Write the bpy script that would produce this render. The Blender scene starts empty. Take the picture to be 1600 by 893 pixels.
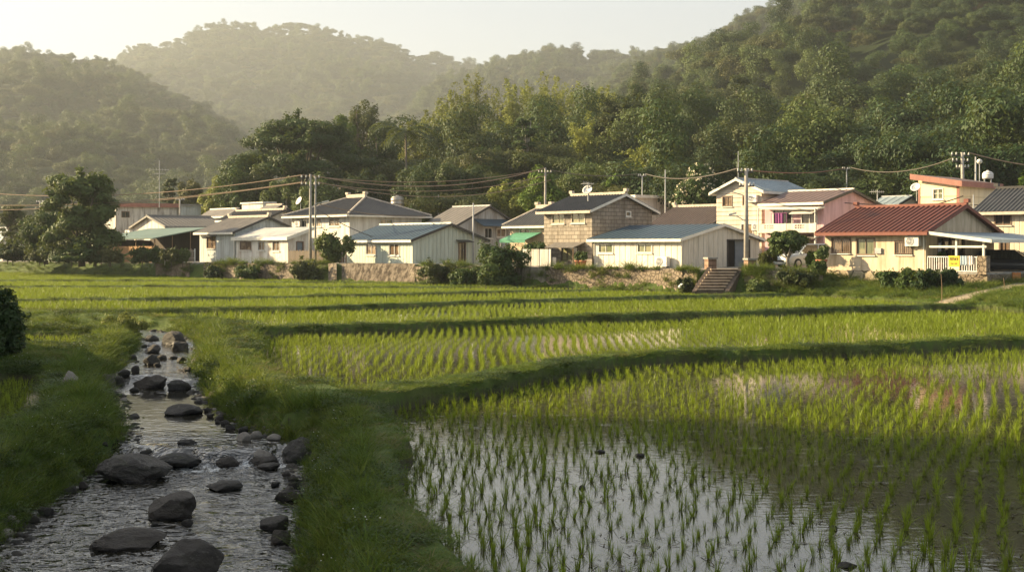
import bpy, bmesh, math, random
import numpy as np
from mathutils import Vector, Matrix

# ------------------------------------------------------------------ camera, light, exposure
scene = bpy.context.scene
COL = scene.collection
R = math.radians
F = 1931.0            # focal length in pixels of the 1600 px wide photograph
H = 3.4               # eye height above the near paddy's water
HY = 385.0            # horizon row

cam_d = bpy.data.cameras.new('camera')
cam = bpy.data.objects.new('camera', cam_d)
COL.objects.link(cam)
cam.location = (0, 0, H)
cam.rotation_euler = (R(90), 0, 0)
cam_d.sensor_width = 36.0
cam_d.lens = 36.0 * F / 1600.0
cam_d.shift_y = -(446.5 - HY) / 1600.0
cam_d.clip_start = 0.1
cam_d.clip_end = 9000
scene.camera = cam

SUN_EL = R(20.0)
SUN_AZ = R(-76.0)     # clockwise from +Y (north, straight ahead): left and slightly ahead
sun_vec = Vector((math.sin(SUN_AZ) * math.cos(SUN_EL), math.cos(SUN_AZ) * math.cos(SUN_EL), math.sin(SUN_EL)))
world = bpy.data.worlds.new('World')
scene.world = world
world.use_nodes = True
wn = world.node_tree
wn.nodes.clear()
sky = wn.nodes.new('ShaderNodeTexSky')
sky.sky_type = 'NISHITA'
sky.sun_disc = False
sky.sun_elevation = SUN_EL
sky.sun_rotation = SUN_AZ
sky.air_density = 0.9
sky.dust_density = 3.0
sky.ozone_density = 1.2
sky.altitude = 60
bg = wn.nodes.new('ShaderNodeBackground')
bg.inputs['Strength'].default_value = 0.086
wo = wn.nodes.new('ShaderNodeOutputWorld')
veil = wn.nodes.new('ShaderNodeMix')          # thin high cloud: evens out the clear sky
veil.data_type = 'RGBA'
veil.inputs[0].default_value = 0.62
veil.inputs[7].default_value = (2.4, 2.4, 2.36, 1)
wn.links.new(sky.outputs[0], veil.inputs[6])
wn.links.new(veil.outputs[2], bg.inputs[0])
wn.links.new(bg.outputs[0], wo.inputs[0])

sun_d = bpy.data.lights.new('sun', 'SUN')
sun_d.energy = 5.0
sun_d.angle = R(0.6)
sun_d.color = (1.0, 0.785, 0.46)
sun = bpy.data.objects.new('sun', sun_d)
COL.objects.link(sun)
sun.rotation_euler = (-sun_vec).to_track_quat('-Z', 'Y').to_euler()

scene.view_settings.view_transform = 'Standard'
scene.view_settings.look = 'None'
scene.view_settings.exposure = 1.82
scene.view_settings.gamma = 1.0
scene.view_settings.use_curve_mapping = False
scene.render.engine = 'CYCLES'
cy = scene.cycles
cy.max_bounces = 6
cy.diffuse_bounces = 2
cy.glossy_bounces = 3
cy.transmission_bounces = 3
cy.volume_bounces = 0
cy.transparent_max_bounces = 6
cy.caustics_reflective = False
cy.caustics_refractive = False
cy.sample_clamp_indirect = 4.0
cy.use_denoising = True
try:
    cy.denoiser = 'OPENIMAGEDENOISE'
    cy.denoising_input_passes = 'RGB_ALBEDO_NORMAL'
    cy.denoising_prefilter = 'ACCURATE'
except Exception:
    pass

rng = np.random.default_rng(7)

# ------------------------------------------------------------------ helpers
def U(px):
    return (px - 800.0) / F

def P(px, py, d):
    """the point seen at pixel (px, py) of the photograph, d metres ahead"""
    return Vector((U(px) * d, d, H - (py - HY) / F * d))

def D_of(py, z=0.0):
    return (H - z) * F / (py - HY)

def tag(o, label=None, cat=None, group=None, kind=None):
    if label: o['label'] = label
    if cat: o['category'] = cat
    if group: o['group'] = group
    if kind: o['kind'] = kind
    return o

def link(o, parent=None):
    COL.objects.link(o)
    if parent is not None:
        o.parent = parent
    return o

def empty(name, loc, rz=0.0, label=None, cat=None, group=None):
    o = bpy.data.objects.new(name, None)
    o.empty_display_size = 0.3
    link(o)
    o.location = loc
    o.rotation_euler = (0, 0, rz)
    return tag(o, label, cat, group)

def mesh_np(name, V, Fq, mats=(), smooth=False, midx=None):
    """mesh from arrays; Fq is an (n,3) or (n,4) array or a list of such arrays"""
    me = bpy.data.meshes.new(name)
    V = np.asarray(V, dtype=np.float32)
    arrs = [a for a in (Fq if isinstance(Fq, list) else [Fq]) if len(a)]
    me.vertices.add(len(V))
    me.vertices.foreach_set('co', V.ravel())
    nl = sum(a.size for a in arrs)
    npoly = sum(len(a) for a in arrs)
    me.loops.add(nl)
    me.loops.foreach_set('vertex_index', np.concatenate([np.asarray(a, dtype=np.int32).ravel() for a in arrs]))
    me.polygons.add(npoly)
    starts = []
    o = 0
    for a in arrs:
        n = a.shape[1]
        starts.append(o + np.arange(len(a)) * n)
        o += a.size
    me.polygons.foreach_set('loop_start', np.concatenate(starts).astype(np.int32))
    if midx is not None:
        me.polygons.foreach_set('material_index', np.asarray(midx, dtype=np.int32))
    for m in mats:
        me.materials.append(m)
    me.polygons.foreach_set('use_smooth', np.full(npoly, smooth, dtype=bool))
    me.update(calc_edges=True)
    me.validate(verbose=False)
    return me

class MB:
    """collects quads, boxes, tubes into one mesh"""
    def __init__(s):
        s.v = []; s.f = []
    def quad(s, *pts):
        n = len(s.v)
        s.v += [tuple(p) for p in pts]
        s.f.append(tuple(range(n, n + len(pts))))
        return s
    def box(s, x0, x1, y0, y1, z0, z1):
        n = len(s.v)
        s.v += [(x0, y0, z0), (x1, y0, z0), (x1, y1, z0), (x0, y1, z0), (x0, y0, z1), (x1, y0, z1), (x1, y1, z1), (x0, y1, z1)]
        s.f += [(n, n+3, n+2, n+1), (n+4, n+5, n+6, n+7), (n, n+1, n+5, n+4), (n+1, n+2, n+6, n+5), (n+2, n+3, n+7, n+6), (n+3, n, n+4, n+7)]
        return s
    def obox(s, c, ex, ey, ez):
        """box from a corner c and three edge vectors"""
        c = Vector(c); ex = Vector(ex); ey = Vector(ey); ez = Vector(ez)
        n = len(s.v)
        for k in (0, 1):
            for q in (c, c + ex, c + ex + ey, c + ey):
                s.v.append(tuple(q + ez * k))
        s.f += [(n, n+3, n+2, n+1), (n+4, n+5, n+6, n+7), (n, n+1, n+5, n+4), (n+1, n+2, n+6, n+5), (n+2, n+3, n+7, n+6), (n+3, n, n+4, n+7)]
        return s
    def slab(s, a, b, c, d, t):
        """thick sheet: quad a,b,c,d (counter-clockwise seen from above), thickness t downwards"""
        n = len(s.v)
        a, b, c, d = (Vector(q) for q in (a, b, c, d))
        nn = (b - a).cross(d - a).normalized() * t
        for q in (a, b, c, d): s.v.append(tuple(q))
        for q in (a, b, c, d): s.v.append(tuple(q - nn))
        s.f += [(n, n+1, n+2, n+3), (n+7, n+6, n+5, n+4), (n, n+4, n+5, n+1), (n+1, n+5, n+6, n+2), (n+2, n+6, n+7, n+3), (n+3, n+7, n+4, n)]
        return s
    def tube(s, pts, rad, n=6, cap=True):
        pts = [Vector(p) for p in pts]
        if not hasattr(rad, '__len__'): rad = [rad] * len(pts)
        rings = []
        ref = None
        for i, p in enumerate(pts):
            t = (pts[min(i + 1, len(pts) - 1)] - pts[max(i - 1, 0)])
            if t.length < 1e-9: t = Vector((0, 0, 1))
            t.normalize()
            if ref is None:
                ref = Vector((1, 0, 0)) if abs(t.x) < 0.8 else Vector((0, 1, 0))
            u = (ref - t * ref.dot(t)).normalized()
            w = t.cross(u)
            ref = u
            base = len(s.v)
            for k in range(n):
                a = 2 * math.pi * k / n
                s.v.append(tuple(p + (u * math.cos(a) + w * math.sin(a)) * rad[i]))
            rings.append(base)
        for a, b in zip(rings, rings[1:]):
            for k in range(n):
                k2 = (k + 1) % n
                s.f.append((a + k, a + k2, b + k2, b + k))
        if cap:
            s.f.append(tuple(rings[0] + k for k in reversed(range(n))))
            s.f.append(tuple(rings[-1] + k for k in range(n)))
        return s
    def lathe(s, c, prof, n=12, axis='z'):
        """prof: list of (r, h)"""
        c = Vector(c)
        rings = []
        for r, h in prof:
            base = len(s.v)
            for k in range(n):
                a = 2 * math.pi * k / n
                x, y = r * math.cos(a), r * math.sin(a)
                s.v.append(tuple(c + (Vector((x, y, h)) if axis == 'z' else Vector((x, -h, y)) if axis == 'y' else Vector((h, x, y)))))
            rings.append(base)
        for a, b in zip(rings, rings[1:]):
            for k in range(n):
                k2 = (k + 1) % n
                s.f.append((a + k, a + k2, b + k2, b + k))
        s.f.append(tuple(rings[0] + k for k in reversed(range(n))))
        s.f.append(tuple(rings[-1] + k for k in range(n)))
        return s
    def build(s, name, mat, parent=None, smooth=False, loc=None):
        me = bpy.data.meshes.new(name)
        me.from_pydata(s.v, [], s.f)
        if mat is not None: me.materials.append(mat)
        if smooth:
            me.polygons.foreach_set('use_smooth', [True] * len(me.polygons))
        me.update()
        o = bpy.data.objects.new(name, me)
        link(o, parent)
        if loc is not None: o.location = loc
        return o

_kids = {}
def copy_tree(o, parent=None):
    c = o.copy()
    COL.objects.link(c)
    if parent is not None: c.parent = parent
    for ch in list(o.children):
        copy_tree(ch, c)
    return c

# value noise
def _hash(ix, iy, seed):
    n = (ix.astype(np.int64) * 374761393 + iy.astype(np.int64) * 668265263 + seed * 974634777) & 0x7fffffff
    n = ((n ^ (n >> 13)) * 1274126177) & 0x7fffffff
    n = n ^ (n >> 16)
    return (n & 0xffff) / 65535.0

def vnoise(x, y, seed=0):
    x = np.asarray(x, dtype=np.float64); y = np.asarray(y, dtype=np.float64)
    ix = np.floor(x).astype(np.int64); iy = np.floor(y).astype(np.int64)
    fx = x - ix; fy = y - iy
    fx = fx * fx * (3 - 2 * fx); fy = fy * fy * (3 - 2 * fy)
    a = _hash(ix, iy, seed); b = _hash(ix + 1, iy, seed); c = _hash(ix, iy + 1, seed); d = _hash(ix + 1, iy + 1, seed)
    return (a * (1 - fx) + b * fx) * (1 - fy) + (c * (1 - fx) + d * fx) * fy

def fbm(x, y, oct=4, seed=0):
    v = 0; a = 0.5
    for k in range(oct):
        v = v + a * (vnoise(x, y, seed + k * 17) * 2 - 1)
        x = np.asarray(x) * 2.03 + 3.1; y = np.asarray(y) * 2.03 + 1.7; a *= 0.5
    return v

def sstep(a, b, x):
    t = np.clip((x - a) / (b - a), 0, 1)
    return t * t * (3 - 2 * t)

# ------------------------------------------------------------------ materials
def new_mat(name):
    m = bpy.data.materials.new(name)
    m.use_nodes = True
    nt = m.node_tree
    nt.nodes.clear()
    out = nt.nodes.new('ShaderNodeOutputMaterial')
    return m, nt, out

def N(nt, t, **kw):
    n = nt.nodes.new(t)
    for k, v in kw.items():
        if k in n.inputs: n.inputs[k].default_value = v
        else: setattr(n, k, v)
    return n

def L(nt, a, b):
    nt.links.new(a, b)

def mixc(nt, fac, a, b, blend='MIX'):
    m = nt.nodes.new('ShaderNodeMix')
    m.data_type = 'RGBA'; m.blend_type = blend
    for sock, val in ((m.inputs[0], fac), (m.inputs[6], a), (m.inputs[7], b)):
        if hasattr(val, 'is_linked'): nt.links.new(val, sock)
        elif isinstance(val, (tuple, list)): sock.default_value = (*val[:3], 1)
        else: sock.default_value = val
    return m.outputs[2]

def ramp(nt, fac, *stops):
    r = nt.nodes.new('ShaderNodeValToRGB')
    el = r.color_ramp.elements
    while len(el) < len(stops): el.new(0.5)
    for e, (p, c) in zip(el, stops):
        e.position = p
        e.color = (c, c, c, 1) if not hasattr(c, '__len__') else (*c[:3], 1)
    nt.links.new(fac, r.inputs[0])
    return r.outputs[0]

def noise(nt, vec, scale, detail=4, rough=0.55, dist=0.0):
    n = N(nt, 'ShaderNodeTexNoise')
    n.inputs['Scale'].default_value = scale
    n.inputs['Detail'].default_value = detail
    n.inputs['Roughness'].default_value = rough
    n.inputs['Distortion'].default_value = dist
    if vec is not None: nt.links.new(vec, n.inputs['Vector'])
    return n.outputs['Fac']

def mapping(nt, vec, scale=(1, 1, 1), loc=(0, 0, 0), rot=(0, 0, 0)):
    m = N(nt, 'ShaderNodeMapping')
    m.inputs['Scale'].default_value = scale
    m.inputs['Location'].default_value = loc
    m.inputs['Rotation'].default_value = rot
    nt.links.new(vec, m.inputs['Vector'])
    return m.outputs[0]

def objco(nt):
    return N(nt, 'ShaderNodeTexCoord').outputs['Object']

def mathn(nt, op, a, b=None):
    m = N(nt, 'ShaderNodeMath', operation=op)
    for s, v in ((m.inputs[0], a), (m.inputs[1], b)):
        if v is None: continue
        if hasattr(v, 'is_linked'): nt.links.new(v, s)
        else: s.default_value = v
    return m.outputs[0]

def bump(nt, h, strength=0.3, dist=0.05):
    b = N(nt, 'ShaderNodeBump')
    b.inputs['Strength'].default_value = strength
    b.inputs['Distance'].default_value = dist
    nt.links.new(h, b.inputs['Height'])
    return b.outputs[0]

def principled(nt, out, color, rough=0.7, spec=0.3, normal=None, metal=0.0):
    p = N(nt, 'ShaderNodeBsdfPrincipled')
    for s, v in ((p.inputs['Base Color'], color), (p.inputs['Roughness'], rough)):
        if hasattr(v, 'is_linked'): nt.links.new(v, s)
        elif hasattr(v, '__len__'): s.default_value = (*v[:3], 1)
        else: s.default_value = v
    p.inputs['Specular IOR Level'].default_value = spec
    p.inputs['Metallic'].default_value = metal
    if normal is not None: nt.links.new(normal, p.inputs['Normal'])
    nt.links.new(p.outputs[0], out.inputs['Surface'])
    return p

MATS = {}
def plain(name, col, rough=0.6, spec=0.3, metal=0.0, dirt=0.25, scale=3.0):
    if name in MATS: return MATS[name]
    m, nt, out = new_mat(name)
    co = objco(nt)
    n = noise(nt, co, scale, 5, 0.6)
    c = mixc(nt, ramp(nt, n, (0.35, 0.0), (0.75, 1.0)), col, tuple(x * (1 - dirt) for x in col))
    principled(nt, out, c, rough, spec, metal=metal)
    MATS[name] = m
    return m

def leaf_mat(name, ca, cb, cc=None, trans=0.35, vary=0.35, rough=0.55, spec=0.25, nscale=0.6):
    """foliage: colour varies per plant (Object Info random), per clump and per leaf"""
    m, nt, out = new_mat(name)
    oi = N(nt, 'ShaderNodeObjectInfo')
    co = objco(nt)
    n = noise(nt, co, nscale, 3, 0.6)
    geo = N(nt, 'ShaderNodeNewGeometry')
    c = mixc(nt, ramp(nt, n, (0.3, 0.0), (0.7, 1.0)), ca, cb)
    if cc is not None:
        c = mixc(nt, ramp(nt, oi.outputs['Random'], (0.35, 0.0), (0.9, 1.0)), c, cc)
    v = N(nt, 'ShaderNodeHueSaturation')
    L(nt, c, v.inputs['Color'])
    val = mathn(nt, 'MULTIPLY_ADD', geo.outputs['Random Per Island'], vary)
    nt.nodes[-1].inputs[2].default_value = 1 - vary / 2
    val2 = mathn(nt, 'MULTIPLY_ADD', oi.outputs['Random'], 0.5)
    nt.nodes[-1].inputs[2].default_value = 0.75
    L(nt, mathn(nt, 'MULTIPLY', val, val2), v.inputs['Value'])
    c = v.outputs[0]
    p = N(nt, 'ShaderNodeBsdfPrincipled')
    L(nt, c, p.inputs['Base Color'])
    p.inputs['Roughness'].default_value = rough
    p.inputs['Specular IOR Level'].default_value = spec
    t = N(nt, 'ShaderNodeBsdfTranslucent')
    tc = mixc(nt, 0.5, c, (0.16, 0.17, 0.02))
    L(nt, tc, t.inputs[0])
    mx = N(nt, 'ShaderNodeMixShader')
    mx.inputs[0].default_value = trans
    L(nt, p.outputs[0], mx.inputs[1]); L(nt, t.outputs[0], mx.inputs[2])
    L(nt, mx.outputs[0], out.inputs['Surface'])
    return m

# ------------------------------------------------------------------ scattering stuff with geometry nodes
def scatter(name, pts, rotz, scl, idx, templates, label, tilt=None, cat=None):
    """one object: template meshes instanced on the points (stuff nobody could count, or the rest of a kind)"""
    pts = np.asarray(pts, dtype=np.float32)
    me = bpy.data.meshes.new(name)
    me.vertices.add(len(pts))
    me.vertices.foreach_set('co', pts.ravel())
    rot = np.zeros((len(pts), 3), dtype=np.float32)
    rot[:, 2] = rotz
    if tilt is not None:
        rot[:, 0] = tilt[:, 0]; rot[:, 1] = tilt[:, 1]
    a = me.attributes.new('rot', 'FLOAT_VECTOR', 'POINT'); a.data.foreach_set('vector', rot.ravel())
    sc = np.asarray(scl, dtype=np.float32)
    if sc.ndim == 1: sc = np.repeat(sc[:, None], 3, axis=1)
    a = me.attributes.new('scl', 'FLOAT_VECTOR', 'POINT'); a.data.foreach_set('vector', np.ascontiguousarray(sc).ravel())
    a = me.attributes.new('idx', 'INT', 'POINT'); a.data.foreach_set('value', np.asarray(idx, dtype=np.int32))
    me.update()
    o = bpy.data.objects.new(name, me)
    link(o)
    tag(o, label, cat, kind='stuff')
    ng = bpy.data.node_groups.new(name + '_nodes', 'GeometryNodeTree')
    ng.interface.new_socket('Geometry', in_out='INPUT', socket_type='NodeSocketGeometry')
    ng.interface.new_socket('Geometry', in_out='OUTPUT', socket_type='NodeSocketGeometry')
    gi = ng.nodes.new('NodeGroupInput'); go = ng.nodes.new('NodeGroupOutput')
    join = ng.nodes.new('GeometryNodeJoinGeometry')
    def attr(nm, dt):
        n = ng.nodes.new('GeometryNodeInputNamedAttribute'); n.data_type = dt
        n.inputs['Name'].default_value = nm
        return n.outputs[0]
    ar, asc, ai = attr('rot', 'FLOAT_VECTOR'), attr('scl', 'FLOAT_VECTOR'), attr('idx', 'INT')
    for k, t in enumerate(templates):
        oi = ng.nodes.new('GeometryNodeObjectInfo')
        oi.inputs['Object'].default_value = t
        cmp_ = ng.nodes.new('FunctionNodeCompare'); cmp_.data_type = 'INT'; cmp_.operation = 'EQUAL'
        ng.links.new(ai, cmp_.inputs[2]); cmp_.inputs[3].default_value = k
        ip = ng.nodes.new('GeometryNodeInstanceOnPoints')
        ng.links.new(gi.outputs[0], ip.inputs['Points'])
        ng.links.new(cmp_.outputs[0], ip.inputs['Selection'])
        ng.links.new(oi.outputs['Geometry'], ip.inputs['Instance'])
        ng.links.new(ar, ip.inputs['Rotation'])
        ng.links.new(asc, ip.inputs['Scale'])
        ng.links.new(ip.outputs[0], join.inputs[0])
    ng.links.new(join.outputs[0], go.inputs[0])
    md = o.modifiers.new('scatter', 'NODES'); md.node_group = ng
    return o

def template(name, me):
    return bpy.data.objects.new(name, me)      # not linked: only read by the scatter nodes
# ------------------------------------------------------------------ the land: paddies, banks, stream
# far edge of each bund as rows of (pixel column, metres ahead)
def curve(ptz, z):
    a = np.array([(p[0], D_of(p[1], z)) for p in ptz], dtype=float)
    return U(a[:, 0]), a[:, 1]
ZW = [0.0, 0.12, 0.22, 0.29, 0.35, 0.41, 0.47]          # water level of each terrace
BT = [0.37, 0.46, 0.51, 0.49, 0.52, 0.58]                # top of each bund
bund_px = [
    [(300, 655), (470, 632), (560, 617), (640, 605), (760, 588), (860, 569), (960, 553), (1060, 546), (1170, 544), (1300, 539), (1400, 534), (1600, 526), (2000, 512), (2600, 495)],
    [(-400, 545), (300, 515), (390, 511), (500, 508), (600, 505), (700, 501), (800, 497), (1000, 490), (1200, 484), (1400, 477), (1600, 472), (2000, 462), (2600, 452)],
    [(-400, 492), (60, 486), (150, 484), (300, 481), (500, 478), (700, 471), (900, 465), (1100, 460), (1300, 456), (1600, 452), (2600, 445)],
    [(-400, 471), (0, 467), (250, 465), (500, 461), (800, 454), (1000, 450), (1300, 448), (2600, 440)],
    [(-400, 449), (0, 447), (200, 446), (500, 447.5), (800, 447), (1000, 446), (2600, 438)],
    [(-400, 436), (0, 437), (300, 437.5), (430, 439), (640, 441.5), (800, 443.5), (2600, 436)],
]
BUND = [curve(b, BT[k]) for k, b in enumerate(bund_px)]
def bund_y(k, u):
    return np.interp(u, BUND[k][0], BUND[k][1])
# foot of the village bank (field edge)
foot_px = [(-500, 150), (0, 138), (200, 121), (300,113), (400, 107.5), (520, 102), (640, 98.5), (830, 91), (1000, 85), (1100, 80.5), (1200, 78.5), (1300, 76), (1360, 73), (1450, 67), (1600, 60), (2000, 50), (2600, 42)]
FU = U(np.array([p[0] for p in foot_px], float)); FD = np.array([p[1] for p in foot_px], float)
bankw_px = [(-500, 3.0), (280, 2.5), (330, 1.6), (520, 1.6), (640, 2.0), (700, 1.3), (820, 0.9), (1060, 0.9), (1090, 1.2), (1180, 2.2), (1280, 3.0), (1340, 5), (1450, 10.5), (1600, 14), (2600, 20)]
BWU = U(np.array([p[0] for p in bankw_px], float)); BW = np.array([p[1] for p in bankw_px], float)
terr_px = [(-500, 1.6), (150, 1.7), (330, 1.9), (640, 2.0), (850, 1.85), (1180, 1.9), (1290, 1.6), (1340, 1.25), (1600, 1.25), (2600, 1.2)]
TU = U(np.array([p[0] for p in terr_px], float)); TZ = np.array([p[1] for p in terr_px], float)
def terr_z(u): return np.interp(u, TU, TZ)

# the bank between stream and paddies: x of its centre line and half width, by distance
bank_c = np.array([(3, .6, .9), (6, -.1, .9), (9, -.75, .9), (12, -1.2, .92), (14.2, -1.68, .83), (15.7, -2.1, .66), (18, -2.3, .78), (19.7, -2.4, .86), (21.2, -2.66, .88), (23.6, -3.5, 1.09), (25.4, -4.3, 1.28), (27, -5.1, 1.25), (29.5, -6.4, .95), (33, -7.6, .95), (36, -8.4, 1.05), (40, -9.2, 1.0), (44, -10.2, 1.15), (47.5, -11.4, 1.2), (50, -13.2, .95), (52.5, -16.6, .85), (56, -21.5, .85), (60, -31, .85), (66, -60, .85), (72, -110, .85)])
def bank_x(y): return np.interp(y, bank_c[:, 0], bank_c[:, 1])
stream_lr = [(2, None, -4.4, -.9), (8, None, -5.6, -1.7), (12, None, -6.3, -2.1)]
_slr = [(15.0, -25, 452), (16.4, 5, 458), (18.4, 60, 468), (19.8, 110, 478), (21.5, 145, 474), (22.8, 168, 462), (23.6, 200, 430), (26, 197, 365), (28, 190, 338), (33.2, 168, 300), (36, 190, 292), (40, 205, 305), (44, 222, 300), (47, 210, 292)]
SY = np.array([2.0, 8.0, 12.0] + [s[0] for s in _slr])
SL = np.array([-5.2, -6.0, -6.3] + [U(s[1]) * s[0] for s in _slr])
SR = np.array([-.9, -1.7, -2.1] + [U(s[2]) * s[0] for s in _slr])
# the stream as a centre line with half width, bending to the left at its far end
stream_c = [(0.5 * (l + r), y, 0.5 * (r - l)) for y, l, r in zip(SY, SL, SR)]
stream_c += [(-15.2, 48.9, 1.5), (-18.5, 50.9, 1.3), (-24, 53.4, 1.3), (-34, 57.0, 1.3), (-60, 62.5, 1.3), (-110, 68, 1.3)]
stream_c = np.array(stream_c)
slev_pts = np.array([(0, -.55), (22.7, -.55), (23.2, -.32), (33.0, -.30), (33.7, -.14), (43.2, -.13), (44.0, 0.0), (49, 0.0), (200, 0.02)])
def stream_level(y): return np.interp(y, slev_pts[:, 0], slev_pts[:, 1])

def poly_dist(X, Y, line):
    """distance to a polyline with a width per vertex: returns distance minus half width, y-parameter of the nearest point"""
    best = np.full(X.shape, 1e9); yy = np.zeros(X.shape)
    for (ax, ay, aw), (bx, by, bw) in zip(line[:-1], line[1:]):
        dx, dy = bx - ax, by - ay
        t = np.clip(((X - ax) * dx + (Y - ay) * dy) / (dx * dx + dy * dy), 0, 1)
        d = np.hypot(X - ax - t * dx, Y - ay - t * dy) - (aw + t * (bw - aw))
        m = d < best
        best = np.where(m, d, best); yy = np.where(m, ay + t * dy, yy)
    return best, yy

FLP = [(21.0, 32.0, 1.55, 7.0), (38.8, 45.5, 1.5, 9.5)]      # two small paddies left of the stream: from, to, gap to the stream, width
FLZ = [0.0, 0.1]
path_px = [(1392, 475, 63), (1440, 469.5, 64), (1500, 463, 66.5), (1560, 453, 70), (1620, 444, 74.5), (1720, 437, 80)]
PATH = np.array([(U(p[0]) * p[2], p[2], .55) for p in path_px])

def left_paddy(X, Y, y0, y1, gap, wid, jit=0.0):
    e = np.interp(Y, SY, SL) - gap
    d = np.minimum(np.minimum(Y - y0, y1 - Y), np.minimum(e - X, X - e + wid)) + jit
    return sstep(-0.05, 0.35, d)

def ground(X, Y):
    """height of the land and masks"""
    X = np.asarray(X, float); Y = np.asarray(Y, float)
    u = X / np.maximum(Y, 0.5)
    n1 = fbm(X * 0.9, Y * 0.9, 3, 5); n2 = fbm(X * 3.1, Y * 3.1, 3, 9)
    left = X < bank_x(Y)
    k = np.zeros(X.shape, int)
    for i in range(6):
        k += (Y > bund_y(i, u)).astype(int)
    zw = np.array(ZW)[k]
    z = zw - 0.10 + 0.05 * n2
    wet = np.ones(X.shape, bool)
    grass = np.zeros(X.shape)
    # bunds
    for i in range(6):
        t = Y - bund_y(i, u) + 0.16 * n1 + 0.08 * n2
        lo, hi = (0.65, 0.8) if i == 0 else (0.55, 0.7) if i < 3 else (0.45, 0.6)
        if i == 0: hi = hi + 1.3 * (1 - sstep(U(760), U(1080), u))
        w = sstep(-lo, -lo * .45, t) * (1 - sstep(hi * .6, hi, t))
        top = BT[i] + 0.05 * n1 + 0.03 * n2
        z = np.maximum(z, (z * (1 - w) + top * w))
        grass = np.maximum(grass, sstep(0.25, 0.6, w))
    # left of the bank line: meadow bank along the stream
    lz = 0.34 + 0.14 * n1 + 0.05 * n2 + 0.25 * sstep(14, 6, Y) * sstep(-3, -9, X)
    for (cx, cy_, rx, ry), fz in zip(FLP, FLZ):
        w = left_paddy(X, Y, cx, cy_, rx, ry, 0.15 * n1)
        lz = lz * (1 - w) + (fz - 0.1) * w
    z = np.where(left, lz, z)
    grass = np.where(left, sstep(0.02, 0.14, lz), grass)
    # bank
    d, yy = poly_dist(X, Y, bank_c[:, [1, 0, 2]])
    d = d + 0.16 * n1 + 0.07 * n2
    w = 1 - sstep(-0.30, 0.12, d)
    top = np.interp(yy, [0, 20, 36, 50, 60], [0.36, 0.36, 0.42, 0.5, 0.5]) + 0.07 * n1 + 0.03 * n2
    z = np.maximum(z, z * (1 - w) + top * w)
    grass = np.maximum(grass, sstep(0.3, 0.7, w))
    # stream bed
    d, yy = poly_dist(X, Y, stream_c)
    d = d + 0.14 * n1 + 0.10 * n2
    lev = stream_level(yy)
    bedz = lev - 0.32 + 0.10 * n2
    ws = 1 - sstep(-0.30, 0.95, d)
    z = np.where(d < 1.1, np.minimum(z, z * (1 - ws) + bedz * ws), z)
    grass = grass * sstep(0.02, 0.25, d)
    wet = wet & ~left
    # village terrace
    fd = np.interp(u, FU, FD); bw = np.interp(u, BWU, BW)
    t = (Y - fd + 0.3 * n1) / bw
    up = np.clip(t, 0, 1) ** 0.85
    tz = terr_z(u) + 0.04 * n1
    zv = 0.45 + (tz - 0.45) * up
    vil = Y > fd - 0.25
    z = np.where(vil, np.maximum(zv, 0.42), z)
    grass = np.where(vil, 1 - 0.0 * t, grass)
    yard = sstep(1.0, 1.25, t)
    # the right, low yard rises again behind the houses
    z = z + np.where(vil, sstep(0, 25, Y - fd - bw) * np.maximum(0, 1.9 - tz), 0)
    # path
    dp, _ = poly_dist(X, Y, PATH)
    path = 1 - sstep(-0.1, 0.25, dp + 0.15 * n1)
    return z, k, wet & ~vil, grass * (1 - path) * np.where(vil, 1 - yard, 1), path, yard * vil

def ground_z(x, y):
    return float(ground(np.array([x]), np.array([y]))[0][0])

# one sheet, rows at growing distance
nr = 760
Dr_ = 4.0 * np.exp(np.linspace(0, math.log(150 / 4.0), nr))
uu = np.concatenate([np.linspace(-1.6, -0.55, 60, endpoint=False), np.linspace(-0.55, 0.55, 820), np.linspace(0.55, 1.6, 61)[1:]])
GX = Dr_[:, None] * uu[None, :]
GY = np.repeat(Dr_[:, None], len(uu), axis=1)
gz, gk, gwet, ggrass, gpath, gyard = ground(GX, GY)

def grid_faces(nr, nc, mask=None):
    i = np.arange(nr - 1)[:, None]; j = np.arange(nc - 1)[None, :]
    a = i * nc + j
    f = np.stack([a, a + 1, a + nc + 1, a + nc], axis=-1)
    if mask is not None: return f[mask]
    return f.reshape(-1, 4)

def add_attr(me, name, arr):
    a = me.attributes.new(name, 'FLOAT', 'POINT')
    a.data.foreach_set('value', np.asarray(arr, dtype=np.float32).ravel())

# ground material
m_ground, nt, out = new_mat('soil_and_turf')
co = objco(nt)
at = lambda nm: (lambda n: (setattr(n, 'attribute_name', nm), n.outputs['Fac'])[1])(N(nt, 'ShaderNodeAttribute'))
n_f = noise(nt, co, 2.2, 6, 0.65); n_c = noise(nt, co, 0.35, 4); n_ff = noise(nt, co, 9.0, 4, 0.7)
mud = mixc(nt, n_f, (0.030, 0.024, 0.016), (0.060, 0.048, 0.030))
turf = mixc(nt, ramp(nt, n_f, (0.3, 0), (0.7, 1)), (0.044, 0.080, 0.011), (0.074, 0.108, 0.015))
turf = mixc(nt, ramp(nt, n_c, (0.45, 0), (0.75, 1)), turf, (0.090, 0.100, 0.026))
turf = mixc(nt, ramp(nt, n_ff, (0.58, 0), (0.68, 1)), turf, (0.055, 0.046, 0.024))
pathc = mixc(nt, n_f, (0.30, 0.24, 0.16), (0.40, 0.33, 0.23))
yardc = mixc(nt, n_f, (0.22, 0.20, 0.17), (0.32, 0.29, 0.25))
c = mixc(nt, at('grass'), mud, turf)
c = mixc(nt, at('yard'), c, yardc)
c = mixc(nt, at('path'), c, pathc)
principled(nt, out, c, 0.85, 0.25, bump(nt, noise(nt, co, 12, 6, 0.7), 0.6, 0.05))

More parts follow.
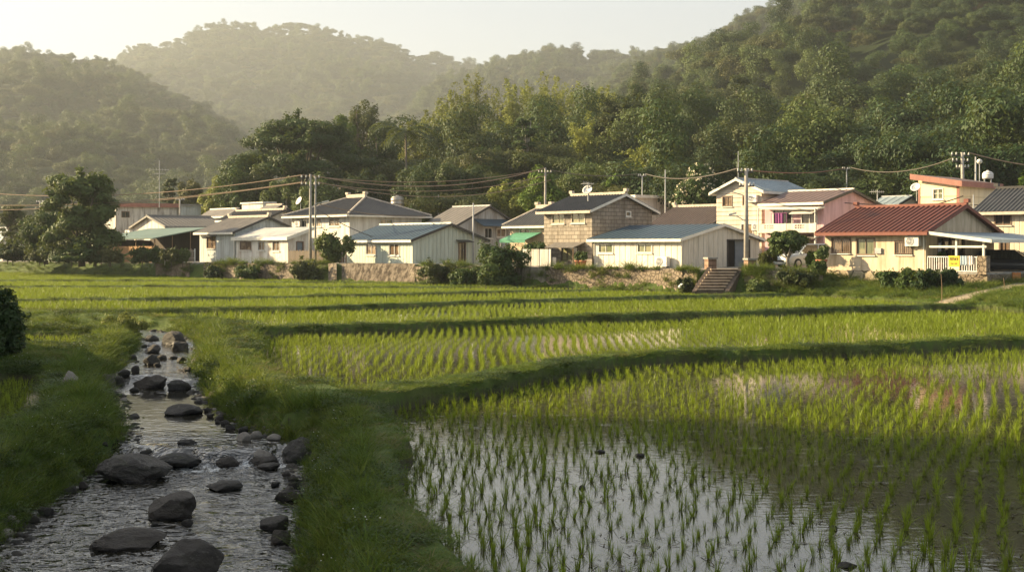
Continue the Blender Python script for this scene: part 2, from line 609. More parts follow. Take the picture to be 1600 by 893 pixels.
me = mesh_np('ground', np.stack([GX, GY, gz], -1).reshape(-1, 3), grid_faces(nr, len(uu)), [m_ground], True)
add_attr(me, 'grass', ggrass); add_attr(me, 'path', gpath); add_attr(me, 'yard', gyard)
tag(link(bpy.data.objects.new('ground', me)), kind='structure')

# paddy water sheets
m_pw, nt, out = new_mat('paddy_water')
co = objco(nt)
nn = noise(nt, co, 0.5, 5, 0.6)
c = mixc(nt, nn, (0.016, 0.015, 0.008), (0.034, 0.028, 0.014))
scum = ramp(nt, noise(nt, mapping(nt, co, (1, 3.0, 1)), 1.6, 6, 0.62, 0.6), (0.60, 0), (0.66, 1))
c = mixc(nt, scum, c, (0.07, 0.062, 0.035))
rg = mathn(nt, 'MULTIPLY_ADD', scum, 0.22); nt.nodes[-1].inputs[2].default_value = 0.015
hb = noise(nt, mapping(nt, co, (1, 1.7, 1)), 5.0, 3, 0.5)
p = principled(nt, out, c, rg, 0.5, bump(nt, hb, 0.05, 0.03))
p.inputs['IOR'].default_value = 1.75
fm_all = (lambda A: (A[:-1, :-1] , A[1:, 1:]))
ctr = lambda A: 0.25 * (A[:-1, :-1] + A[1:, :-1] + A[:-1, 1:] + A[1:, 1:])
XB = GX > bank_x(GY)
for kk in range(7):
    sel = (gk == kk) & XB & (GY < np.interp(GX / GY, FU, FD) + 0.6)
    fm = sel[:-1, :-1] | sel[1:, :-1] | sel[:-1, 1:] | sel[1:, 1:]
    f = grid_faces(nr, len(uu), fm)
    used, inv = np.unique(f, return_inverse=True)
    V = np.stack([GX, GY, np.full(GX.shape, ZW[kk])], -1).reshape(-1, 3)[used]
    me = mesh_np('paddy_water', V, inv.reshape(-1, 4), [m_pw], True)
    tag(link(bpy.data.objects.new('paddy_water', me)), kind='structure')
for (cx, cy_, rx, ry), fz in zip(FLP, FLZ):
    yy_ = np.linspace(cx, cy_, 14); ee = np.interp(yy_, SY, SL) - rx
    mb = MB()
    for a in range(13): mb.quad((ee[a] - ry, yy_[a], fz), (ee[a], yy_[a], fz), (ee[a + 1], yy_[a + 1], fz), (ee[a + 1] - ry, yy_[a + 1], fz))
    tag(mb.build('paddy_water', m_pw), kind='structure')

# stream water
m_sw, nt, out = new_mat('stream_water')
co = objco(nt)
at = lambda nm: (lambda n: (setattr(n, 'attribute_name', nm), n.outputs['Fac'])[1])(N(nt, 'ShaderNodeAttribute'))
foam = at('foam')
c = mixc(nt, noise(nt, co, 0.8, 4), (0.012, 0.012, 0.008), (0.030, 0.026, 0.016))
fn = noise(nt, mapping(nt, co, (2.2, 1.0, 1)), 4.5, 6, 0.7, 0.5)
ff = ramp(nt, mathn(nt, 'ADD', fn, mathn(nt, 'MULTIPLY', mathn(nt, 'SUBTRACT', foam, 1.0), 0.75)), (0.40, 0), (0.58, 1))
c = mixc(nt, ff, c, (0.55, 0.57, 0.56))
rg = mathn(nt, 'MULTIPLY_ADD', ff, 0.5); nt.nodes[-1].inputs[2].default_value = 0.03
fl = at('flow')
h1 = noise(nt, mapping(nt, co, (1.0, 1.25, 1)), 2.6, 2, 0.5, 1.2)
h2 = noise(nt, mapping(nt, co, (1.0, 1.3, 1)), 8.0, 2, 0.5, 0.6)
hh = mathn(nt, 'ADD', h1, mathn(nt, 'MULTIPLY', h2, 0.22))
hh = mathn(nt, 'MULTIPLY', hh, fl)
p = principled(nt, out, c, rg, 0.5, bump(nt, hh, 1.0, 0.20))
p.inputs['IOR'].default_value = 1.85
cl = stream_c
seg = np.concatenate([[0], np.cumsum(np.hypot(np.diff(cl[:, 0]), np.diff(cl[:, 1])))])
ss = np.concatenate([np.arange(0, 52, 0.05), np.arange(52, seg[-1], 0.5)])
cx = np.interp(ss, seg, cl[:, 0]); cy_ = np.interp(ss, seg, cl[:, 1]); cw = np.interp(ss, seg, cl[:, 2]) + 0.45
tx = np.gradient(cx); ty = np.gradient(cy_)
ks = np.ones(41) / 41
tx = np.convolve(np.pad(tx, 20, 'edge'), ks, 'valid'); ty = np.convolve(np.pad(ty, 20, 'edge'), ks, 'valid')
ln = np.hypot(tx, ty); nx, ny = ty / ln, -tx / ln
sv = np.linspace(-1, 1, 90)
WX = cx[:, None] + nx[:, None] * cw[:, None] * sv; WY = cy_[:, None] + ny[:, None] * cw[:, None] * sv
casc = np.zeros(WX.shape)
wob = 1.1 * fbm(WX * 0.8, WY * 0.12 + 3, 4, 40)
for yc, am in ((22.95, 1.0), (33.35, 0.8), (43.6, 0.7)):
    casc = np.maximum(casc, am * np.exp(-(((WY - yc + 0.45 + wob) / 0.75) ** 2)))
casc = np.maximum(casc, 0.55 * np.exp(-(((WY - 25.1 + 0.2 * wob) / 0.28) ** 2)))
casc = np.maximum(casc, 0.45 * sstep(20.2, 22.3, WY) * (1 - sstep(22.3, 23.5, WY)))
casc = np.maximum(casc, 0.5 * sstep(43, 46, WY))
flow = np.interp(WY, [0, 20, 22.9, 23.4, 25, 27, 31, 33.2, 35, 50], [0.8, 0.85, 1.5, 0.35, 0.06, 0.02, 0.02, 0.6, 0.2, 0.5])
WZ = stream_level(WY + wob) + 0.036 * flow * fbm(WX * 1.9, WY * 2.4, 3, 21)
me = mesh_np('stream_water', np.stack([WX, WY, WZ], -1).reshape(-1, 3), grid_faces(len(ss), 90), [m_sw], True)
add_attr(me, 'foam', casc); add_attr(me, 'flow', flow)
tag(link(bpy.data.objects.new('stream_water', me)), kind='structure')

# ------------------------------------------------------------------ hills
def sil(px, py): return U(np.array(px, float)), (HY - np.array(py, float)) / F
# name, silhouette (px, py), ridge distance by px, foot distance, crown allowance, slope power
HILLS = [
    ('left', sil([-900, -500, -200, 0, 60, 100, 150, 200, 250, 300, 350, 380, 420, 480, 540, 620, 700], [330, 230, 120, 92, 90, 98, 101, 118, 147, 172, 203, 224, 258, 318, 365, 380, 385]),
     ([-900, 0, 350, 700], [1250, 1200, 1050, 950]), ([-900, 700], [450, 400]), 5.0, 1.05),
    ('middle', sil([-300, 0, 100, 150, 175, 220, 280, 330, 370, 420, 500, 545, 580, 620, 640, 700, 760, 850, 950, 1100, 1300], [380, 260, 160, 112, 100, 77, 68, 44, 37, 48, 45, 58, 70, 74, 88, 97, 108, 150, 230, 330, 380]),
     ([-300, 370, 1300], [2100, 2000, 1900]), ([-300, 1300], [950, 930]), 6.0, 1.1),
    ('back', sil([560, 640, 700, 760, 800, 870, 930, 1000, 1060, 1150, 1300, 1500, 1900], [300, 170, 125, 108, 100, 83, 92, 85, 90, 110, 140, 170, 220]),
     ([560, 1900], [1500, 1300]), ([560, 1900], [600, 560]), 6.0, 1.1),
    ('right', sil([700, 860, 940, 1000, 1040, 1100, 1150, 1200, 1240, 1300, 1330, 1360, 1400, 1600, 1800, 2200, 2600], [340, 215, 140, 100, 84, 66, 40, 26, 16, 6, 10, 6, -12, -62, -84, -56, 100]),
     ([700, 1000, 1600, 2600], [1150, 1120, 980, 900]), ([700, 1100, 1600, 2600], [230, 165, 135, 130]), 5.0, 1.0),
    ('near', sil([540, 600, 650, 700, 760, 820, 900, 1000, 1080, 1200, 1300, 1400, 1500, 1600, 1800, 2200], [385, 352, 300, 262, 250, 242, 236, 232, 236, 232, 226, 214, 196, 175, 150, 150]),
     ([540, 900, 1200, 1600, 2200], [205, 225, 250, 250, 250]), ([540, 800, 1100, 1600, 2200], [138, 132, 122, 108, 100]), 5.0, 0.9),
]
def hill_parts(u, D):
    res = []
    for name, (su, se), (rp, rd), (fp, fd), crown, pw in HILLS:
        e = np.interp(u, su, se, left=-0.01, right=-0.01)
        rdist = np.interp(u, U(np.array(rp, float)), rd)
        fdist = np.interp(u, U(np.array(fp, float)), fd)
        top = e * rdist + H - 2 - crown
        t = (D - fdist) / (rdist - fdist)
        s = np.clip(t, 0, 1) ** pw
        gul = fbm(u * D / 95.0 + 11 * len(name), D / 130.0, 4, 31 + len(name))
        z = 2 + np.maximum(top, -3) * s + gul * ((0.24 if name in ('right', 'near') else 0.14) * np.maximum(top, 0)) * np.sin(np.clip(t, 0, 1) * math.pi)
        z = np.where(t > 1, 2 + top * np.maximum(0, 1 - 1.0 * (t - 1)), z)
        z = np.where(top < 0, 1.0, z)
        res.append((z, t))
    return res
def hill_z(u, D):
    z = np.full(np.shape(D), 1.9)
    tt = np.zeros(np.shape(D))
    for hz, t in hill_parts(u, D):
        m = hz > z
        z = np.where(m, hz, z); tt = np.where(m, t, tt)
    return z, tt
hu = np.concatenate([np.linspace(-2.2, -0.6, 50, endpoint=False), np.linspace(-0.6, 0.6, 320), np.linspace(0.6, 2.2, 51)[1:]])
hD = 96 * np.exp(np.linspace(0, math.log(3300 / 96.0), 320))
HU, HD_ = np.meshgrid(hu, hD)
hz, _ = hill_z(HU, HD_)
hz = np.where(HD_ < 150, np.minimum(hz, 1.6 + np.maximum(0, hz - 1.6) * sstep(96, 112, HD_)), hz)
hz = np.where((HD_ < 148) & (hz < 2.2), -2.0, hz)
m_hill, nt, out = new_mat('hill_soil')
co = objco(nt)
c = mixc(nt, noise(nt, co, 0.08, 5), (0.010, 0.018, 0.007), (0.026, 0.036, 0.013))
principled(nt, out, c, 0.9, 0.1)
me = mesh_np('hills', np.stack([HU * HD_, HD_, hz], -1).reshape(-1, 3), grid_faces(320, len(hu)), [m_hill], True)
tag(link(bpy.data.objects.new('hills', me)), kind='structure')
# ------------------------------------------------------------------ foliage generators
def leaf_quads(C, Nn, size, rg, elong=1.7):
    """diamond leaves: centres C (n,3), normals Nn (n,3), half sizes"""
    n = len(C)
    Nn = Nn / np.maximum(np.linalg.norm(Nn, axis=1, keepdims=True), 1e-6)
    r = rg.normal(size=(n, 3))
    t = np.cross(Nn, r); t /= np.maximum(np.linalg.norm(t, axis=1, keepdims=True), 1e-6)
    b = np.cross(Nn, t)
    s = np.asarray(size).reshape(-1, 1) * np.ones((n, 1))
    v0 = C - t * s * elong; v2 = C + t * s * elong
    v1 = C - b * s * 0.75 + Nn * s * 0.15; v3 = C + b * s * 0.75 + Nn * s * 0.15
    V = np.stack([v0, v1, v2, v3], 1).reshape(-1, 3)
    Fq = np.arange(4 * n).reshape(-1, 4)
    return V, Fq

def cloud(blobs, n, size, rg, shell=0.55, up=0.35):
    """leaves through ellipsoid blobs (cx,cy,cz,rx,ry,rz)"""
    B = np.array(blobs, float)
    w = (B[:, 3] * B[:, 4] * B[:, 5]) ** 0.66
    pick = rg.choice(len(B), n, p=w / w.sum())
    d = rg.normal(size=(n, 3)); d[:, 2] += 0.25
    d /= np.linalg.norm(d, axis=1, keepdims=True)
    rad = (shell + (1 - shell) * rg.random(n) ** 0.6)[:, None] * (0.9 + 0.25 * rg.random(n))[:, None] * np.where(rg.random(n) < .14, rg.uniform(1.05, 1.4, n), 1.0)[:, None]
    C = B[pick, :3] + d * B[pick, 3:6] * rad
    Nn = d * 0.95 + rg.normal(size=(n, 3)) * 0.36 + np.array([0, 0, up])
    return leaf_quads(C, Nn, size * (0.6 + 0.8 * rg.random(n)), rg)

def blobs_round(rx, rz, n, rg, br=0.34, flat=1.0, z0=0.0, jitter=0.2, hemi=-0.25):
    out = []
    for i in range(n):
        d = rg.normal(size=3); d /= np.linalg.norm(d)
        if d[2] < hemi: d[2] *= -0.5
        k = 0.45 + 0.50 * rg.random()
        r = br * rx * (0.7 + 0.6 * rg.random())
        out.append((d[0] * rx * k, d[1] * rx * k, z0 + d[2] * rz * k, r, r, r * flat))
    return out

M_LEAF = {
    'dark': leaf_mat('foliage_dark', (0.018, 0.046, 0.014), (0.032, 0.066, 0.017), (0.042, 0.066, 0.018), vary=0.4, trans=.25),
    'mid': leaf_mat('foliage_mid', (0.034, 0.074, 0.016), (0.056, 0.104, 0.022), (0.074, 0.104, 0.026), vary=0.4, trans=.25),
    'olive': leaf_mat('foliage_olive', (0.046, 0.070, 0.017), (0.068, 0.088, 0.022), (0.080, 0.082, 0.026), vary=0.4, trans=.25),
    'bright': leaf_mat('foliage_bright', (0.080, 0.145, 0.020), (0.115, 0.180, 0.026), vary=0.6),
    'bamboo': leaf_mat('foliage_bamboo', (0.190, 0.220, 0.044), (0.250, 0.265, 0.060), vary=0.6),
    'russet': leaf_mat('foliage_russet', (0.120, 0.070, 0.030), (0.150, 0.085, 0.045), vary=0.6),
    'palm': leaf_mat('foliage_palm', (0.050, 0.080, 0.018), (0.080, 0.105, 0.028), vary=0.4),
    'banana': leaf_mat('foliage_banana', (0.085, 0.130, 0.028), (0.120, 0.160, 0.040), vary=0.4, trans=0.45),
}
m_bark, nt, out = new_mat('bark')
co = objco(nt)
n1 = noise(nt, mapping(nt, co, (6, 6, 1.2)), 1.5, 6, 0.7)
principled(nt, out, mixc(nt, n1, (0.075, 0.060, 0.045), (0.20, 0.17, 0.13)), 0.9, 0.15, bump(nt, n1, 0.8, 0.05))
m_palebark = plain('pale_bark', (0.34, 0.30, 0.24), 0.85, 0.2, dirt=0.5, scale=2)
m_culm = plain('bamboo_culm', (0.22, 0.22, 0.08), 0.5, 0.4, dirt=0.4)

# forest crowns: small meshes, instanced over the hills
def crown_mesh(name, kind, mat, seed):
    rg = np.random.default_rng(seed)
    if kind == 'round':
        bl = blobs_round(3.6, 3.0, 15, rg, 0.36, 0.85, 5.0)
        V, Fq = cloud(bl, 5200, 0.095, rg)
    elif kind == 'broad':
        bl = blobs_round(4.6, 1.7, 18, rg, 0.30, 0.55, 6.0)
        V, Fq = cloud(bl, 5600, 0.095, rg)
    elif kind == 'tall':
        bl = [(rg.normal() * 0.9, rg.normal() * 0.9, 3 + i * 0.75, 1.7 + 0.5 * rg.random(), 1.7, 1.0) for i in range(10)]
        V, Fq = cloud(bl, 4800, 0.095, rg)
    elif kind == 'shrub':
        bl = blobs_round(2.6, 1.6, 9, rg, 0.42, 0.8, 1.3)
        V, Fq = cloud(bl, 3200, 0.09, rg)
    me = mesh_np(name, V, Fq, [mat, m_bark], False)
    return me
FOREST_T = []
for i, (kind, mat) in enumerate([('round', 'dark'), ('round', 'mid'), ('broad', 'dark'), ('broad', 'olive'), ('tall', 'mid'), ('tall', 'dark'), ('shrub', 'olive'), ('shrub', 'mid'), ('round', 'olive'), ('shrub', 'russet')]):
    FOREST_T.append(template('crown_template', crown_mesh('crown_leaves', kind, M_LEAF[mat], 100 + i)))

def forest(name, label, umin, umax, dmin, dmax, spacing, smin, smax, which, seed, weights):
    rg = np.random.default_rng(seed)
    area = (umax - umin) * (dmax ** 2 - dmin ** 2) / 2
    n = int(area / spacing ** 2)
    u = rg.uniform(umin, umax, n)
    D = np.sqrt(rg.uniform(dmin ** 2, dmax ** 2, n))
    zz = np.full(n, 1.9); hid = np.full(n, -1); tt = np.zeros(n)
    for i, (hz_, t) in enumerate(hill_parts(u, D)):
        m = hz_ > zz
        zz = np.where(m, hz_, zz); hid = np.where(m, i, hid); tt = np.where(m, t, tt)
    keep = (hid == which) & (tt < (1.8 if which >= 3 else 1.07)) & (zz > 2.6)
    u, D, zz, tt = u[keep], D[keep], zz[keep], tt[keep]
    n = len(u)
    s = smin + (smax - smin) * rg.random(n) ** 1.6
    s = s * np.where(rg.random(n) < 0.05, 1.5 if which >= 3 else 1.15, 1.0) * (0.75 + 0.5 * vnoise(u * D / 55.0 + 7, D / 70.0, seed + 3))
    w = np.array(weights, float)
    idx = rg.choice(len(w), n, p=w / w.sum())
    # one kind prevails in patches; pale and dark ones imitate lit, shadowed slopes
    pn = 0.6 * vnoise(u * D / 38.0, D / 60.0, seed) + 0.4 * vnoise(u * D / 14.0, D / 20.0, seed + 9)
    idx = np.where((pn > 0.64) & (rg.random(n) < 0.7), 3, idx)
    idx = np.where((pn < 0.34) & (rg.random(n) < 0.7), 2, idx)
    sc = np.stack([s, s, s * rg.uniform(0.8, 1.25, n)], 1)
    pts = np.stack([u * D, D, zz - 0.8 * s], 1)
    return scatter(name, pts, rg.uniform(0, 6.28, n), sc, idx, FOREST_T, label)
W0 = [5, 4, 4, 3, 3, 3, 3, 2, 3, 0.25]
forest('hillside_forest', 'hazy dark forest covering the rounded hill at the left', -0.75, -0.1, 390, 1330, 8.6, 1.05, 1.85, 0, 1, W0)
forest('hillside_forest', 'pale hazy forest on the far peak beyond the village', -0.5, 0.3, 900, 2260, 12.0, 1.5, 2.5, 1, 2, W0)
forest('hillside_forest', 'hazy forest on the low far ridge between the two peaks', -0.15, 0.5, 540, 1620, 9.8, 1.25, 2.1, 2, 3, W0)
forest('hillside_forest', 'dense mixed forest climbing the high hillside at the right', -0.06, 0.6, 140, 1210, 6.0, 0.75, 1.5, 3, 4, W0)
forest('hillside_forest', 'shaded woodland on the low slope right behind the village', -0.14, 0.62, 112, 430, 4.4, 0.7, 1.25, 4, 5, [5, 4, 3, 1, 3, 4, 3, 3, 1, 0.1])

# haze: one closed box of air round camera and scene
m_haze, nt, out = new_mat('haze_air')
v = N(nt, 'ShaderNodeVolumePrincipled')
v.inputs['Color'].default_value = (0.66, 0.715, 0.75, 1)
v.inputs['Density'].default_value = 0.00026
v.inputs['Anisotropy'].default_value = 0.28
L(nt, v.outputs[0], out.inputs['Volume'])
hb = MB().box(-3300, 3300, -60, 3400, -4, 420).build('haze', m_haze)
tag(hb, kind='stuff')
# ------------------------------------------------------------------ rice, turf, wild flowers
M_RICE = leaf_mat('rice_leaf', (0.170, 0.245, 0.014), (0.225, 0.295, 0.020), vary=0.35, trans=0.45, spec=0.3, rough=0.45)
M_GRASS = leaf_mat('grass_blade', (0.072, 0.140, 0.015), (0.105, 0.170, 0.021), (0.130, 0.165, 0.028), vary=0.6, trans=0.4, nscale=1.5)
M_DRY = leaf_mat('dry_grass', (0.16, 0.135, 0.055), (0.20, 0.17, 0.07), vary=0.5, trans=0.35)
M_CLOVER = leaf_mat('clover_leaf', (0.040, 0.075, 0.015), (0.060, 0.095, 0.018), vary=0.5, trans=0.3)
M_PETAL = plain('white_petal', (0.78, 0.76, 0.70), 0.6, 0.2, dirt=0.1)

def blades_mesh(name, rg, n, h, spread, lean, w, segs, mat, curve_=0.5, rad0=0.02, down=0.0, outer=0.0):
    V = []; Fq = []
    for i in range(n):
        a = rg.uniform(0, 2 * math.pi)
        r0 = rad0 * math.sqrt(rg.random()) if rad0 < 0.05 else spread * math.sqrt(rg.random())
        hh = h * rg.uniform(0.55, 1.1)
        ln = lean * rg.uniform(0.25, 1.2) * hh
        ww0 = w
        if rg.random() < outer:
            hh *= rg.uniform(.45, .85); ln = hh * rg.uniform(.45, 1.1); ww0 = w * .6
        b = a + rg.uniform(-.5, .5) if rad0 < 0.05 else rg.uniform(0, 6.28)
        dx, dy = math.cos(b), math.sin(b)
        fa = rg.uniform(0, 6.28)
        px, py = math.cos(fa) * ww0, math.sin(fa) * ww0
        base = len(V)
        x0, y0 = math.cos(a) * r0, math.sin(a) * r0
        for s in range(segs + 1):
            t = s / segs
            k = t + curve_ * t * t
            cx, cy_ = x0 + dx * ln * k, y0 + dy * ln * k
            cz = hh * (t - down * t * t * rg.uniform(0.3, 1.0))
            ww = (1 - t) ** 0.7 * (0.75 + 0.25 * math.sin(t * 3)) if s < segs else 0.06
            V.append((cx - px * ww, cy_ - py * ww, cz)); V.append((cx + px * ww, cy_ + py * ww, cz))
        for s in range(segs):
            q = base + 2 * s
            Fq.append((q, q + 1, q + 3, q + 2))
    return mesh_np(name, np.array(V), np.array(Fq), [mat], True)

rg = np.random.default_rng(11)
rice_near = [blades_mesh('rice_seedling', rg, 30, 0.24, 0, 0.14, 0.0050, 4, M_RICE, 0.7, 0.020, 0.12, .38) for _ in range(6)]
rice_mid = [template('rice_mid', blades_mesh('rice_mid', rg, 18, 0.215, 0, 0.17, 0.0068, 2, M_RICE, 0.7, 0.026, .1, .35)) for _ in range(3)]
rice_far = [template('rice_far', blades_mesh('rice_far', rg, 12, 0.22, 0, 0.34, 0.012, 1, M_RICE, 0.5, 0.03)) for _ in range(3)]

def rice_grid(d0, d1, sx, sy, seed):
    rg = np.random.default_rng(seed)
    xs = np.arange(-0.6 * d1, 0.6 * d1, sx); ys = np.arange(d0, d1, sy)
    X, Y = np.meshgrid(xs, ys)
    jt = .034 if d0 < 20 else .03
    X = X + (np.arange(X.shape[0]) % 2)[:, None] * (sx * .5 if d0 < 20 else 0)
    X = X + 0.10 * np.sin(Y * 0.55 + seed) + rg.normal(size=X.shape) * jt
    Y = Y + (0.10 * X) + rg.normal(size=X.shape) * jt
    X = X.ravel(); Y = Y.ravel()
    u = X / Y
    m = (np.abs(u) < 0.58) & (Y >= d0) & (Y < d1) & (X > bank_x(Y))
    X, Y = X[m], Y[m]
    z, k, wet, gr, pa, ya = ground(X, Y)
    zw = np.array(ZW)[k]
    m = wet & (z < zw - 0.015) & (rg.random(len(X)) > np.where((k == 0) & (Y > 31), .16, 0.03))
    return X[m], Y[m], zw[m]
parts = [rice_grid(9.5, 31, .31, .345, 1), rice_grid(31, 62, .30, .28, 2), rice_grid(62, 150, .28, .30, 3)]
RX = np.concatenate([p[0] for p in parts]); RY = np.concatenate([p[1] for p in parts]); RZ = np.concatenate([p[2] for p in parts])
# the two small paddies left of the stream
for (cx, cy_, rx, ry), fz in zip(FLP, FLZ):
    X, Y = np.meshgrid(np.arange(-24, -8, .29), np.arange(cx, cy_, .28))
    X = X.ravel() + rg.normal(size=X.size) * .03; Y = Y.ravel() + rg.normal(size=Y.size) * .03
    m = left_paddy(X, Y, cx, cy_, rx, ry, -.2) > .9
    RX = np.concatenate([RX, X[m]]); RY = np.concatenate([RY, Y[m]]); RZ = np.concatenate([RZ, np.full(m.sum(), fz)])
inview = (np.abs(RX / RY) < 0.405) & ((H - RZ) / RY * F + HY < 890)
order = np.argsort(np.where(inview, RY, 1e9))
near300 = order[:300]
vig = 0.75 + 0.45 * vnoise(RX / 2.2, RY / 2.2, 77)
first = None
for q, i in enumerate(near300):
    if q < 6:
        o = bpy.data.objects.new('rice_seedling', rice_near[q]); COL.objects.link(o)
        tag(o, 'young green rice seedling standing in the nearest flooded part of the paddy', 'rice seedling', 'rice seedlings nearest the viewer')
        first = (first or []) + [o]
    else:
        o = first[q % 6].copy(); COL.objects.link(o)
    o.location = (RX[i], RY[i], RZ[i] - 0.02)
    o.rotation_euler = (rg.normal() * .11, rg.normal() * .11, rg.uniform(0, 6.28))
    s = vig[i] * rg.uniform(0.65, 1.2)
    o.scale = (s, s, s)
rest = np.ones(len(RX), bool); rest[near300] = False
X, Y, Z, vg = RX[rest], RY[rest], RZ[rest], vig[rest]
lod = np.where(Y < 27, 0, np.where(Y < 48, 1, 2))
idx = rg.integers(0, 3, len(X)) + np.where(lod == 0, 0, np.where(lod == 1, 6, 9)); idx = np.where(lod == 0, rg.integers(0, 6, len(X)), idx)
tmp = [template('rice_close', m) for m in rice_near] + rice_mid + rice_far
tilt = rg.normal(size=(len(X), 2)) * 0.12
s = vg * rg.uniform(0.65, 1.2, len(X))
scatter('rice_crop', np.stack([X, Y, Z - 0.02], 1), rg.uniform(0, 6.28, len(X)), s, idx, tmp, 'rows of young rice filling all the paddies up to the village bank', tilt)

# straw and dead leaves floating between the seedlings
n = 5200
D = np.sqrt(rg.uniform(10 ** 2, 40 ** 2, n)); u = rg.uniform(-.16, .5, n); X = u * D
z, k, wet, gr, pa, ya = ground(X, D)
m = wet & (z < np.array(ZW)[k] - .02) & (vnoise(X / 1.4, D / 1.4, 131) > .35) & (D < 40)
st_m = []
M_STRAW = plain('floating_straw', (.075, .062, .035), .7, .2, dirt=.5)
for q in range(3):
    V = []; Fq = []
    for j in range(4):
        a = rg.uniform(0, 6.28); x, y = rg.normal(size=2) * .10; ln = rg.uniform(.03, .11); w = rg.uniform(.0025, .006)
        for s in range(3):
            f0, f1 = s / 3, (s + 1) / 3; b = len(V); cv = .25
            for f in (f0, f1):
                aa = a + cv * f; cx_, cy2 = x + math.cos(aa) * ln * f, y + math.sin(aa) * ln * f
                V += [(cx_ - math.sin(aa) * w, cy2 + math.cos(aa) * w, .004 + .01 * f * (j % 2)), (cx_ + math.sin(aa) * w, cy2 - math.cos(aa) * w, .004 + .01 * f * (j % 2))]
            Fq.append((b, b + 1, b + 3, b + 2))
    st_m.append(template('straw_bits', mesh_np('straw_bits', np.array(V), np.array(Fq), [M_STRAW])))
X, D, zz_ = X[m], D[m], np.array(ZW)[k[m]]
scatter('straw', np.stack([X, D, zz_ + .002], 1), rg.uniform(0, 6.28, len(X)), rg.uniform(.7, 1.6, len(X)), rg.integers(0, 3, len(X)), st_m, 'bits of dead straw and leaf floating on the flooded paddy')
# turf on bunds and banks
def flower_mesh(rg):
    V = []; Fq = []
    for k in range(6):
        x, y = rg.normal(size=2) * 0.16; z = rg.uniform(0.08, 0.2)
        r = rg.uniform(0.005, 0.010)
        b = len(V)
        V += [(x - r, y, z), (x, y - r, z), (x + r, y, z), (x, y + r, z), (x, y, z + r * .8), (x, y, z - r * .6)]
        Fq += [(b, b+1, b+4), (b+1, b+2, b+4), (b+2, b+3, b+4), (b+3, b, b+4), (b+1, b, b+5), (b+2, b+1, b+5), (b+3, b+2, b+5), (b, b+3, b+5)]
    return mesh_np('flower_heads', np.array(V), np.array(Fq), [M_PETAL], True)
def clover_mesh(rg):
    n = 120
    C = np.stack([rg.normal(size=n) * .14, rg.normal(size=n) * .14, rg.uniform(.02, .14, n)], 1)
    V, Fq = leaf_quads(C, rg.normal(size=(n, 3)) * .5 + np.array([0, 0, 1.0]), rg.uniform(.010, .022, n), rg, 1.2)
    return mesh_np('clover_patch', V, Fq, [M_CLOVER], False)
GT = [template('turf_a', blades_mesh('turf_a', rg, 70, 0.10, 0.20, 0.7, 0.0050, 2, M_GRASS, .6, .2)),
      template('turf_b', blades_mesh('turf_b', rg, 60, 0.15, 0.18, 0.7, 0.0055, 2, M_GRASS, .8, .2)),
      template('tuft', blades_mesh('tuft', rg, 40, 0.42, 0.10, 0.55, 0.0065, 3, M_GRASS, 1.0, .1, .25)),
      template('dry', blades_mesh('dry', rg, 26, 0.14, 0.20, 0.9, 0.005, 2, M_DRY, .6, .2)),
      template('clover', clover_mesh(rg)),
      template('flowers', flower_mesh(rg))]
pts = []; sc = []; ix = []
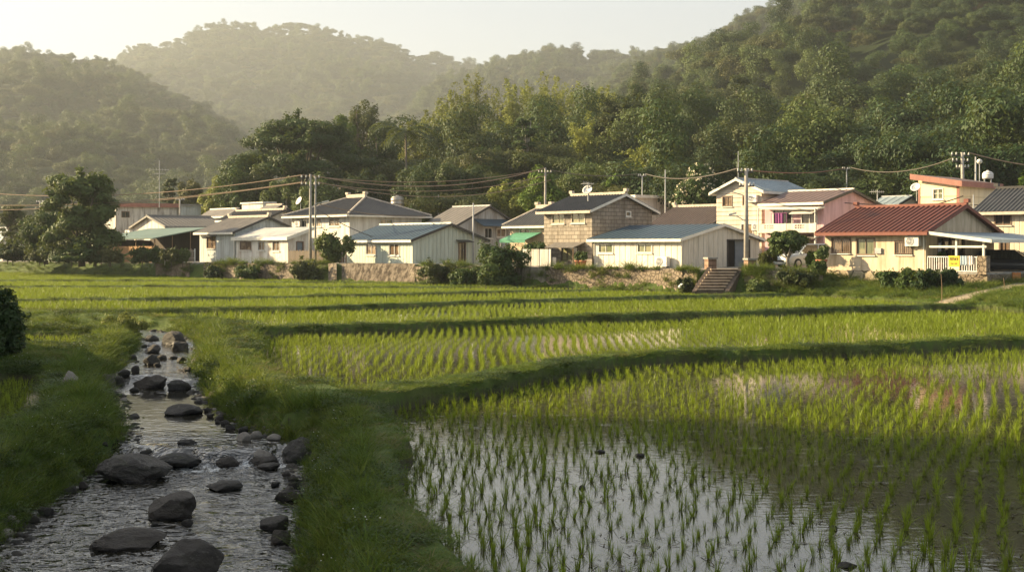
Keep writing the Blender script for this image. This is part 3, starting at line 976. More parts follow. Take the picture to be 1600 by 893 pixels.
for (d0, d1, dens, s0, u0, u1) in ((8.5, 16, 75, 0.95, -.52, .05), (16, 24, 60, 1.05, -.58, .56), (24, 36, 40, 1.2, -.58, .56), (36, 62, 22, 1.5, -.58, .58), (62, 140, 8, 2.0, -.56, .58)):
    n = int((u1 - u0) * (d1 ** 2 - d0 ** 2) / 2 * dens)
    u = rg.uniform(u0, u1, n); D = np.sqrt(rg.uniform(d0 ** 2, d1 ** 2, n))
    z, k, wet, gr, pa, ya = ground(u * D, D)
    m = (gr > rg.uniform(0.15, 0.75, n))
    dbp, _ = poly_dist(u * D, D, bank_c[:, [1, 0, 2]])
    m = m & ~((dbp < -.38) & (vnoise(u * D / .55, D / .8, 140) > .60) & (rg.random(n) < .85)) & ~((vnoise(u * D / .7, D / .7, 141) > .80) & (rg.random(n) < .8))
    u, D, z = u[m], D[m], z[m]
    X = u * D
    n = len(D)
    pn = vnoise(X / 1.6, D / 1.6, 55); pn2 = vnoise(X / 0.9, D / 0.9, 66)
    db, _ = poly_dist(X, D, bank_c[:, [1, 0, 2]])
    onpath = db < -0.30                       # trodden top of the bank: short turf
    isl = X < bank_x(D)
    r = rg.random(n)
    t = np.where(r < .55, 0, 1)
    t = np.where((pn > .55) & (r > .35), 4, t)
    t = np.where((pn2 > .68) & (r > .78) & ~onpath, 2, t)
    t = np.where((pn < .30) & (r > .75), 3, t)
    t = np.where(onpath & (r > .82), 3, t)
    t = np.where((rg.random(n) < np.where(vnoise(X / 1.1, D / 1.1, 88) > .58, np.where(isl, .028, np.where(db > -0.2, .014, .002)), .001)) & (D < 60), 5, t)
    dsx, _ = poly_dist(X, D, stream_c)
    t = np.where((dsx < 0.75) & (dsx > 0.1) & (rg.random(n) < 0.28), 2, t)
    fdv = np.interp(u, FU, FD); pxx = 800 + F * u
    vb = (D > fdv - 1.0)
    tv = (D - fdv) / np.interp(u, BWU, BW)
    t = np.where(vb & (rg.random(n) < .3), 2, t)
    bund = ~isl & ~vb & (db > .35)
    t = np.where(bund & ((t == 2) | (t == 5)), 0, t)
    zf_b = np.where(bund, .55, 1.0)
    bare = ((pxx > 318) & (pxx < 462)) | ((pxx > 513) & (pxx < 648)) | ((pxx > 800) & (pxx < 1163)) | ((pxx > 243) & (pxx < 318))
    ok = ~(vb & bare & (tv > 0.03))
    pts.append(np.stack([X, D, z - 0.01], 1)[ok]); ix.append(t[ok])
    ss_ = s0 * rg.uniform(.75, 1.3, n) * np.where(onpath & (t < 3), .62, 1.0)
    zf = np.where(D < 30, .5, np.where(D < 60, .6, .42)) * np.where(t == 2, .8, 1.0) * np.where(vb & (pxx > 1160), 1.6, 1.0) * zf_b
    sc.append(np.stack([ss_, ss_, ss_ * zf], 1)[ok])
# weeds on the terrace walls
for (p0, p1, t0, t1, nn) in ((318, 462, .05, .28, 420), (243, 296, .05, .28, 200), (648, 735, .05, .28, 220), (800, 1066, .05, .28, 520), (1066, 1089, .05, .45, 90), (1163, 1286, .12, .6, 420), (462, 513, 0, 1, 250)):
    px_ = rg.uniform(p0, p1, nn); f = rg.random(nn) ** .6; f = np.where(rg.random(nn) < .25, 1.0 + .3 * rg.random(nn), f)
    u = U(px_); fdv = np.interp(u, FU, FD); bwv = np.interp(u, BWU, BW); tz = terr_z(u)
    D = fdv + bwv * (t0 + (t1 - t0) * f); z = .25 + (tz - .25) * np.minimum(f, 1)
    pn = vnoise(px_ / 9., z * 2.2, 91); m = pn > np.where(f >= 1, .35, .58)
    pts.append(np.stack([u * D, D - .04, z - .03], 1)[m]); ix.append(rg.choice([1, 2, 4, 3], nn, p=[.35, .3, .2, .15])[m])
    ss_ = rg.uniform(1.1, 2.4, nn); sc.append(np.stack([ss_, ss_, ss_ * .8], 1)[m])
# tufts hanging over the water's edge
for (d0, d1, dens, s0) in ((9, 24, 60, 1.0), (24, 50, 34, 1.2)):
    n = int(.35 * (d1 ** 2 - d0 ** 2) / 2 * dens * 1.6)
    u = rg.uniform(-.5, -.05, n); D = np.sqrt(rg.uniform(d0 ** 2, d1 ** 2, n)); X = u * D
    dsx, _ = poly_dist(X, D, stream_c)
    m = (dsx > .08) & (dsx < .95) & (rg.random(n) < .8)
    X, D = X[m], D[m]; z = ground(X, D)[0]
    pts.append(np.stack([X, D, z - .02], 1)); ix.append(rg.choice([0, 1, 1, 2, 4, 5], len(X), p=[.29, .30, .15, .08, .17, .01]))
    ss_ = s0 * rg.uniform(.7, 1.25, len(X)); sc.append(np.stack([ss_] * 3, 1))
pts = np.concatenate(pts); sc = np.concatenate(sc); ix = np.concatenate(ix)
scatter('grass', pts, rg.uniform(0, 6.28, len(pts)), sc, ix, GT, 'short green turf with white flowers on the bunds and stream banks', rg.normal(size=(len(pts), 2)) * .1)
print('rice', len(RX), 'grass', len(pts))
# ------------------------------------------------------------------ village: materials
def wall_mat(name, col, style='stucco', dirt=0.35, pitch=0.45, dirtcol=None):
    if name in MATS: return MATS[name]
    m, nt, out = new_mat(name)
    co = objco(nt)
    sx = N(nt, 'ShaderNodeSeparateXYZ'); L(nt, co, sx.inputs[0])
    along = mathn(nt, 'ADD', sx.outputs[0], sx.outputs[1])
    n1 = noise(nt, co, 1.1, 6, 0.65)
    streak = noise(nt, mapping(nt, co, (1.3, 1.3, 0.16)), 1.6, 6, 0.7)
    dc = dirtcol or tuple(x * 0.55 * k for x, k in zip(col, (1.0, 0.92, 0.8)))
    c = mixc(nt, ramp(nt, streak, (0.44, 0), (0.63, min(1, dirt * 1.4))), col, dc)
    c = mixc(nt, ramp(nt, n1, (0.45, 0), (0.80, dirt)), c, tuple(x * 0.78 for x in col))
    nrm = None; rough = 0.75
    if style in ('metal', 'boards'):
        w = mathn(nt, 'PINGPONG', mathn(nt, 'DIVIDE', along, pitch), 0.5)
        g = ramp(nt, w, (0.0, 0.0), (0.10, 1.0), (0.5, 1.0))
        c = mixc(nt, mathn(nt, 'MULTIPLY', mathn(nt, 'SUBTRACT', 1.0, g), 0.35), c, tuple(x * 0.45 for x in col))
        nrm = bump(nt, g, 0.8, 0.05); rough = 0.5 if style == 'metal' else 0.8
        if style == 'boards':
            vv = noise(nt, mapping(nt, co, (1 / pitch, 1 / pitch, 0.25)), 1.0, 2)
            c = mixc(nt, vv, c, tuple(x * 0.6 for x in col))
    elif style == 'siding':
        w = mathn(nt, 'FRACT', mathn(nt, 'DIVIDE', sx.outputs[2], pitch))
        g = ramp(nt, w, (0.0, 0.0), (0.12, 1.0), (1.0, 0.75))
        c = mixc(nt, mathn(nt, 'MULTIPLY', mathn(nt, 'SUBTRACT', 1.0, g), 0.4), c, tuple(x * 0.5 for x in col))
        nrm = bump(nt, g, 0.9, 0.05)
    elif style == 'block':
        b = N(nt, 'ShaderNodeTexBrick')
        cx = N(nt, 'ShaderNodeCombineXYZ'); L(nt, along, cx.inputs[0]); L(nt, sx.outputs[2], cx.inputs[1])
        L(nt, cx.outputs[0], b.inputs['Vector'])
        b.inputs['Scale'].default_value = 1.0
        b.inputs['Brick Width'].default_value = 0.62; b.inputs['Row Height'].default_value = 0.30; b.inputs['Mortar Size'].default_value = 0.022
        b.inputs['Color1'].default_value = (1, 1, 1, 1); b.inputs['Color2'].default_value = (.72, .72, .72, 1); b.inputs['Mortar'].default_value = (.42, .40, .36, 1)
        c = mixc(nt, 1.0, c, b.outputs['Color'], 'MULTIPLY')
        nrm = bump(nt, mathn(nt, 'ADD', mathn(nt, 'SUBTRACT', 1.0, b.outputs['Fac']), n1), 0.7, 0.03)
    elif style in ('stone', 'stone_rough'):
        vo = N(nt, 'ShaderNodeTexVoronoi'); vo.feature = 'DISTANCE_TO_EDGE'; vo.inputs['Scale'].default_value = 1.0 / pitch
        ds = noise(nt, co, 2.0, 2)
        L(nt, co, vo.inputs['Vector'])
        vc = N(nt, 'ShaderNodeTexVoronoi'); vc.inputs['Scale'].default_value = 1.0 / pitch; L(nt, co, vc.inputs['Vector'])
        g = ramp(nt, vo.outputs['Distance'], (0.02, 0.0), (0.10, 1.0))
        hs = N(nt, 'ShaderNodeSeparateColor'); L(nt, vc.outputs['Color'], hs.inputs[0])
        c = mixc(nt, mathn(nt, 'MULTIPLY', hs.outputs[0], 0.55), c, tuple(x * 0.5 for x in col))
        c = mixc(nt, mathn(nt, 'MULTIPLY', mathn(nt, 'SUBTRACT', 1.0, g), 0.8 if style == 'stone' else 0.65), c, tuple(x * 0.32 for x in col))
        nrm = bump(nt, g, 0.9, 0.08)
    else:
        nrm = bump(nt, n1, 0.25, 0.02)
    principled(nt, out, c, rough, 0.3, nrm)
    MATS[name] = m
    return m

def roof_mat(name, col, col2, axis='y', step=0.3, rough=0.6, spec=0.3, weather=0.5, bumpy=0.7):
    """courses run across the slope: shading of the laps comes from the bump"""
    if name in MATS: return MATS[name]
    m, nt, out = new_mat(name)
    co = objco(nt)
    sx = N(nt, 'ShaderNodeSeparateXYZ'); L(nt, co, sx.inputs[0])
    w = mathn(nt, 'FRACT', mathn(nt, 'DIVIDE', sx.outputs[1] if axis == 'y' else sx.outputs[0], step))
    n1 = noise(nt, co, 0.9, 6, 0.7); n2 = noise(nt, mapping(nt, co, (4, 1, 1) if axis == 'y' else (1, 4, 1)), 1.3, 5, 0.7)
    c = mixc(nt, ramp(nt, n1, (0.35, 0), (0.7, 1)), col, col2)
    c = mixc(nt, ramp(nt, noise(nt, co, 0.45, 5, 0.7), (0.5, 0), (0.62, 0.55)), c, tuple(0.62 * a + 0.02 for a in col))
    c = mixc(nt, ramp(nt, n2, (0.45, 0), (0.72, min(1, weather * 1.5))), c, tuple(0.5 * (a + b) * 1.45 for a, b in zip(col, col2)))
    h = mathn(nt, 'ADD', mathn(nt, 'MULTIPLY', w, 0.6), mathn(nt, 'MULTIPLY', n1, 0.5))
    principled(nt, out, c, rough, spec, bump(nt, h, bumpy, 0.06))
    MATS[name] = m
    return m

W_MINT = wall_mat('mint_metal_wall', (0.52, 0.57, 0.48), 'metal', 0.35, 0.42)
W_WHITE = wall_mat('white_metal_wall', (0.66, 0.62, 0.52), 'metal', 0.4, 0.55)
W_PALE = wall_mat('pale_board_wall', (0.54, 0.57, 0.54), 'metal', 0.45, 0.40)
W_PLASTER = wall_mat('white_plaster', (0.70, 0.67, 0.60), 'stucco', 0.5)
W_STAINED = wall_mat('stained_white_plaster', (0.70, 0.67, 0.59), 'stucco', 0.8, dirtcol=(0.42, 0.33, 0.25))
W_CREAM = wall_mat('cream_plaster', (0.63, 0.52, 0.37), 'stucco', 0.6)
W_BLOCK = wall_mat('concrete_block_wall', (0.36, 0.31, 0.25), 'block', 0.5)
W_SIDING = wall_mat('cream_siding', (0.66, 0.59, 0.47), 'siding', 0.4, 0.36)
W_PINK = wall_mat('pink_plaster', (0.64, 0.47, 0.46), 'stucco', 0.3)
W_GREY = wall_mat('grey_concrete_wall', (0.42, 0.42, 0.40), 'stucco', 0.7)
W_WOOD = wall_mat('brown_board_wall', (0.30, 0.20, 0.12), 'boards', 0.4, 0.18)
W_ORANGE = wall_mat('orange_board', (0.42, 0.24, 0.11), 'boards', 0.6, 0.22)
W_FENCE = wall_mat('grey_picket_wood', (0.42, 0.34, 0.25), 'boards', 0.4, 0.14)
W_STONE = wall_mat('fieldstone_wall', (0.30, 0.235, 0.165), 'stone_rough', 0.6, 0.30)
W_PSTONE = wall_mat('cream_flagstone', (0.50, 0.41, 0.29), 'stone', 0.4, 0.75)
W_APRON = wall_mat('stained_concrete', (0.23, 0.185, 0.135), 'stucco', 0.95, dirtcol=(0.10, 0.075, 0.05))
m_ap, nt, out = new_mat('streaked_concrete')
co = objco(nt)
st1 = noise(nt, mapping(nt, co, (2.4, 2.4, 0.05)), 1.0, 5, 0.75); st2 = noise(nt, co, 0.9, 5, 0.65)
c = mixc(nt, ramp(nt, st1, (.42, 0), (.56, 1)), (0.30, 0.245, 0.18), (0.075, 0.058, 0.042))
c = mixc(nt, ramp(nt, st2, (.45, 0), (.65, .7)), c, (0.16, 0.125, 0.09))
principled(nt, out, c, .9, .15, bump(nt, st2, .5, .05))
W_APRON = m_ap
R_BLUE = roof_mat('blue_metal_roof', (0.036, 0.062, 0.084), (0.050, 0.080, 0.104), rough=0.45, step=2.2, weather=0.35, bumpy=0.25)
R_GREY = roof_mat('grey_tile_roof', (0.085, 0.080, 0.074), (0.125, 0.115, 0.104), step=0.32)
R_DARK = roof_mat('dark_tile_roof', (0.042, 0.044, 0.046), (0.068, 0.068, 0.068), step=0.32, rough=0.5)
R_RED = roof_mat('red_metal_roof', (0.105, 0.035, 0.025), (0.135, 0.046, 0.032), step=3.0, weather=0.3, bumpy=0.2)
R_BROWN = roof_mat('brown_metal_roof', (0.13, 0.09, 0.08), (0.17, 0.115, 0.10), step=1.0, bumpy=0.3)
R_OLD = roof_mat('weathered_sheet_roof', (0.13, 0.118, 0.105), (0.19, 0.17, 0.15), step=0.9, weather=0.7)
R_LBLUE = roof_mat('pale_blue_sheet_roof', (0.21, 0.26, 0.285), (0.27, 0.32, 0.34), step=1.5, weather=0.4, bumpy=0.3)
R_WHITE = roof_mat('white_sheet_roof', (0.36, 0.36, 0.345), (0.46, 0.45, 0.42), step=1.6, weather=0.3, bumpy=0.3)
R_GREEN = roof_mat('green_sheet_canopy', (0.10, 0.155, 0.13), (0.15, 0.20, 0.17), step=1.6, weather=0.5, bumpy=0.3)
R_RUSTRED = roof_mat('red_brown_edge', (0.27, 0.12, 0.09), (0.33, 0.15, 0.11), step=2.0, bumpy=0.2)
M_TRIM = plain('white_trim', (0.78, 0.74, 0.64), 0.6, 0.3)
M_CREAMTRIM = plain('ridge_mortar', (0.60, 0.52, 0.42), 0.8, 0.2, dirt=0.4)
M_DARK = plain('dark_metal', (0.045, 0.042, 0.04), 0.5, 0.4)
M_STEEL = plain('galvanised_steel', (0.42, 0.42, 0.41), 0.45, 0.5, dirt=0.3)
M_REDTRIM = plain('red_trim', (0.20, 0.065, 0.045), 0.6, 0.3)
M_CONC = plain('grey_concrete', (0.36, 0.34, 0.30), 0.85, 0.2, dirt=0.5)
M_POLE = plain('pole_concrete', (0.40, 0.37, 0.32), 0.85, 0.2, dirt=0.4)
M_BROWNF = plain('brown_window_frame', (0.20, 0.14, 0.10), 0.6, 0.3)
M_ALU = plain('aluminium_frame', (0.55, 0.54, 0.50), 0.4, 0.5)
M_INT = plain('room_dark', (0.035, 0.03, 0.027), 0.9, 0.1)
M_WIRE = plain('cable_sheath', (0.10, 0.085, 0.07), 0.6, 0.3)
M_CABLE = plain('sunbleached_cable', (0.30, 0.22, 0.15), 0.7, 0.2)
def glass_mat(name, col, curtain=None):
    m, nt, out = new_mat(name)
    co = objco(nt)
    n1 = noise(nt, mapping(nt, co, (9, 9, 0.6)), 1.0, 2)
    n0 = noise(nt, co, 0.8, 2)
    c = mixc(nt, ramp(nt, n1, (0.35, 0), (0.65, 1)), col, tuple(x * 0.55 for x in col))
    if curtain: c = mixc(nt, ramp(nt, n0, (0.47, 0), (0.53, 1)), c, curtain)
    p = principled(nt, out, c, 0.06, 0.5)
    p.inputs['Coat Weight'].default_value = 0.6
    p.inputs['Coat Roughness'].default_value = 0.03
    return m
G_DARK = glass_mat('dark_window_glass', (0.05, 0.05, 0.045))
G_CURT = glass_mat('curtained_glass', (0.20, 0.14, 0.095), (0.34, 0.26, 0.18))
G_GREEN = glass_mat('green_glass', (0.17, 0.19, 0.11), (0.25, 0.24, 0.14))

# ------------------------------------------------------------------ house frame in the village
class House:
    """local frame: x along the front (left to right), y towards the back, z up; origin at the front left corner"""
    def __init__(s, name, label, pl, pn, pr, Dn, th, z0, cat='house', L2=None, group=None):
        t = R(th); s.c, s.s = math.cos(t), math.sin(t)
        un, ul = U(pn), U(pl)
        nx, ny = un * Dn, Dn
        s.L1 = (nx - ul * ny) / (s.c + ul * s.s)
        if L2 is None:
            ur = U(pr)
            L2 = (ur * ny - nx) / (s.s - ur * s.c)
        s.L2 = L2
        s.ox, s.oy = nx - s.L1 * s.c, ny + s.L1 * s.s
        s.z0 = z0; s.Dn = Dn; s.pn = pn; s.th = t
        s.root = empty(name, (s.ox, s.oy, z0), -t, label, cat, group)
        s.wallholes = {'front': [], 'right': []}
        s.wins = []
    def world(s, x, y, z=0):
        return Vector((s.ox + x * s.c + y * s.s, s.oy - x * s.s + y * s.c, s.z0 + z))
    def on(s, wall, px, py, off=0.0):
        """where the sight line of a photo pixel meets a wall: (run along it, height)"""
        u = U(px)
        if wall == 'front':
            X0, Y0 = s.ox - off * s.s, s.oy - off * s.c; dx, dy = s.c, -s.s
        else:
            X0, Y0 = s.ox + (s.L1 + off) * s.c, s.oy - (s.L1 + off) * s.s; dx, dy = s.s, s.c
        a = (u * Y0 - X0) / (dx - u * dy)
        D = Y0 + a * dy
        return a, H - (py - HY) / F * D - s.z0
    def zat(s, py, x, y):
        D = s.oy - x * s.s + y * s.c
        return H - (py - HY) / F * D - s.z0

def wall_with_holes(mb, o, ex, ez_top, length, holes, nrm, reveal=0.12):
    """vertical wall of given length from the point o along ex; ez_top its height; holes (a0,a1,z0,z1)"""
    o = Vector(o); ex = Vector(ex); nrm = Vector(nrm)
    xs = sorted({0.0, length, *[h[0] for h in holes], *[h[1] for h in holes]})
    zs = sorted({0.0, ez_top, *[h[2] for h in holes], *[h[3] for h in holes]})
    for a, b in zip(xs, xs[1:]):
        for c, d in zip(zs, zs[1:]):
            mx, mz = (a + b) / 2, (c + d) / 2
            if any(h[0] < mx < h[1] and h[2] < mz < h[3] for h in holes): continue
            mb.quad(o + ex * a + Vector((0, 0, c)), o + ex * b + Vector((0, 0, c)), o + ex * b + Vector((0, 0, d)), o + ex * a + Vector((0, 0, d)))
    for (a, b, c, d) in holes:
        i = -nrm * reveal
        pa, pb, pc, pd = (o + ex * a + Vector((0, 0, c)), o + ex * b + Vector((0, 0, c)), o + ex * b + Vector((0, 0, d)), o + ex * a + Vector((0, 0, d)))
        for p, q in ((pa, pb), (pb, pc), (pc, pd), (pd, pa)):
            mb.quad(p, p + i, q + i, q)

def add_window(h, wall, rect, frame=M_ALU, glass=G_CURT, mull=1, sill=True, bars=0, label=None, rail=False, awning=None):
    """rect: pixel rectangle in the photograph, or ('m', a0, a1, z0, z1) in metres"""
    if rect[0] == 'm': a0, a1, z0, z1 = rect[1:]
    else:
        a0, z1 = h.on(wall, rect[0], rect[2]); a1, z0 = h.on(wall, rect[1], rect[3])
    ln = h.L1 if wall == 'front' else h.L2
    a0 = max(0.15, a0); a1 = min(ln - 0.15, a1); z0 = max(0.1, z0)
    if a1 - a0 < 0.2: return
    hz_ = getattr(h, 'he', 99)
    z1 = min(z1, hz_ - 0.08)
    h.wallholes[wall].append((a0, a1, z0, z1))
    def pt(a, d, z):                              # d: distance out of the wall
        return (a, -d, z) if wall == 'front' else (h.L1 + d, a, z)
    def bar(mb, a, b, d0, d1, c, d):
        p, q = pt(a, d0, c), pt(b, d1, d)
        mb.box(min(p[0], q[0]), max(p[0], q[0]), min(p[1], q[1]), max(p[1], q[1]), c, d)
    w = 0.06
    mb = MB()
    bar(mb, a0 - .03, a1 + .03, -.09, .035, z1 - w, z1 + .03); bar(mb, a0 - .03, a1 + .03, -.09, .035, z0 - .03, z0 + w)
    bar(mb, a0 - .03, a0 + w, -.09, .033, z0 + w, z1 - w); bar(mb, a1 - w, a1 + .03, -.09, .033, z0 + w, z1 - w)
    for k in range(mull):
        c = a0 + (a1 - a0) * (k + 1) / (mull + 1)
        bar(mb, c - .03, c + .03, -.085, -.01, z0 + w, z1 - w)
    if rail: bar(mb, a0 + w, a1 - w, -.083, -.012, (z0 * .45 + z1 * .55) - .02, (z0 * .45 + z1 * .55) + .02)
    win = mb.build('window', frame, h.root)
    if label: win['label'] = label
    mb = MB(); bar(mb, a0 + w, a1 - w, -.075, -.055, z0 + w, z1 - w)
    mb.build('pane', glass, win)
    if sill:
        mb = MB(); bar(mb, a0 - .08, a1 + .08, .002, .10, z0 - .10, z0 - .035)
        mb.build('sill', M_TRIM, win)
    if bars:
        mb = MB()
        for k in range(bars + 1):
            c = a0 + (a1 - a0) * k / bars
            bar(mb, c - .012, c + .012, .05, .075, z0 - .02, z1 + .02)
        for z in (z0 + .05, z1 - .05): bar(mb, a0 - .02, a1 + .02, .076, .09, z - .015, z + .015)
        mb.build('bars', M_BROWNF, win)
    if awning:
        mb = MB()
        p0, p1, p2, p3 = pt(a0 - .2, .55, z1 + .05), pt(a1 + .2, .55, z1 + .05), pt(a1 + .2, .002, z1 + .22), pt(a0 - .2, .002, z1 + .22)
        mb.slab(p0, p1, p2, p3, .04)
        mb.build('awning', awning, win)
    return win

def add_door(h, wall, rect, mat=M_DARK, frame=M_BROWNF, awning=None, reveal=0.15):
    a0, z1 = h.on(wall, rect[0], rect[2]); a1, _ = h.on(wall, rect[1], rect[3])
    ln = h.L1 if wall == 'front' else h.L2
    a0 = max(.15, a0); a1 = min(ln - .15, a1); z0 = 0.06
    z1 = min(z1, h.he - 0.05)
    h.wallholes[wall].append((a0, a1, z0, z1))
    pt = (lambda a, d, z: (a, -d, z)) if wall == 'front' else (lambda a, d, z: (h.L1 + d, a, z))
    def bar(mb, a, b, d0, d1, c, d):
        p, q = pt(a, d0, c), pt(b, d1, d)
        mb.box(min(p[0], q[0]), max(p[0], q[0]), min(p[1], q[1]), max(p[1], q[1]), c, d)
    mb = MB(); bar(mb, a0 + .07, a1 - .07, -.14, -.08, z0, z1 - .07)
    dr = mb.build('door', mat, h.root)
    mb = MB(); bar(mb, a1 - .22, a1 - .17, -.078, -.02, z0 + .95, z0 + 1.05); mb.build('handle', M_STEEL, dr)
    mb = MB()
    bar(mb, a0 - .04, a0 + .069, -.13, .03, z0, z1); bar(mb, a1 - .069, a1 + .04, -.13, .03, z0, z1); bar(mb, a0 + .07, a1 - .07, -.13, .028, z1 - .069, z1 + .03)
    mb.build('door_frame', frame, dr)
    if awning:
        mb = MB(); mb.slab(pt(a0 - .3, .8, z1 + .08), pt(a1 + .3, .8, z1 + .08), pt(a1 + .3, .002, z1 + .25), pt(a0 - .3, .002, z1 + .25), .05)
        mb.build('door_awning', awning, h.root)

def build_walls(h, he, mat, gable=None, hr=None, base=-0.5):
    """four walls (front and right with their openings) and gable ends"""
    mb = MB(); A, B = h.L1, h.L2
    wall_with_holes(mb, (0, 0, 0), (1, 0, 0), he, A, h.wallholes['front'], (0, -1, 0))
    wall_with_holes(mb, (A, 0, 0), (0, 1, 0), he, B, h.wallholes['right'], (1, 0, 0))
    mb.quad((A, B, 0), (0, B, 0), (0, B, he), (A, B, he)); mb.quad((0, B, 0), (0, 0, 0), (0, 0, he), (0, B, he))
    for (p, q) in (((0, 0), (A, 0)), ((A, 0), (A, B)), ((A, B), (0, B)), ((0, B), (0, 0))):
        mb.quad((p[0], p[1], base), (q[0], q[1], base), (q[0], q[1], 0), (p[0], p[1], 0))
    if gable == 'x':
        mb.quad((A, 0, he), (A, B, he), (A, B / 2, hr)); mb.quad((0, B, he), (0, 0, he), (0, B / 2, hr))
    elif gable == 'y':
        mb.quad((0, 0, he), (A, 0, he), (A / 2, 0, hr)); mb.quad((A, B, he), (0, B, he), (A / 2, B, hr))
    w = mb.build('wall', mat, h.root)
    # floor and a dark room lining behind the openings
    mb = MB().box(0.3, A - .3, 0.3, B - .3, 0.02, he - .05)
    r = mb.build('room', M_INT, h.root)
    return w

def gable_roof(h, he, hr, mat, axis='x', oe=0.45, og=0.35, t=0.10, ribs=None, ribr=0.04, cap=M_CREAMTRIM, capr=0.13, trim=M_TRIM, barge=M_DARK, gutter=True, name='roof'):
    A, B = h.L1, h.L2
    if axis == 'x': run, lng = B, A; m = lambda a, b, z: (a, b, z)
    else: run, lng = A, B; m = lambda a, b, z: (b, a, z)
    sl = (hr - he) / (run / 2)
    z_e = he - oe * sl + 0.02
    mb = MB()
    e0, e1 = -og, lng + og
    f = lambda b: (he + b * sl if b <= run / 2 else he + (run - b) * sl) + 0.02 + t
    s1 = [m(e0, -oe, f(-oe)), m(e1, -oe, f(-oe)), m(e1, run / 2, f(run / 2)), m(e0, run / 2, f(run / 2))]
    s2 = [m(e0, run / 2, f(run / 2)), m(e1, run / 2, f(run / 2)), m(e1, run + oe, f(run + oe)), m(e0, run + oe, f(run + oe))]
    if axis == 'y': s1 = s1[::-1]; s2 = s2[::-1]
    mb.slab(*s1, t); mb.slab(*s2, t)
    if ribs:
        n = int((lng + 2 * og) / ribs)
        for k in range(n + 1):
            a = e0 + 0.04 + (lng + 2 * og - 0.08) * k / n
            mb.tube([m(a, -oe, f(-oe) + ribr * .2), m(a, run / 2, f(run / 2) + ribr * .2)], ribr, 6)
            mb.tube([m(a, run / 2, f(run / 2) + ribr * .2), m(a, run + oe, f(run + oe) + ribr * .2)], ribr, 6)
    rf = mb.build(name, mat, h.root)
    if cap:
        mb = MB(); zz = f(run / 2)
        a = m(e0 - .02, run / 2 - capr, zz - .03); b = m(e1 + .02, run / 2 + capr, zz + capr)
        mb.box(min(a[0], b[0]), max(a[0], b[0]), min(a[1], b[1]), max(a[1], b[1]), zz - .05, zz + capr)
        if capr > 0.12:
            for e in (e0, e1):
                p = m(e, run / 2, 0); mb.box(p[0] - .16, p[0] + .16, p[1] - .16, p[1] + .16, zz + capr + .002, zz + capr + .24)
        mb.build('ridge_cap', cap, rf)
    if gutter:
        for b in (-oe, run + oe):
            p = m(e0, b - .06, 0); q = m(e1, b + .06, 0)
            MB().box(min(p[0], q[0]), max(p[0], q[0]), min(p[1], q[1]), max(p[1], q[1]), f(b) - t - .13, f(b) - .035).build('gutter', trim, rf)
    if barge:
        for e in (e0 - .045, e1 + .005):
            mb = MB()
            for b0, b1 in ((-oe, run / 2), (run / 2, run + oe)):
                p = Vector(m(e, b0, f(b0) - t - .10)); q = Vector(m(e, b1, f(b1) - t - .10))
                w = Vector(m(.04, 0, 0)); mb.obox(p, q - p, w, (0, 0, t + .10))
            mb.build('bargeboard', barge, rf)
    return rf

def hip_roof(h, he, hr, mat, inset=None, oe=0.5, t=0.10, trim=M_TRIM, cap=M_CREAMTRIM, gablet=0.0, ribs=0.3):
    A, B = h.L1, h.L2
    ins = B / 2 if inset is None else inset
    e = he; z = lambda: None
    c = [Vector((-oe, -oe, he)), Vector((A + oe, -oe, he)), Vector((A + oe, B + oe, he)), Vector((-oe, B + oe, he))]
    r0, r1 = Vector((ins, B / 2, hr)), Vector((A - ins, B / 2, hr))
    up = Vector((0, 0, t))
    mb = MB()
    for poly in ((c[0], c[1], r1, r0), (c[1], c[2], r1), (c[2], c[3], r0, r1), (c[3], c[0], r0)):
        mb.quad(*[p + up for p in poly])
    for p, q in zip(c, c[1:] + c[:1]):
        mb.quad(p - up * .5, q - up * .5, q + up, p + up)
    mb.quad(*[p - up * .5 for p in reversed(c)])
    # tile ribs down each slope
    def ribs_on(p, q, top0, top1):
        n = int((q - p).length / ribs)
        for k in range(1, n):
            a = p.lerp(q, k / n)
            # go up along the slope direction until a hip or the ridge
            ed = (q - p).normalized()
            x = (a - p).dot(ed); l0 = (top0 - p).dot(ed); l1 = (top1 - p).dot(ed)
            if x < l0: f_ = x / l0
            elif x > l1: f_ = ((q - p).length - x) / max(1e-3, (q - p).length - l1)
            else: f_ = 1.0
            base = p + ed * l0; mid = top0 - base
            b = a + mid * f_
            mb.tube([a + up, b + up], 0.045, 5, False)
    ribs_on(c[0], c[1], r0, r1); ribs_on(c[1], c[2], r1, r1)
    rf = mb.build('roof', mat, h.root)
    mb = MB()
    for p, q in ((c[0], r0), (c[3], r0), (c[1], r1), (c[2], r1)):
        mb.tube([p + up * 1.2, q + up * 1.2], .11, 6)
    mb.box(r0.x - .1, r1.x + .1, B / 2 - .16, B / 2 + .16, hr + t - .02, hr + t + .32)
    for x in (r0.x, r1.x): mb.box(x - .2, x + .2, B / 2 - .2, B / 2 + .2, hr + t + .325, hr + t + .55)
    mb.build('ridge_cap', cap, rf)
    mb = MB()
    for p, q in zip(c, c[1:] + c[:1]):
        d = (q - p).normalized(); n_ = d.cross(Vector((0, 0, 1)))
        mb.obox(p - Vector((0, 0, .15)) + n_ * .01 + d * .01, (q - p) - d * .02, n_ * .10, (0, 0, .16))
    mb.build('gutter', trim, rf)
    return rf

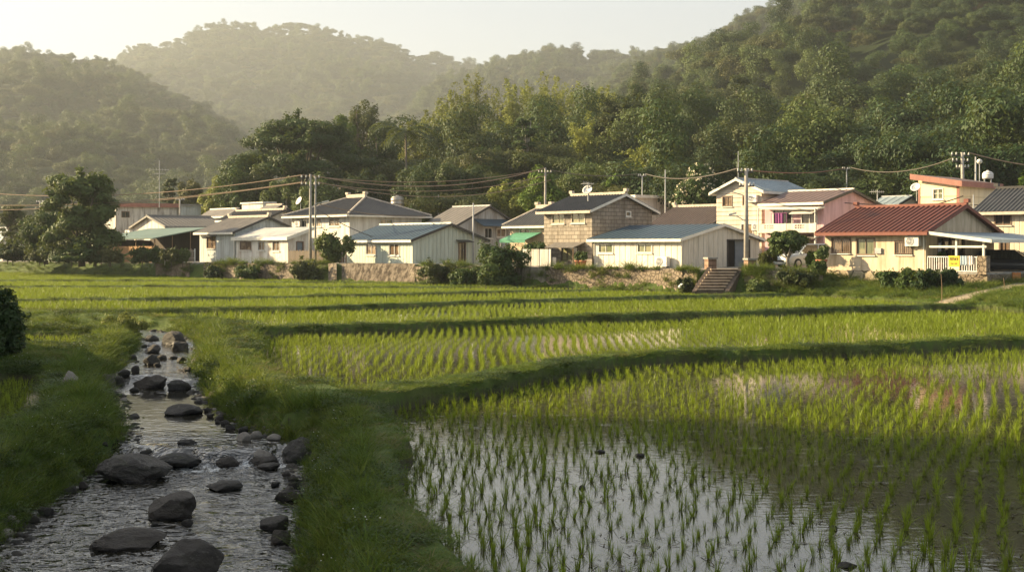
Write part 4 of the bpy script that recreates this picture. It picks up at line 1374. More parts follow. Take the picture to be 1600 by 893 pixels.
def mono_roof(h, z_f, z_b, mat, edge=M_TRIM, oe=0.35, t=0.12, ed=0.16):
    """single pitch: z_f at the front, z_b at the back"""
    A, B = h.L1, h.L2
    sl = (z_b - z_f) / B
    mb = MB().slab((-oe, -oe, z_f - oe * sl + t), (A + oe, -oe, z_f - oe * sl + t), (A + oe, B + oe, z_b + oe * sl + t), (-oe, B + oe, z_b + oe * sl + t), t)
    rf = mb.build('roof', mat, h.root)
    mb = MB()
    fz = lambda y: z_f + y * sl
    mb.box(-oe - .05, A + oe + .05, -oe - .06, -oe - .004, fz(-oe) - ed, fz(-oe) + t + .02)
    for x in (-oe - .05, A + oe + .004):
        mb.obox((x, -oe, fz(-oe) - ed), (0, B + 2 * oe, (B + 2 * oe) * sl), (.046, 0, 0), (0, 0, t + ed + .02))
    mb.build('fascia', edge, rf)
    return rf

def fill_mono_walls(h, z_f, z_b, mat):
    A, B = h.L1, h.L2
    mb = MB()
    mb.quad((A, 0, z_f), (A, B, z_f), (A, B, z_b)); mb.quad((0, B, z_f), (0, 0, z_f), (0, B, z_b)); mb.quad((A, B, z_f), (0, B, z_f), (0, B, z_b), (A, B, z_b))
    return mb.build('upper_wall', mat, h.root)

def ac_unit(loc, rz, label, s=1.0, group=None):
    """outdoor unit, its fan facing local -y, back at y = 0"""
    r = empty('air_conditioner', loc, rz, label, 'air conditioner', group)
    r.scale = (s, s, s)
    MB().box(-.42, .42, -.30, 0, 0.06, .62).build('casing', plain('ac_casing', (0.74, 0.71, 0.64), 0.5, 0.4), r)
    mb = MB().lathe((-.10, -.302, .34), [(0.235, 0), (.235, .02), (.20, .02), (.20, .004)], 20, 'y')
    mb.lathe((-.10, -.302, .34), [(.05, 0), (.05, .024)], 10, 'y')
    for k in range(9):
        a = k * math.pi / 9
        mb.obox((-.10 - math.cos(a) * .2, -.318, .34 - math.sin(a) * .2), (math.cos(a) * .4, 0, math.sin(a) * .4), (0, .006, 0), (-math.sin(a) * .012, 0, math.cos(a) * .012))
    mb.build('fan_grille', M_STEEL, r)
    MB().lathe((-.10, -.3015, .34), [(.23, -.001), (.23, 0.001)], 20, 'y').build('fan_opening', M_DARK, r)
    MB().box(-.36, -.28, -.28, -.02, 0, .06).box(.28, .36, -.28, -.02, 0, .06).build('feet', M_DARK, r)
    return r

# ------------------------------------------------------------------ the houses, from the left of the village to the right
TH = 47
# long white house at the left with its annexe
h = House('village_house', 'long pale metal house with brown-grey gable roof above the small stone steps at the left', 312, 368, 466, 117, 46, 2.08)
h.he = h.zat(361, h.L1, 0); hr = h.zat(340, h.L1, h.L2 / 2)
add_window(h, 'front', (323, 337, 370, 388), M_BROWNF, G_CURT, 1, True, awning=R_OLD, rail=True)
build_walls(h, h.he, W_PALE, 'x', hr)
gable_roof(h, h.he, hr, R_OLD, 'x', 0.5, 0.3, ribs=0.5, ribr=0.03, capr=.16, barge=M_DARK)
MB().tube([h.root.matrix_world.inverted() @ Vector((0, 0, 0)) if False else (h.L1 - .08, -.1, h.he - .1), (h.L1 - .08, -.1, 0)], .05, 6).build('downpipe', M_TRIM, h.root)
hl = h
# annexe: continues the front line of the long house
nx_, ny_ = hl.world(hl.L1 + 0.06, 0.0).xy
h = House('annexe_house', 'low white stained annexe with three windows beside the tall pole', 369, 450, 484, 0.0 + 110.2, 46, 2.08)
h.he = h.zat(371, h.L1, 0); zb = h.he + 0.75
add_window(h, 'front', (375.5, 392.6, 377.8, 390), M_BROWNF, G_CURT, 1, rail=True)
add_window(h, 'front', (403.4, 413.8, 377, 391), M_ALU, G_CURT, 1)
add_window(h, 'front', (425.5, 437, 376, 392), M_ALU, G_CURT, 1, label='window with pale curtains')
add_door(h, 'right', (463, 474, 377, 408), plain('grey_blue_door', (0.18, 0.21, 0.24)))
build_walls(h, h.he, W_STAINED)
fill_mono_walls(h, h.he, zb, W_STAINED)
mono_roof(h, h.he + .02, zb + .02, R_WHITE, M_TRIM, 0.3)

# white two-storey house with hipped tile roof
h = House('hip_roof_house', 'white two-storey house with broad dark hipped tile roof behind the tall utility pole', 456, 546, 659, 118, 46, 1.95)
h.he = h.zat(336, h.L1, 0); hr = h.zat(310, h.L1 / 2, h.L2 / 2)
add_window(h, 'front', (471, 480, 342, 356), M_ALU, G_DARK, 1)
add_window(h, 'front', (488, 502, 341, 354), M_ALU, G_CURT, 1)
add_window(h, 'front', (514, 531, 341, 353), M_ALU, G_CURT, 1)
add_window(h, 'right', (594, 613, 342.5, 353.5), M_ALU, G_GREEN, 1)
build_walls(h, h.he, W_PLASTER)
hip_roof(h, h.he, hr, R_GREY, inset=h.L2 * .38, oe=0.7)
ac_w = h.world(*(h.on('front', 468.5, 352)[0], -.03), h.on('front', 468.5, 350)[1] - .3)
ac_unit(ac_w, -R(46), 'air conditioner unit hung high on the white two-storey house', 1.0)

# mint metal house with blue roof on the concrete apron
h = House('metal_house', 'mint metal house with blue roof standing on a sloped concrete apron', 541, 645, 757, 102, 48, 2.02)
h.he = h.zat(374, h.L1, 0); hr = h.zat(351, h.L1, h.L2 / 2)
add_window(h, 'front', (572, 588, 381, 398), M_ALU, G_CURT, 1)
add_window(h, 'front', (608, 624, 381, 399), M_ALU, G_CURT, 1)
add_door(h, 'right', (716.5, 727.5, 379, 411), G_DARK, M_BROWNF, awning=M_DARK)
build_walls(h, h.he, W_MINT, 'x', hr)
gable_roof(h, h.he, hr, R_BLUE, 'x', 0.4, 0.3, ribs=0.55, ribr=0.025, cap=M_TRIM, capr=.11, barge=M_DARK)
hm = h

# grey weathered house behind the mint one
h = House('weathered_house', 'old house with wide weathered grey sheet roof behind the mint metal house', 664, 716, 808, 120, 47, 1.95)
h.he = h.zat(350, h.L1, 0); hr = h.zat(323, h.L1, h.L2 / 2)
add_window(h, 'right', (757, 769, 356, 372), M_ALU, G_DARK, 1)
add_window(h, 'right', (776, 790, 357, 370), M_TRIM, G_CURT, 1)
build_walls(h, h.he, W_GREY, 'x', hr)
gable_roof(h, h.he, hr, R_OLD, 'x', 0.5, 0.3, ribs=0.6, ribr=0.03, cap=M_STEEL, capr=.09, barge=M_DARK, trim=M_TRIM)
MB().slab((h.L1 + 1.6, h.L2 * .25, h.he - .15), (h.L1 + 1.6, h.L2 + .6, h.he - .15), (h.L1 + .01, h.L2 + .6, h.he + .55), (h.L1 + .01, h.L2 * .25, h.he + .55), .06).build('side_canopy', R_BLUE, h.root)

# small cream house with dark hip roof, left of the brick house
h = House('small_house', 'small cream house with dark hipped roof and a green awning beside the block house', 797, 862, 905, 106, 46, 1.95)
h.he = h.zat(353, h.L1, 0); hr = h.zat(327, h.L1 / 2, h.L2 / 2)
add_window(h, 'front', (812, 828, 357, 369), M_ALU, G_CURT, 1)
build_walls(h, h.he, W_CREAM)
hip_roof(h, h.he, hr, R_DARK, oe=0.5)
a0, zt = h.on('front', 806, 366); a1, _ = h.on('front', 846, 366)
zt = h.zat(365, a0, 0)
MB().slab((a0, -2.0, zt - .55), (a1, -2.0, zt - .55), (a1, -.01, zt + .1), (a0, -.01, zt + .1), .05).quad((a0, -2.0, zt - .80), (a1, -2.0, zt - .80), (a1, -2.0, zt - .58), (a0, -2.0, zt - .58)).build('awning', plain('green_canvas', (0.11, 0.30, 0.19), 0.8, 0.2), h.root)
mbp = MB()
for a in (a0 + .1, a1 - .1): mbp.tube([(a, -1.95, zt - .6), (a, -1.95, -.3)], .035, 6)
mbp.build('awning_posts', M_STEEL, h.root)

# two-storey concrete-block house
h = House('block_house', 'two-storey bare concrete-block house with dark tile gable roof', 850, 925, 1019, 95, 47, 1.9)
h.he = h.zat(327, h.L1, 0); hr = h.zat(305, h.L1, h.L2 / 2)
add_window(h, 'front', (862.6, 882, 330.6, 349), M_CREAMTRIM, G_GREEN, 1)
add_window(h, 'front', (892.8, 914, 330.6, 348), M_CREAMTRIM, G_GREEN, 1)
add_window(h, 'right', (978, 985.5, 327, 338), M_TRIM, G_DARK, 0)
add_window(h, 'front', (877, 903, 384, 407), M_WIRE, G_GREEN, 2, False)
build_walls(h, h.he, W_BLOCK, 'x', hr)
gable_roof(h, h.he, hr, R_DARK, 'x', 0.55, 0.35, ribs=0.30, ribr=0.05, cap=M_CREAMTRIM, capr=.17, barge=M_TRIM, trim=M_CREAMTRIM)
a0 = h.on('front', 869, 380)[0]; a1 = h.on('front', 914, 380)[0]; zt = h.zat(379, a1, 0)
MB().slab((a0, -1.3, zt - .35), (a1, -1.3, zt - .35), (a1, -.01, zt + .05), (a0, -.01, zt + .05), .05).build('porch_roof', R_OLD, h.root)
mbp = MB()
for a in (a0 + .08, a1 - .08): mbp.tube([(a, -1.22, zt - .42), (a, -1.22, -.2)], .04, 6)
mbp.build('porch_posts', W_WOOD, h.root)
hb_ = h
p = h.world(h.on('front', 889, 410)[0], -1.9); ac_unit((p.x, p.y, 1.86), -R(47), 'white air conditioner unit on the ground below the block house', 1.15)

# white metal shed with blue roof
h = House('metal_shed', 'white corrugated metal shed with faded blue roof and open garage end', 927, 1065, 1186, 86.5, 48, 1.9, 'shed')
h.he = h.zat(373, h.L1, 0); hr = h.zat(352, h.L1, h.L2 / 2)
add_window(h, 'front', (935.3, 957.7, 380, 395), M_ALU, G_GREEN, 1, awning=None)
add_window(h, 'front', (996, 1018.7, 380, 394.5), M_ALU, G_GREEN, 1)
ga0, _ = h.on('right', 1137, 380); ga1, _ = h.on('right', 1170, 380)
gz1 = h.he - .1
h.wallholes['right'].append((ga0, ga1, 0.02, gz1))
build_walls(h, h.he, W_WHITE, 'x', hr)
MB().box(h.L1 - .25, h.L1 - .20, ga0 + (ga1 - ga0) * .45, ga1, .02, gz1).build('garage_door', plain('grey_blue_door', (0.18, 0.21, 0.24)), h.root)
MB().box(h.L1 - .06, h.L1 + .06, ga0 - .10, ga0, .02, gz1 + .1).box(h.L1 - .06, h.L1 + .06, ga1, ga1 + .10, .02, gz1 + .1).box(h.L1 - .058, h.L1 + .058, ga0, ga1, gz1, gz1 + .098).build('garage_frame', M_DARK, h.root)
gable_roof(h, h.he, hr, R_BLUE, 'x', 0.4, 0.3, ribs=0.6, ribr=0.028, cap=None, barge=M_TRIM)
MB().tube([(.06, -.09, h.he - .2), (.06, -.09, -.05)], .05, 6).build('downpipe', M_DARK, h.root)
p = h.world(h.on('front', 1040, 415)[0], -.15); ac_unit((p.x, p.y, 1.92), -R(48), 'air conditioner unit at the foot of the white metal shed', 1.25)
hs = h

# flat pale building behind the block house, and the old tiled house beside it
h = House('flat_house', 'low flat-roofed pale building between the block house and the flowering tree', 985, 992, 1052, 124, 47, 1.95)
h.he = h.zat(307, h.L1, 0)
build_walls(h, h.he, W_PLASTER); mono_roof(h, h.he + .02, h.he + .1, R_WHITE, M_TRIM, .4)
h = House('tiled_house', 'old low house with brown barrel-tile roof and pale ridge behind the white shed', 1022, 1112, 1180, 110, 44, 1.95)
h.he = h.zat(349, h.L1, 0); hr = h.zat(324, h.L1 / 2, h.L2 / 2)
add_window(h, 'front', (1070, 1078, 352, 360), M_BROWNF, G_DARK, 1)
build_walls(h, h.he, W_PINK, 'x', hr)
gable_roof(h, h.he, hr, roof_mat('brown_tile_roof', (0.10, 0.075, 0.06), (0.16, 0.12, 0.10), step=.32), 'x', 0.5, 0.3, ribs=0.30, ribr=0.055, cap=M_CREAMTRIM, capr=.18, trim=M_CREAMTRIM)

# cream siding house, gable to the front
h = House('siding_house', 'tall cream siding house with a gable front behind the right utility pole', 1119.5, 1190, 1262, 98, 46, 1.9)
h.he = h.zat(297, h.L1, 0); hr = h.zat(281, h.L1 / 2, 0)
add_window(h, 'front', (1129, 1144, 306.5, 322), M_BROWNF, G_CURT, 1)
add_window(h, 'front', (1160.5, 1165.5, 306, 321), M_BROWNF, G_DARK, 0)
add_window(h, 'front', (1157.7, 1177, 349.5, 366), M_ALU, G_CURT, 1)
build_walls(h, h.he, W_SIDING, 'y', hr)
gable_roof(h, h.he, hr, R_LBLUE, 'y', 0.45, 0.4, ribs=0.6, ribr=0.03, cap=M_STEEL, capr=.08, barge=M_TRIM, gutter=True)
a, z = h.on('front', 1178.5, 317); p = h.world(a, -.03, z); ac_unit(p, -R(46), 'air conditioner unit high on the cream siding house', 1.0)
a, z = h.on('front', 1190, 361); p = h.world(min(a, h.L1 - .3), -.03, z); ac_unit(p, -R(46), 'air conditioner unit low on the cream siding house, beside the balcony', 1.0)

# pink house with balcony
h = House('balcony_house', 'pink two-storey house with brown roof and a long pale balcony', 1195, 1287, 1368, 93, 46, 1.9)
h.he = h.zat(315, h.L1, 0); hr = h.zat(298, h.L1, h.L2 / 2)
add_window(h, 'front', (1208, 1238, 328, 350), M_ALU, G_DARK, 1, False)
add_window(h, 'front', (1252, 1277, 332, 350), M_ALU, G_DARK, 1, False)
add_window(h, 'front', (1250, 1276, 376, 392), M_BROWNF, G_CURT, 1)
build_walls(h, h.he, wall_mat('balcony_house_plaster', (0.62, 0.40, 0.42), 'stucco', 0.4), 'x', hr)
gable_roof(h, h.he, hr, R_BROWN, 'x', 0.5, 0.3, ribs=0.5, ribr=0.025, cap=M_TRIM, capr=.1, barge=M_DARK)
zf = h.zat(362, h.L1, -1); zp = h.zat(348.5, h.L1, -1)
mb = MB()
mb.box(0.02, h.L1 + .02, -1.1, -.01, zf - .05, zf + .10)
q = h.L1 / 2
for x0, x1, cut in ((0.02, q - .08, (.28, .62)), (q + .08, h.L1, (.28, .62))):
    w = x1 - x0
    a, b = x0 + w * cut[0], x0 + w * cut[1]
    zc, zd = zf + .1 + (zp - zf - .1) * .30, zf + .1 + (zp - zf - .1) * .82
    mb.box(x0, a, -1.1, -.98, zf + .104, zp); mb.box(b, x1, -1.1, -.98, zf + .104, zp)
    mb.box(a, b, -1.1, -.98, zf + .104, zc); mb.box(a, b, -1.1, -.98, zd, zp)
    for k in range(1, 4): mb.box(a + (b - a) * k / 4 - .03, a + (b - a) * k / 4 + .03, -1.08, -1.0, zc, zd)
    mb.box(a, b, -1.08, -1.001, (zc + zd) / 2 - .03, (zc + zd) / 2 + .03)
for x in (.02, q - .08, h.L1 - .14): mb.box(x, x + .16, -1.12, -.97, zf + .104, zp + .02)
mb.build('balcony', wall_mat('balcony_plaster', (0.76, 0.68, 0.56), 'stucco', .4), h.root)
MB().slab((0, -1.0, h.zat(325, 0, -1)), (h.L1 + .1, -1.0, h.zat(325, h.L1, -1)), (h.L1 + .1, -.005, h.zat(322, h.L1, 0)), (0, -.005, h.zat(321, 0, 0)), .12).build('canopy', M_TRIM, h.root)
xa = h.L1 * .56; MB().slab((xa, -1.15, h.zat(333, h.L1, -1)), (h.L1 - .25, -1.15, h.zat(333, h.L1, -1)), (h.L1 - .25, -.3, h.zat(326.5, h.L1, 0)), (xa, -.3, h.zat(326.5, h.L1, 0)), .04).build('awning', plain('pale_canvas', (0.62, 0.58, 0.50), .8, .2), h.root)
mbp = MB()
for x in (.1, h.L1 - .1): mbp.tube([(x, -1.04, zp), (x, -1.04, h.zat(325.5, x, -1))], .05, 6); mbp.tube([(x, -1.0, zf - .05), (x, -1.0, -.2)], .09, 6)
mbp.build('balcony_posts', M_TRIM, h.root)
MB().slab((h.L1 * .45, -1.3, h.zat(372, h.L1, -1)), (h.L1, -1.3, h.zat(372, h.L1, -1)), (h.L1, -.01, h.zat(367.5, h.L1, 0)), (h.L1 * .45, -.01, h.zat(367.5, h.L1, 0)), .05).build('lower_awning', R_OLD, h.root)
hp = h
pa, pz = h.on('front', 1217, 346, 0.75)
b = h.world(pa, -.75, zf + .10)
mb = MB()
n_ = 9
for k in range(n_):
    x0, x1 = -.36 + .72 * k / n_, -.36 + .72 * (k + 1) / n_
    y0, y1 = .05 * math.sin(k * 2.3), .05 * math.sin((k + 1) * 2.3)
    mb.slab((x0, y0, 1.35), (x1, y1, 1.35), (x1, y1 + .03, .35), (x0, y0 + .03, .35), .02)
mb.tube([(-.7, .01, 1.36), (.7, .01, 1.36)], .02, 6).tube([(-.7, .01, 1.36), (-.7, .01, 0)], .02, 6).tube([(.7, .01, 1.36), (.7, .01, 0)], .02, 6)
o = mb.build('laundry_sheet', plain('magenta_cloth', (0.30, 0.10, 0.24), .85, .1)); o.location = b; o.rotation_euler = (0, 0, -R(46))
tag(o, 'magenta sheet drying on a rack on the balcony of the pink house', 'laundry')

# cream house with red roof
h = House('red_roof_house', 'cream single-storey house with red ribbed roof and a porch at its right end', 1289, 1447, 1553, 76, 48, 1.85)
h.he = h.zat(359.5, h.L1, 0); hr = h.zat(323, h.L1, h.L2 / 2)
add_window(h, 'front', (1300, 1328.5, 372, 395), M_BROWNF, G_CURT, 1, bars=9)
add_window(h, 'front', (1338, 1366.7, 372, 398), M_BROWNF, G_GREEN, 1)
add_window(h, 'front', (1398.5, 1425, 376, 397), M_BROWNF, G_CURT, 1, bars=8)
pa0 = h.L2 * .16; pa1 = h.L2 * .55
h.wallholes['right'].append((pa0, pa1, .05, 2.15))
build_walls(h, h.he, W_CREAM, 'x', hr, base=-.02)
mb = MB().box(h.L1 - .14, h.L1 - .09, pa0 + .02, pa1 - .02, .05, 2.12)
dd = mb.build('sliding_door', G_DARK, h.root)
mb = MB()
for k in range(5):
    y = pa0 + (pa1 - pa0) * k / 4; mb.box(h.L1 - .085, h.L1 + .02, y - .035, y + .035, .05, 2.15)
mb.box(h.L1 - .08, h.L1 + .018, pa0 + .04, pa1 - .04, 2.08, 2.15)
mb.build('frame', M_BROWNF, dd)
gable_roof(h, h.he, hr, R_RED, 'x', 0.55, 0.4, ribs=0.36, ribr=0.06, cap=M_REDTRIM, capr=.14, barge=M_REDTRIM, trim=M_REDTRIM)
# flagstone plinth
zb = -.75
mb = MB()
mb.box(-.10, h.L1 + .08, -.16, -.001, zb, .02)
mb.box(-.10, -.001, -.001, h.L2, zb, .02)
mb.build('plinth', W_PSTONE, h.root)
a, z = h.on('front', 1429, 384); p = h.world(a, -.03, z - .08); ac_unit(p, -R(48), 'air conditioner unit on the cream wall under the red eave', 1.1)
# porch: floor, stone base, roof, posts, railing
pw = 4.0
A, B = h.L1, h.L2
MB().box(A + .09, A + pw, -.1, B, -.10, .0).build('porch_floor', M_CONC, h.root)
MB().box(A + .085, A + pw - .02, -.085, -.005, zb - .3, -.102).box(A + pw - .1, A + pw - .015, -.004, B * .6, zb - .3, -.102).build('porch_base', W_STONE, h.root)
z0, z1 = h.he - .10, h.he - .62
MB().slab((A + .4, -.45, z0), (A + pw + .4, -.45, z1), (A + pw + .4, B + 1.5, z1), (A + .4, B + 1.5, z0), .09).build('porch_roof', R_LBLUE, h.root)
mb = MB()
mb.obox((A + .38, -.52, z0 - .16), (pw + .06, 0, z1 - z0), (0, .06, 0), (0, 0, .19))
mb.box(A + pw + .41, A + pw + .47, -.52, B + 1.5, z1 - .16, z1 + .03)
mb.build('porch_fascia', M_TRIM, h.root)
mb = MB().box(A + pw * .06, A + pw - .1, -.05, .03, z1 - .45, z1 - .33).build('porch_beam', M_TRIM, h.root)
xa = A + pw * .50; xb = A + pw * .93
for x, zz in ((xa, 0), (xb, 1.0)):
    MB().box(x - .06, x + .06, -.06, .06, zz, z0 + (z1 - z0) * (x - A) / pw - .15).build('porch_post', M_TRIM, h.root)
MB().box(xb - .28, xb + .28, -.24, .24, -.1, 1.0).build('stone_pillar', W_STONE, h.root)
mb = MB()
x0, x1 = A + .12, xb - .30
mb.box(x0, x1, -.045, .0, .90, .96); mb.box(x0, x1, -.045, .0, .04, .10)
n = 22
for k in range(n + 1):
    x = x0 + (x1 - x0) * k / n
    mb.box(x - .022, x + .022, -.043, -.003, .10, .90)
rl = mb.build('railing', plain('white_railing', (0.78, 0.74, 0.68), .5, .4), h.root)
hc = h
# the yellow notice tied to the railing
s0 = h.L1 + pw * .38; s1 = s0 + .72
r = empty('notice_board', h.world((s0 + s1) / 2, -.07, .12), -R(48), 'yellow notice with black hand lettering tied to the white porch railing', 'sign')
w = (s1 - s0) / 2
MB().box(-w, w, -.02, 0, 0, .88).build('sheet', plain('yellow_sheet', (0.64, 0.49, 0.05), .6, .2), r)
MB().box(-w * .96, w * .96, -.026, -.021, .02, .22).build('pale_strip', plain('pale_paper', (0.74, 0.66, 0.46), .7, .2), r)
mb = MB()
def strokes(x, z, sc, pat):
    for (ax, az, bx, bz) in pat:
        p = Vector((x + ax * sc, -.0215, z + az * sc)); q = Vector((x + bx * sc, -.0215, z + bz * sc)); d = q - p
        nn = Vector((-d.z, 0, d.x)).normalized() * sc * .09
        mb.obox(p - nn, d, nn * 2, (0, -.004, 0))
glyphs = [[(0, .9, .8, 1), (.4, 1, .35, 0), (0, .5, .8, .55), (.4, .5, .8, 0)], [(.05, 1, .05, 0), (.05, 1, .75, 1), (.75, 1, .75, .3), (.05, .55, .75, .55), (.05, .1, .75, .1)],
          [(0, .7, .8, .7), (.4, 1, .4, 0), (.4, .7, 0, 0), (.4, .7, .8, 0)], [(.0, 1, .3, .75), (0, .6, .8, .6), (.5, 1, .5, 0), (.1, .2, .5, 0)]]
for k, g in enumerate(glyphs): strokes(-.27 + k * .145, .60, .16, g)
for k in range(5): strokes(-.20 + k * .085, .36, .075, glyphs[(k + 1) % 4])
mb.build('lettering', plain('black_ink', (0.03, 0.028, 0.025), .7, .2), r)

def hung_cloth(label, x0, x1, col, seed):
    mb = MB(); rr_ = random.Random(seed); n_ = 8
    for k in range(n_):
        a, b = x0 + (x1 - x0) * k / n_, x0 + (x1 - x0) * (k + 1) / n_
        ya, yb = -.09 + .02 * math.sin(k * 1.9 + seed), -.09 + .02 * math.sin((k + 1) * 1.9 + seed)
        lo = .42 + .08 * rr_.random()
        mb.slab((a, ya, .99), (b, yb, .99), (b, yb + .03, lo), (a, ya + .03, lo), .012)
    o = mb.build('hung_cloth', plain('cloth_' + str(seed), col, .9, .1)); o.location = h.world(0, 0, 0); o.rotation_euler = (0, 0, -R(48))
    tag(o, label, 'laundry')
hung_cloth('pale blue cloth hanging over the white porch railing right of the yellow notice', x0 + (x1 - x0) * .66, x0 + (x1 - x0) * .78, (.45, .55, .62), 3)
hung_cloth('white cloth hanging over the porch railing beside the pale blue one', x0 + (x1 - x0) * .80, x0 + (x1 - x0) * .90, (.74, .70, .64), 4)
mb = MB().tube([(h.L1 - .1, -.1, h.he - .25), (h.L1 - .1, -.1, -.1)], .045, 6)
mb.build('downpipe', M_TRIM, h.root)
MB().box(h.L1 * .52, h.L1 * .58, -.12, -.003, 1.1, 1.45).build('meter_box', M_STEEL, h.root)
# tower house behind, right tiled house, small blue-roofed house
h = House('tower_house', 'narrow cream upper storey with sloped red-brown flat roof behind the red-roofed house', 1435, 1499, 1556, 92, 47, 1.6)
h.he = h.zat(284.5, h.L1, 0)
add_window(h, 'front', (1457.5, 1473.7, 295, 311), M_TRIM, G_GREEN, 1, rail=True)
build_walls(h, h.he, wall_mat('cream_panel_wall', (0.80, 0.68, 0.46), 'siding', .3, 1.1))
A, B = h.L1, h.L2
zl = h.he + .55
MB().quad((0, 0, h.he), (A, 0, h.he), (0, 0, zl)).quad((0, B, h.he), (0, 0, h.he), (0, 0, zl), (0, B, zl)).quad((A, B, h.he), (0, B, h.he), (0, B, zl)).build('upper_wall', wall_mat('cream_panel_wall', (0.80, 0.68, 0.46)), h.root)
sl = .55 / A
rf = MB().slab((-.4, -.45, zl + .4 * sl + .12), (A + .4, -.45, h.he - .4 * sl + .12), (A + .4, B + .3, h.he - .4 * sl + .12), (-.4, B + .3, zl + .4 * sl + .12), .12).build('roof', R_BROWN, h.root)
mb = MB(); mb.obox((-.42, -.52, zl + .4 * sl - .28), (A + .84, 0, -sl * (A + .84)), (0, .06, 0), (0, 0, .42)); mb.box(A + .405, A + .46, -.52, B + .3, h.he - .4 * sl - .28, h.he - .4 * sl + .13)
mb.build('fascia', R_RUSTRED, rf)
MB().box(A - .22, A + .015, -.02, -.003, 0, h.he - .02).box(-.015, .15, -.02, -.003, 0, h.he - .02).build('corner_trim', R_RUSTRED, h.root)
h = House('dark_tile_house', 'two-storey house with dark tile roof and ribbed metal wall at the right edge', 1530, 1700, 1760, 80, 45, 1.4)
h.he = h.zat(328, 0, 0); hr = h.zat(297, 0, h.L2 / 2)
add_window(h, 'front', (1554, 1580, 330, 351), M_BROWNF, G_DARK, 1)
add_window(h, 'front', (1562, 1576, 374, 392), M_BROWNF, G_CURT, 1)
build_walls(h, h.he, wall_mat('buff_metal_wall', (0.66, 0.58, 0.44), 'metal', .35, .35), 'x', hr)
gable_roof(h, h.he, hr, R_DARK, 'x', 0.6, 0.3, ribs=0.30, ribr=0.05, cap=M_DARK, capr=.14, trim=M_CREAMTRIM)
h = House('sheet_roof_house', 'small white house with pale blue-grey sheet roof between the pink and the tower house', 1366, 1404, 1437, 112, 46, 1.9)
h.he = h.zat(318, h.L1, 0); hr = h.zat(308, h.L1, h.L2 / 2)
build_walls(h, h.he, W_PLASTER, 'x', hr)
gable_roof(h, h.he, hr, R_LBLUE, 'x', 0.5, 0.3, ribs=0.7, ribr=0.03, cap=M_STEEL, capr=.08)

# far left: long building, pale box, gabled house, open shed with green canopy
h = House('warehouse', 'long stained white building with red-brown roof edge behind the round tree', 163, 181, 277, 152, 46, 1.9, 'building')
h.he = h.zat(319, h.L1, 0)
add_window(h, 'right', (190, 202, 330, 340), M_BROWNF, G_DARK, 1)
build_walls(h, h.he, wall_mat('rain_stained_wall', (0.60, 0.57, 0.50), 'stucco', .8, dirtcol=(.2, .17, .14)))
mono_roof(h, h.he + .02, h.he + .12, R_BROWN, R_RUSTRED, .3, .12, .35)
h = House('box_building', 'small pale grey flat building at the end of the long white building', 274, 280, 314, 158, 46, 1.9, 'building')
h.he = h.zat(320.5, h.L1, 0)
build_walls(h, h.he, W_PALE); mono_roof(h, h.he + .02, h.he + .06, R_WHITE, M_CONC, .15, .1, .1)
h = House('gabled_house', 'whitewashed house with a gable front and long grey roof above the green canopy', 210, 260, 350, 136, 46, 1.95)
h.he = h.zat(353, h.L1, 0); hr = h.zat(338, h.L1 / 2, 0)
build_walls(h, h.he, W_STAINED, 'y', hr)
gable_roof(h, h.he, hr, R_GREY, 'y', 0.5, 0.4, ribs=0.5, ribr=0.035, cap=M_CONC, capr=.1, barge=M_CONC, trim=M_CONC)
a, z = h.on('front', 206, 352); p = h.world(.2, -.6, h.he - 1.2)
o = ac_unit(p, -R(46), 'air conditioner unit on a bracket before the whitewashed gable', 1.3)
h = House('open_shed', 'open shed with low green sheet canopy and orange board parapet at the left', 157, 241, 322, 124, 46, 2.0, 'shed')
z0 = h.zat(372, h.L1, 0); z1 = h.zat(355, h.L1, h.L2)
A, B = h.L1, h.L2
MB().slab((-.5, -.5, z0), (A + .5, -.5, z0), (A + .5, B, z1), (-.5, B, z1), .09).build('canopy', R_GREEN, h.root)
mb = MB()
for x in (.1, A * .33, A * .66, A - .1): mb.tube([(x, .1, -.3), (x, .1, z0 - .08)], .06, 6)
for y in (B * .35, B * .7, B - .1): mb.tube([(A - .1, y, -.3), (A - .1, y, z0 + (z1 - z0) * y / B - .12)], .05, 6)
mb.build('posts', W_WOOD, h.root)
MB().box(0, A, B - .05, B + .05, -.3, z1 - .1).box(-.05, .05, 0, B - .06, -.3, z0 - .15).build('back_wall', wall_mat('dark_board_wall', (.10, .075, .055), 'boards', .4, .2), h.root)
MB().box(0, A, -.08, 0, -.35, h.zat(384.5, A, 0)).build('parapet', W_ORANGE, h.root)
MB().box(A * .25, A * .8, 1.2, 2.0, -.3, .75).build('counter', W_WOOD, h.root)
os_ = h
# roofs in the middle distance
h = House('white_flat_house', 'white flat-roofed block behind the long pale house', 378, 411, 430, 142, 44, 1.9)
h.he = h.zat(317, h.L1, 0); build_walls(h, h.he, W_PLASTER); mono_roof(h, h.he + .02, h.he + .05, R_WHITE, M_TRIM, .1, .1, .05)
h = House('dark_gable_house', 'dark house with a low grey gable beside the white flat-roofed block', 402, 420, 456, 134, 44, 1.9)
h.he = h.zat(331, h.L1, 0); hr = h.zat(321, h.L1, h.L2 / 2)
build_walls(h, h.he, W_GREY, 'x', hr); gable_roof(h, h.he, hr, R_OLD, 'x', .5, .4, cap=M_CREAMTRIM, capr=.1)
h = House('low_tile_house', 'low house with dark tile roof and mortar ridge right behind the long pale house', 345, 415, 470, 128, 46, 1.9)
h.he = h.zat(341, h.L1, 0); hr = h.zat(329, h.L1, h.L2 / 2)
build_walls(h, h.he, W_GREY, 'x', hr); gable_roof(h, h.he, hr, R_GREY, 'x', .5, .3, ribs=.34, ribr=.045, cap=M_CREAMTRIM, capr=.16)
h = House('grey_sheet_house', 'low grey sheet-roofed house left of the white flat-roofed block', 318, 358, 384, 148, 46, 1.9)
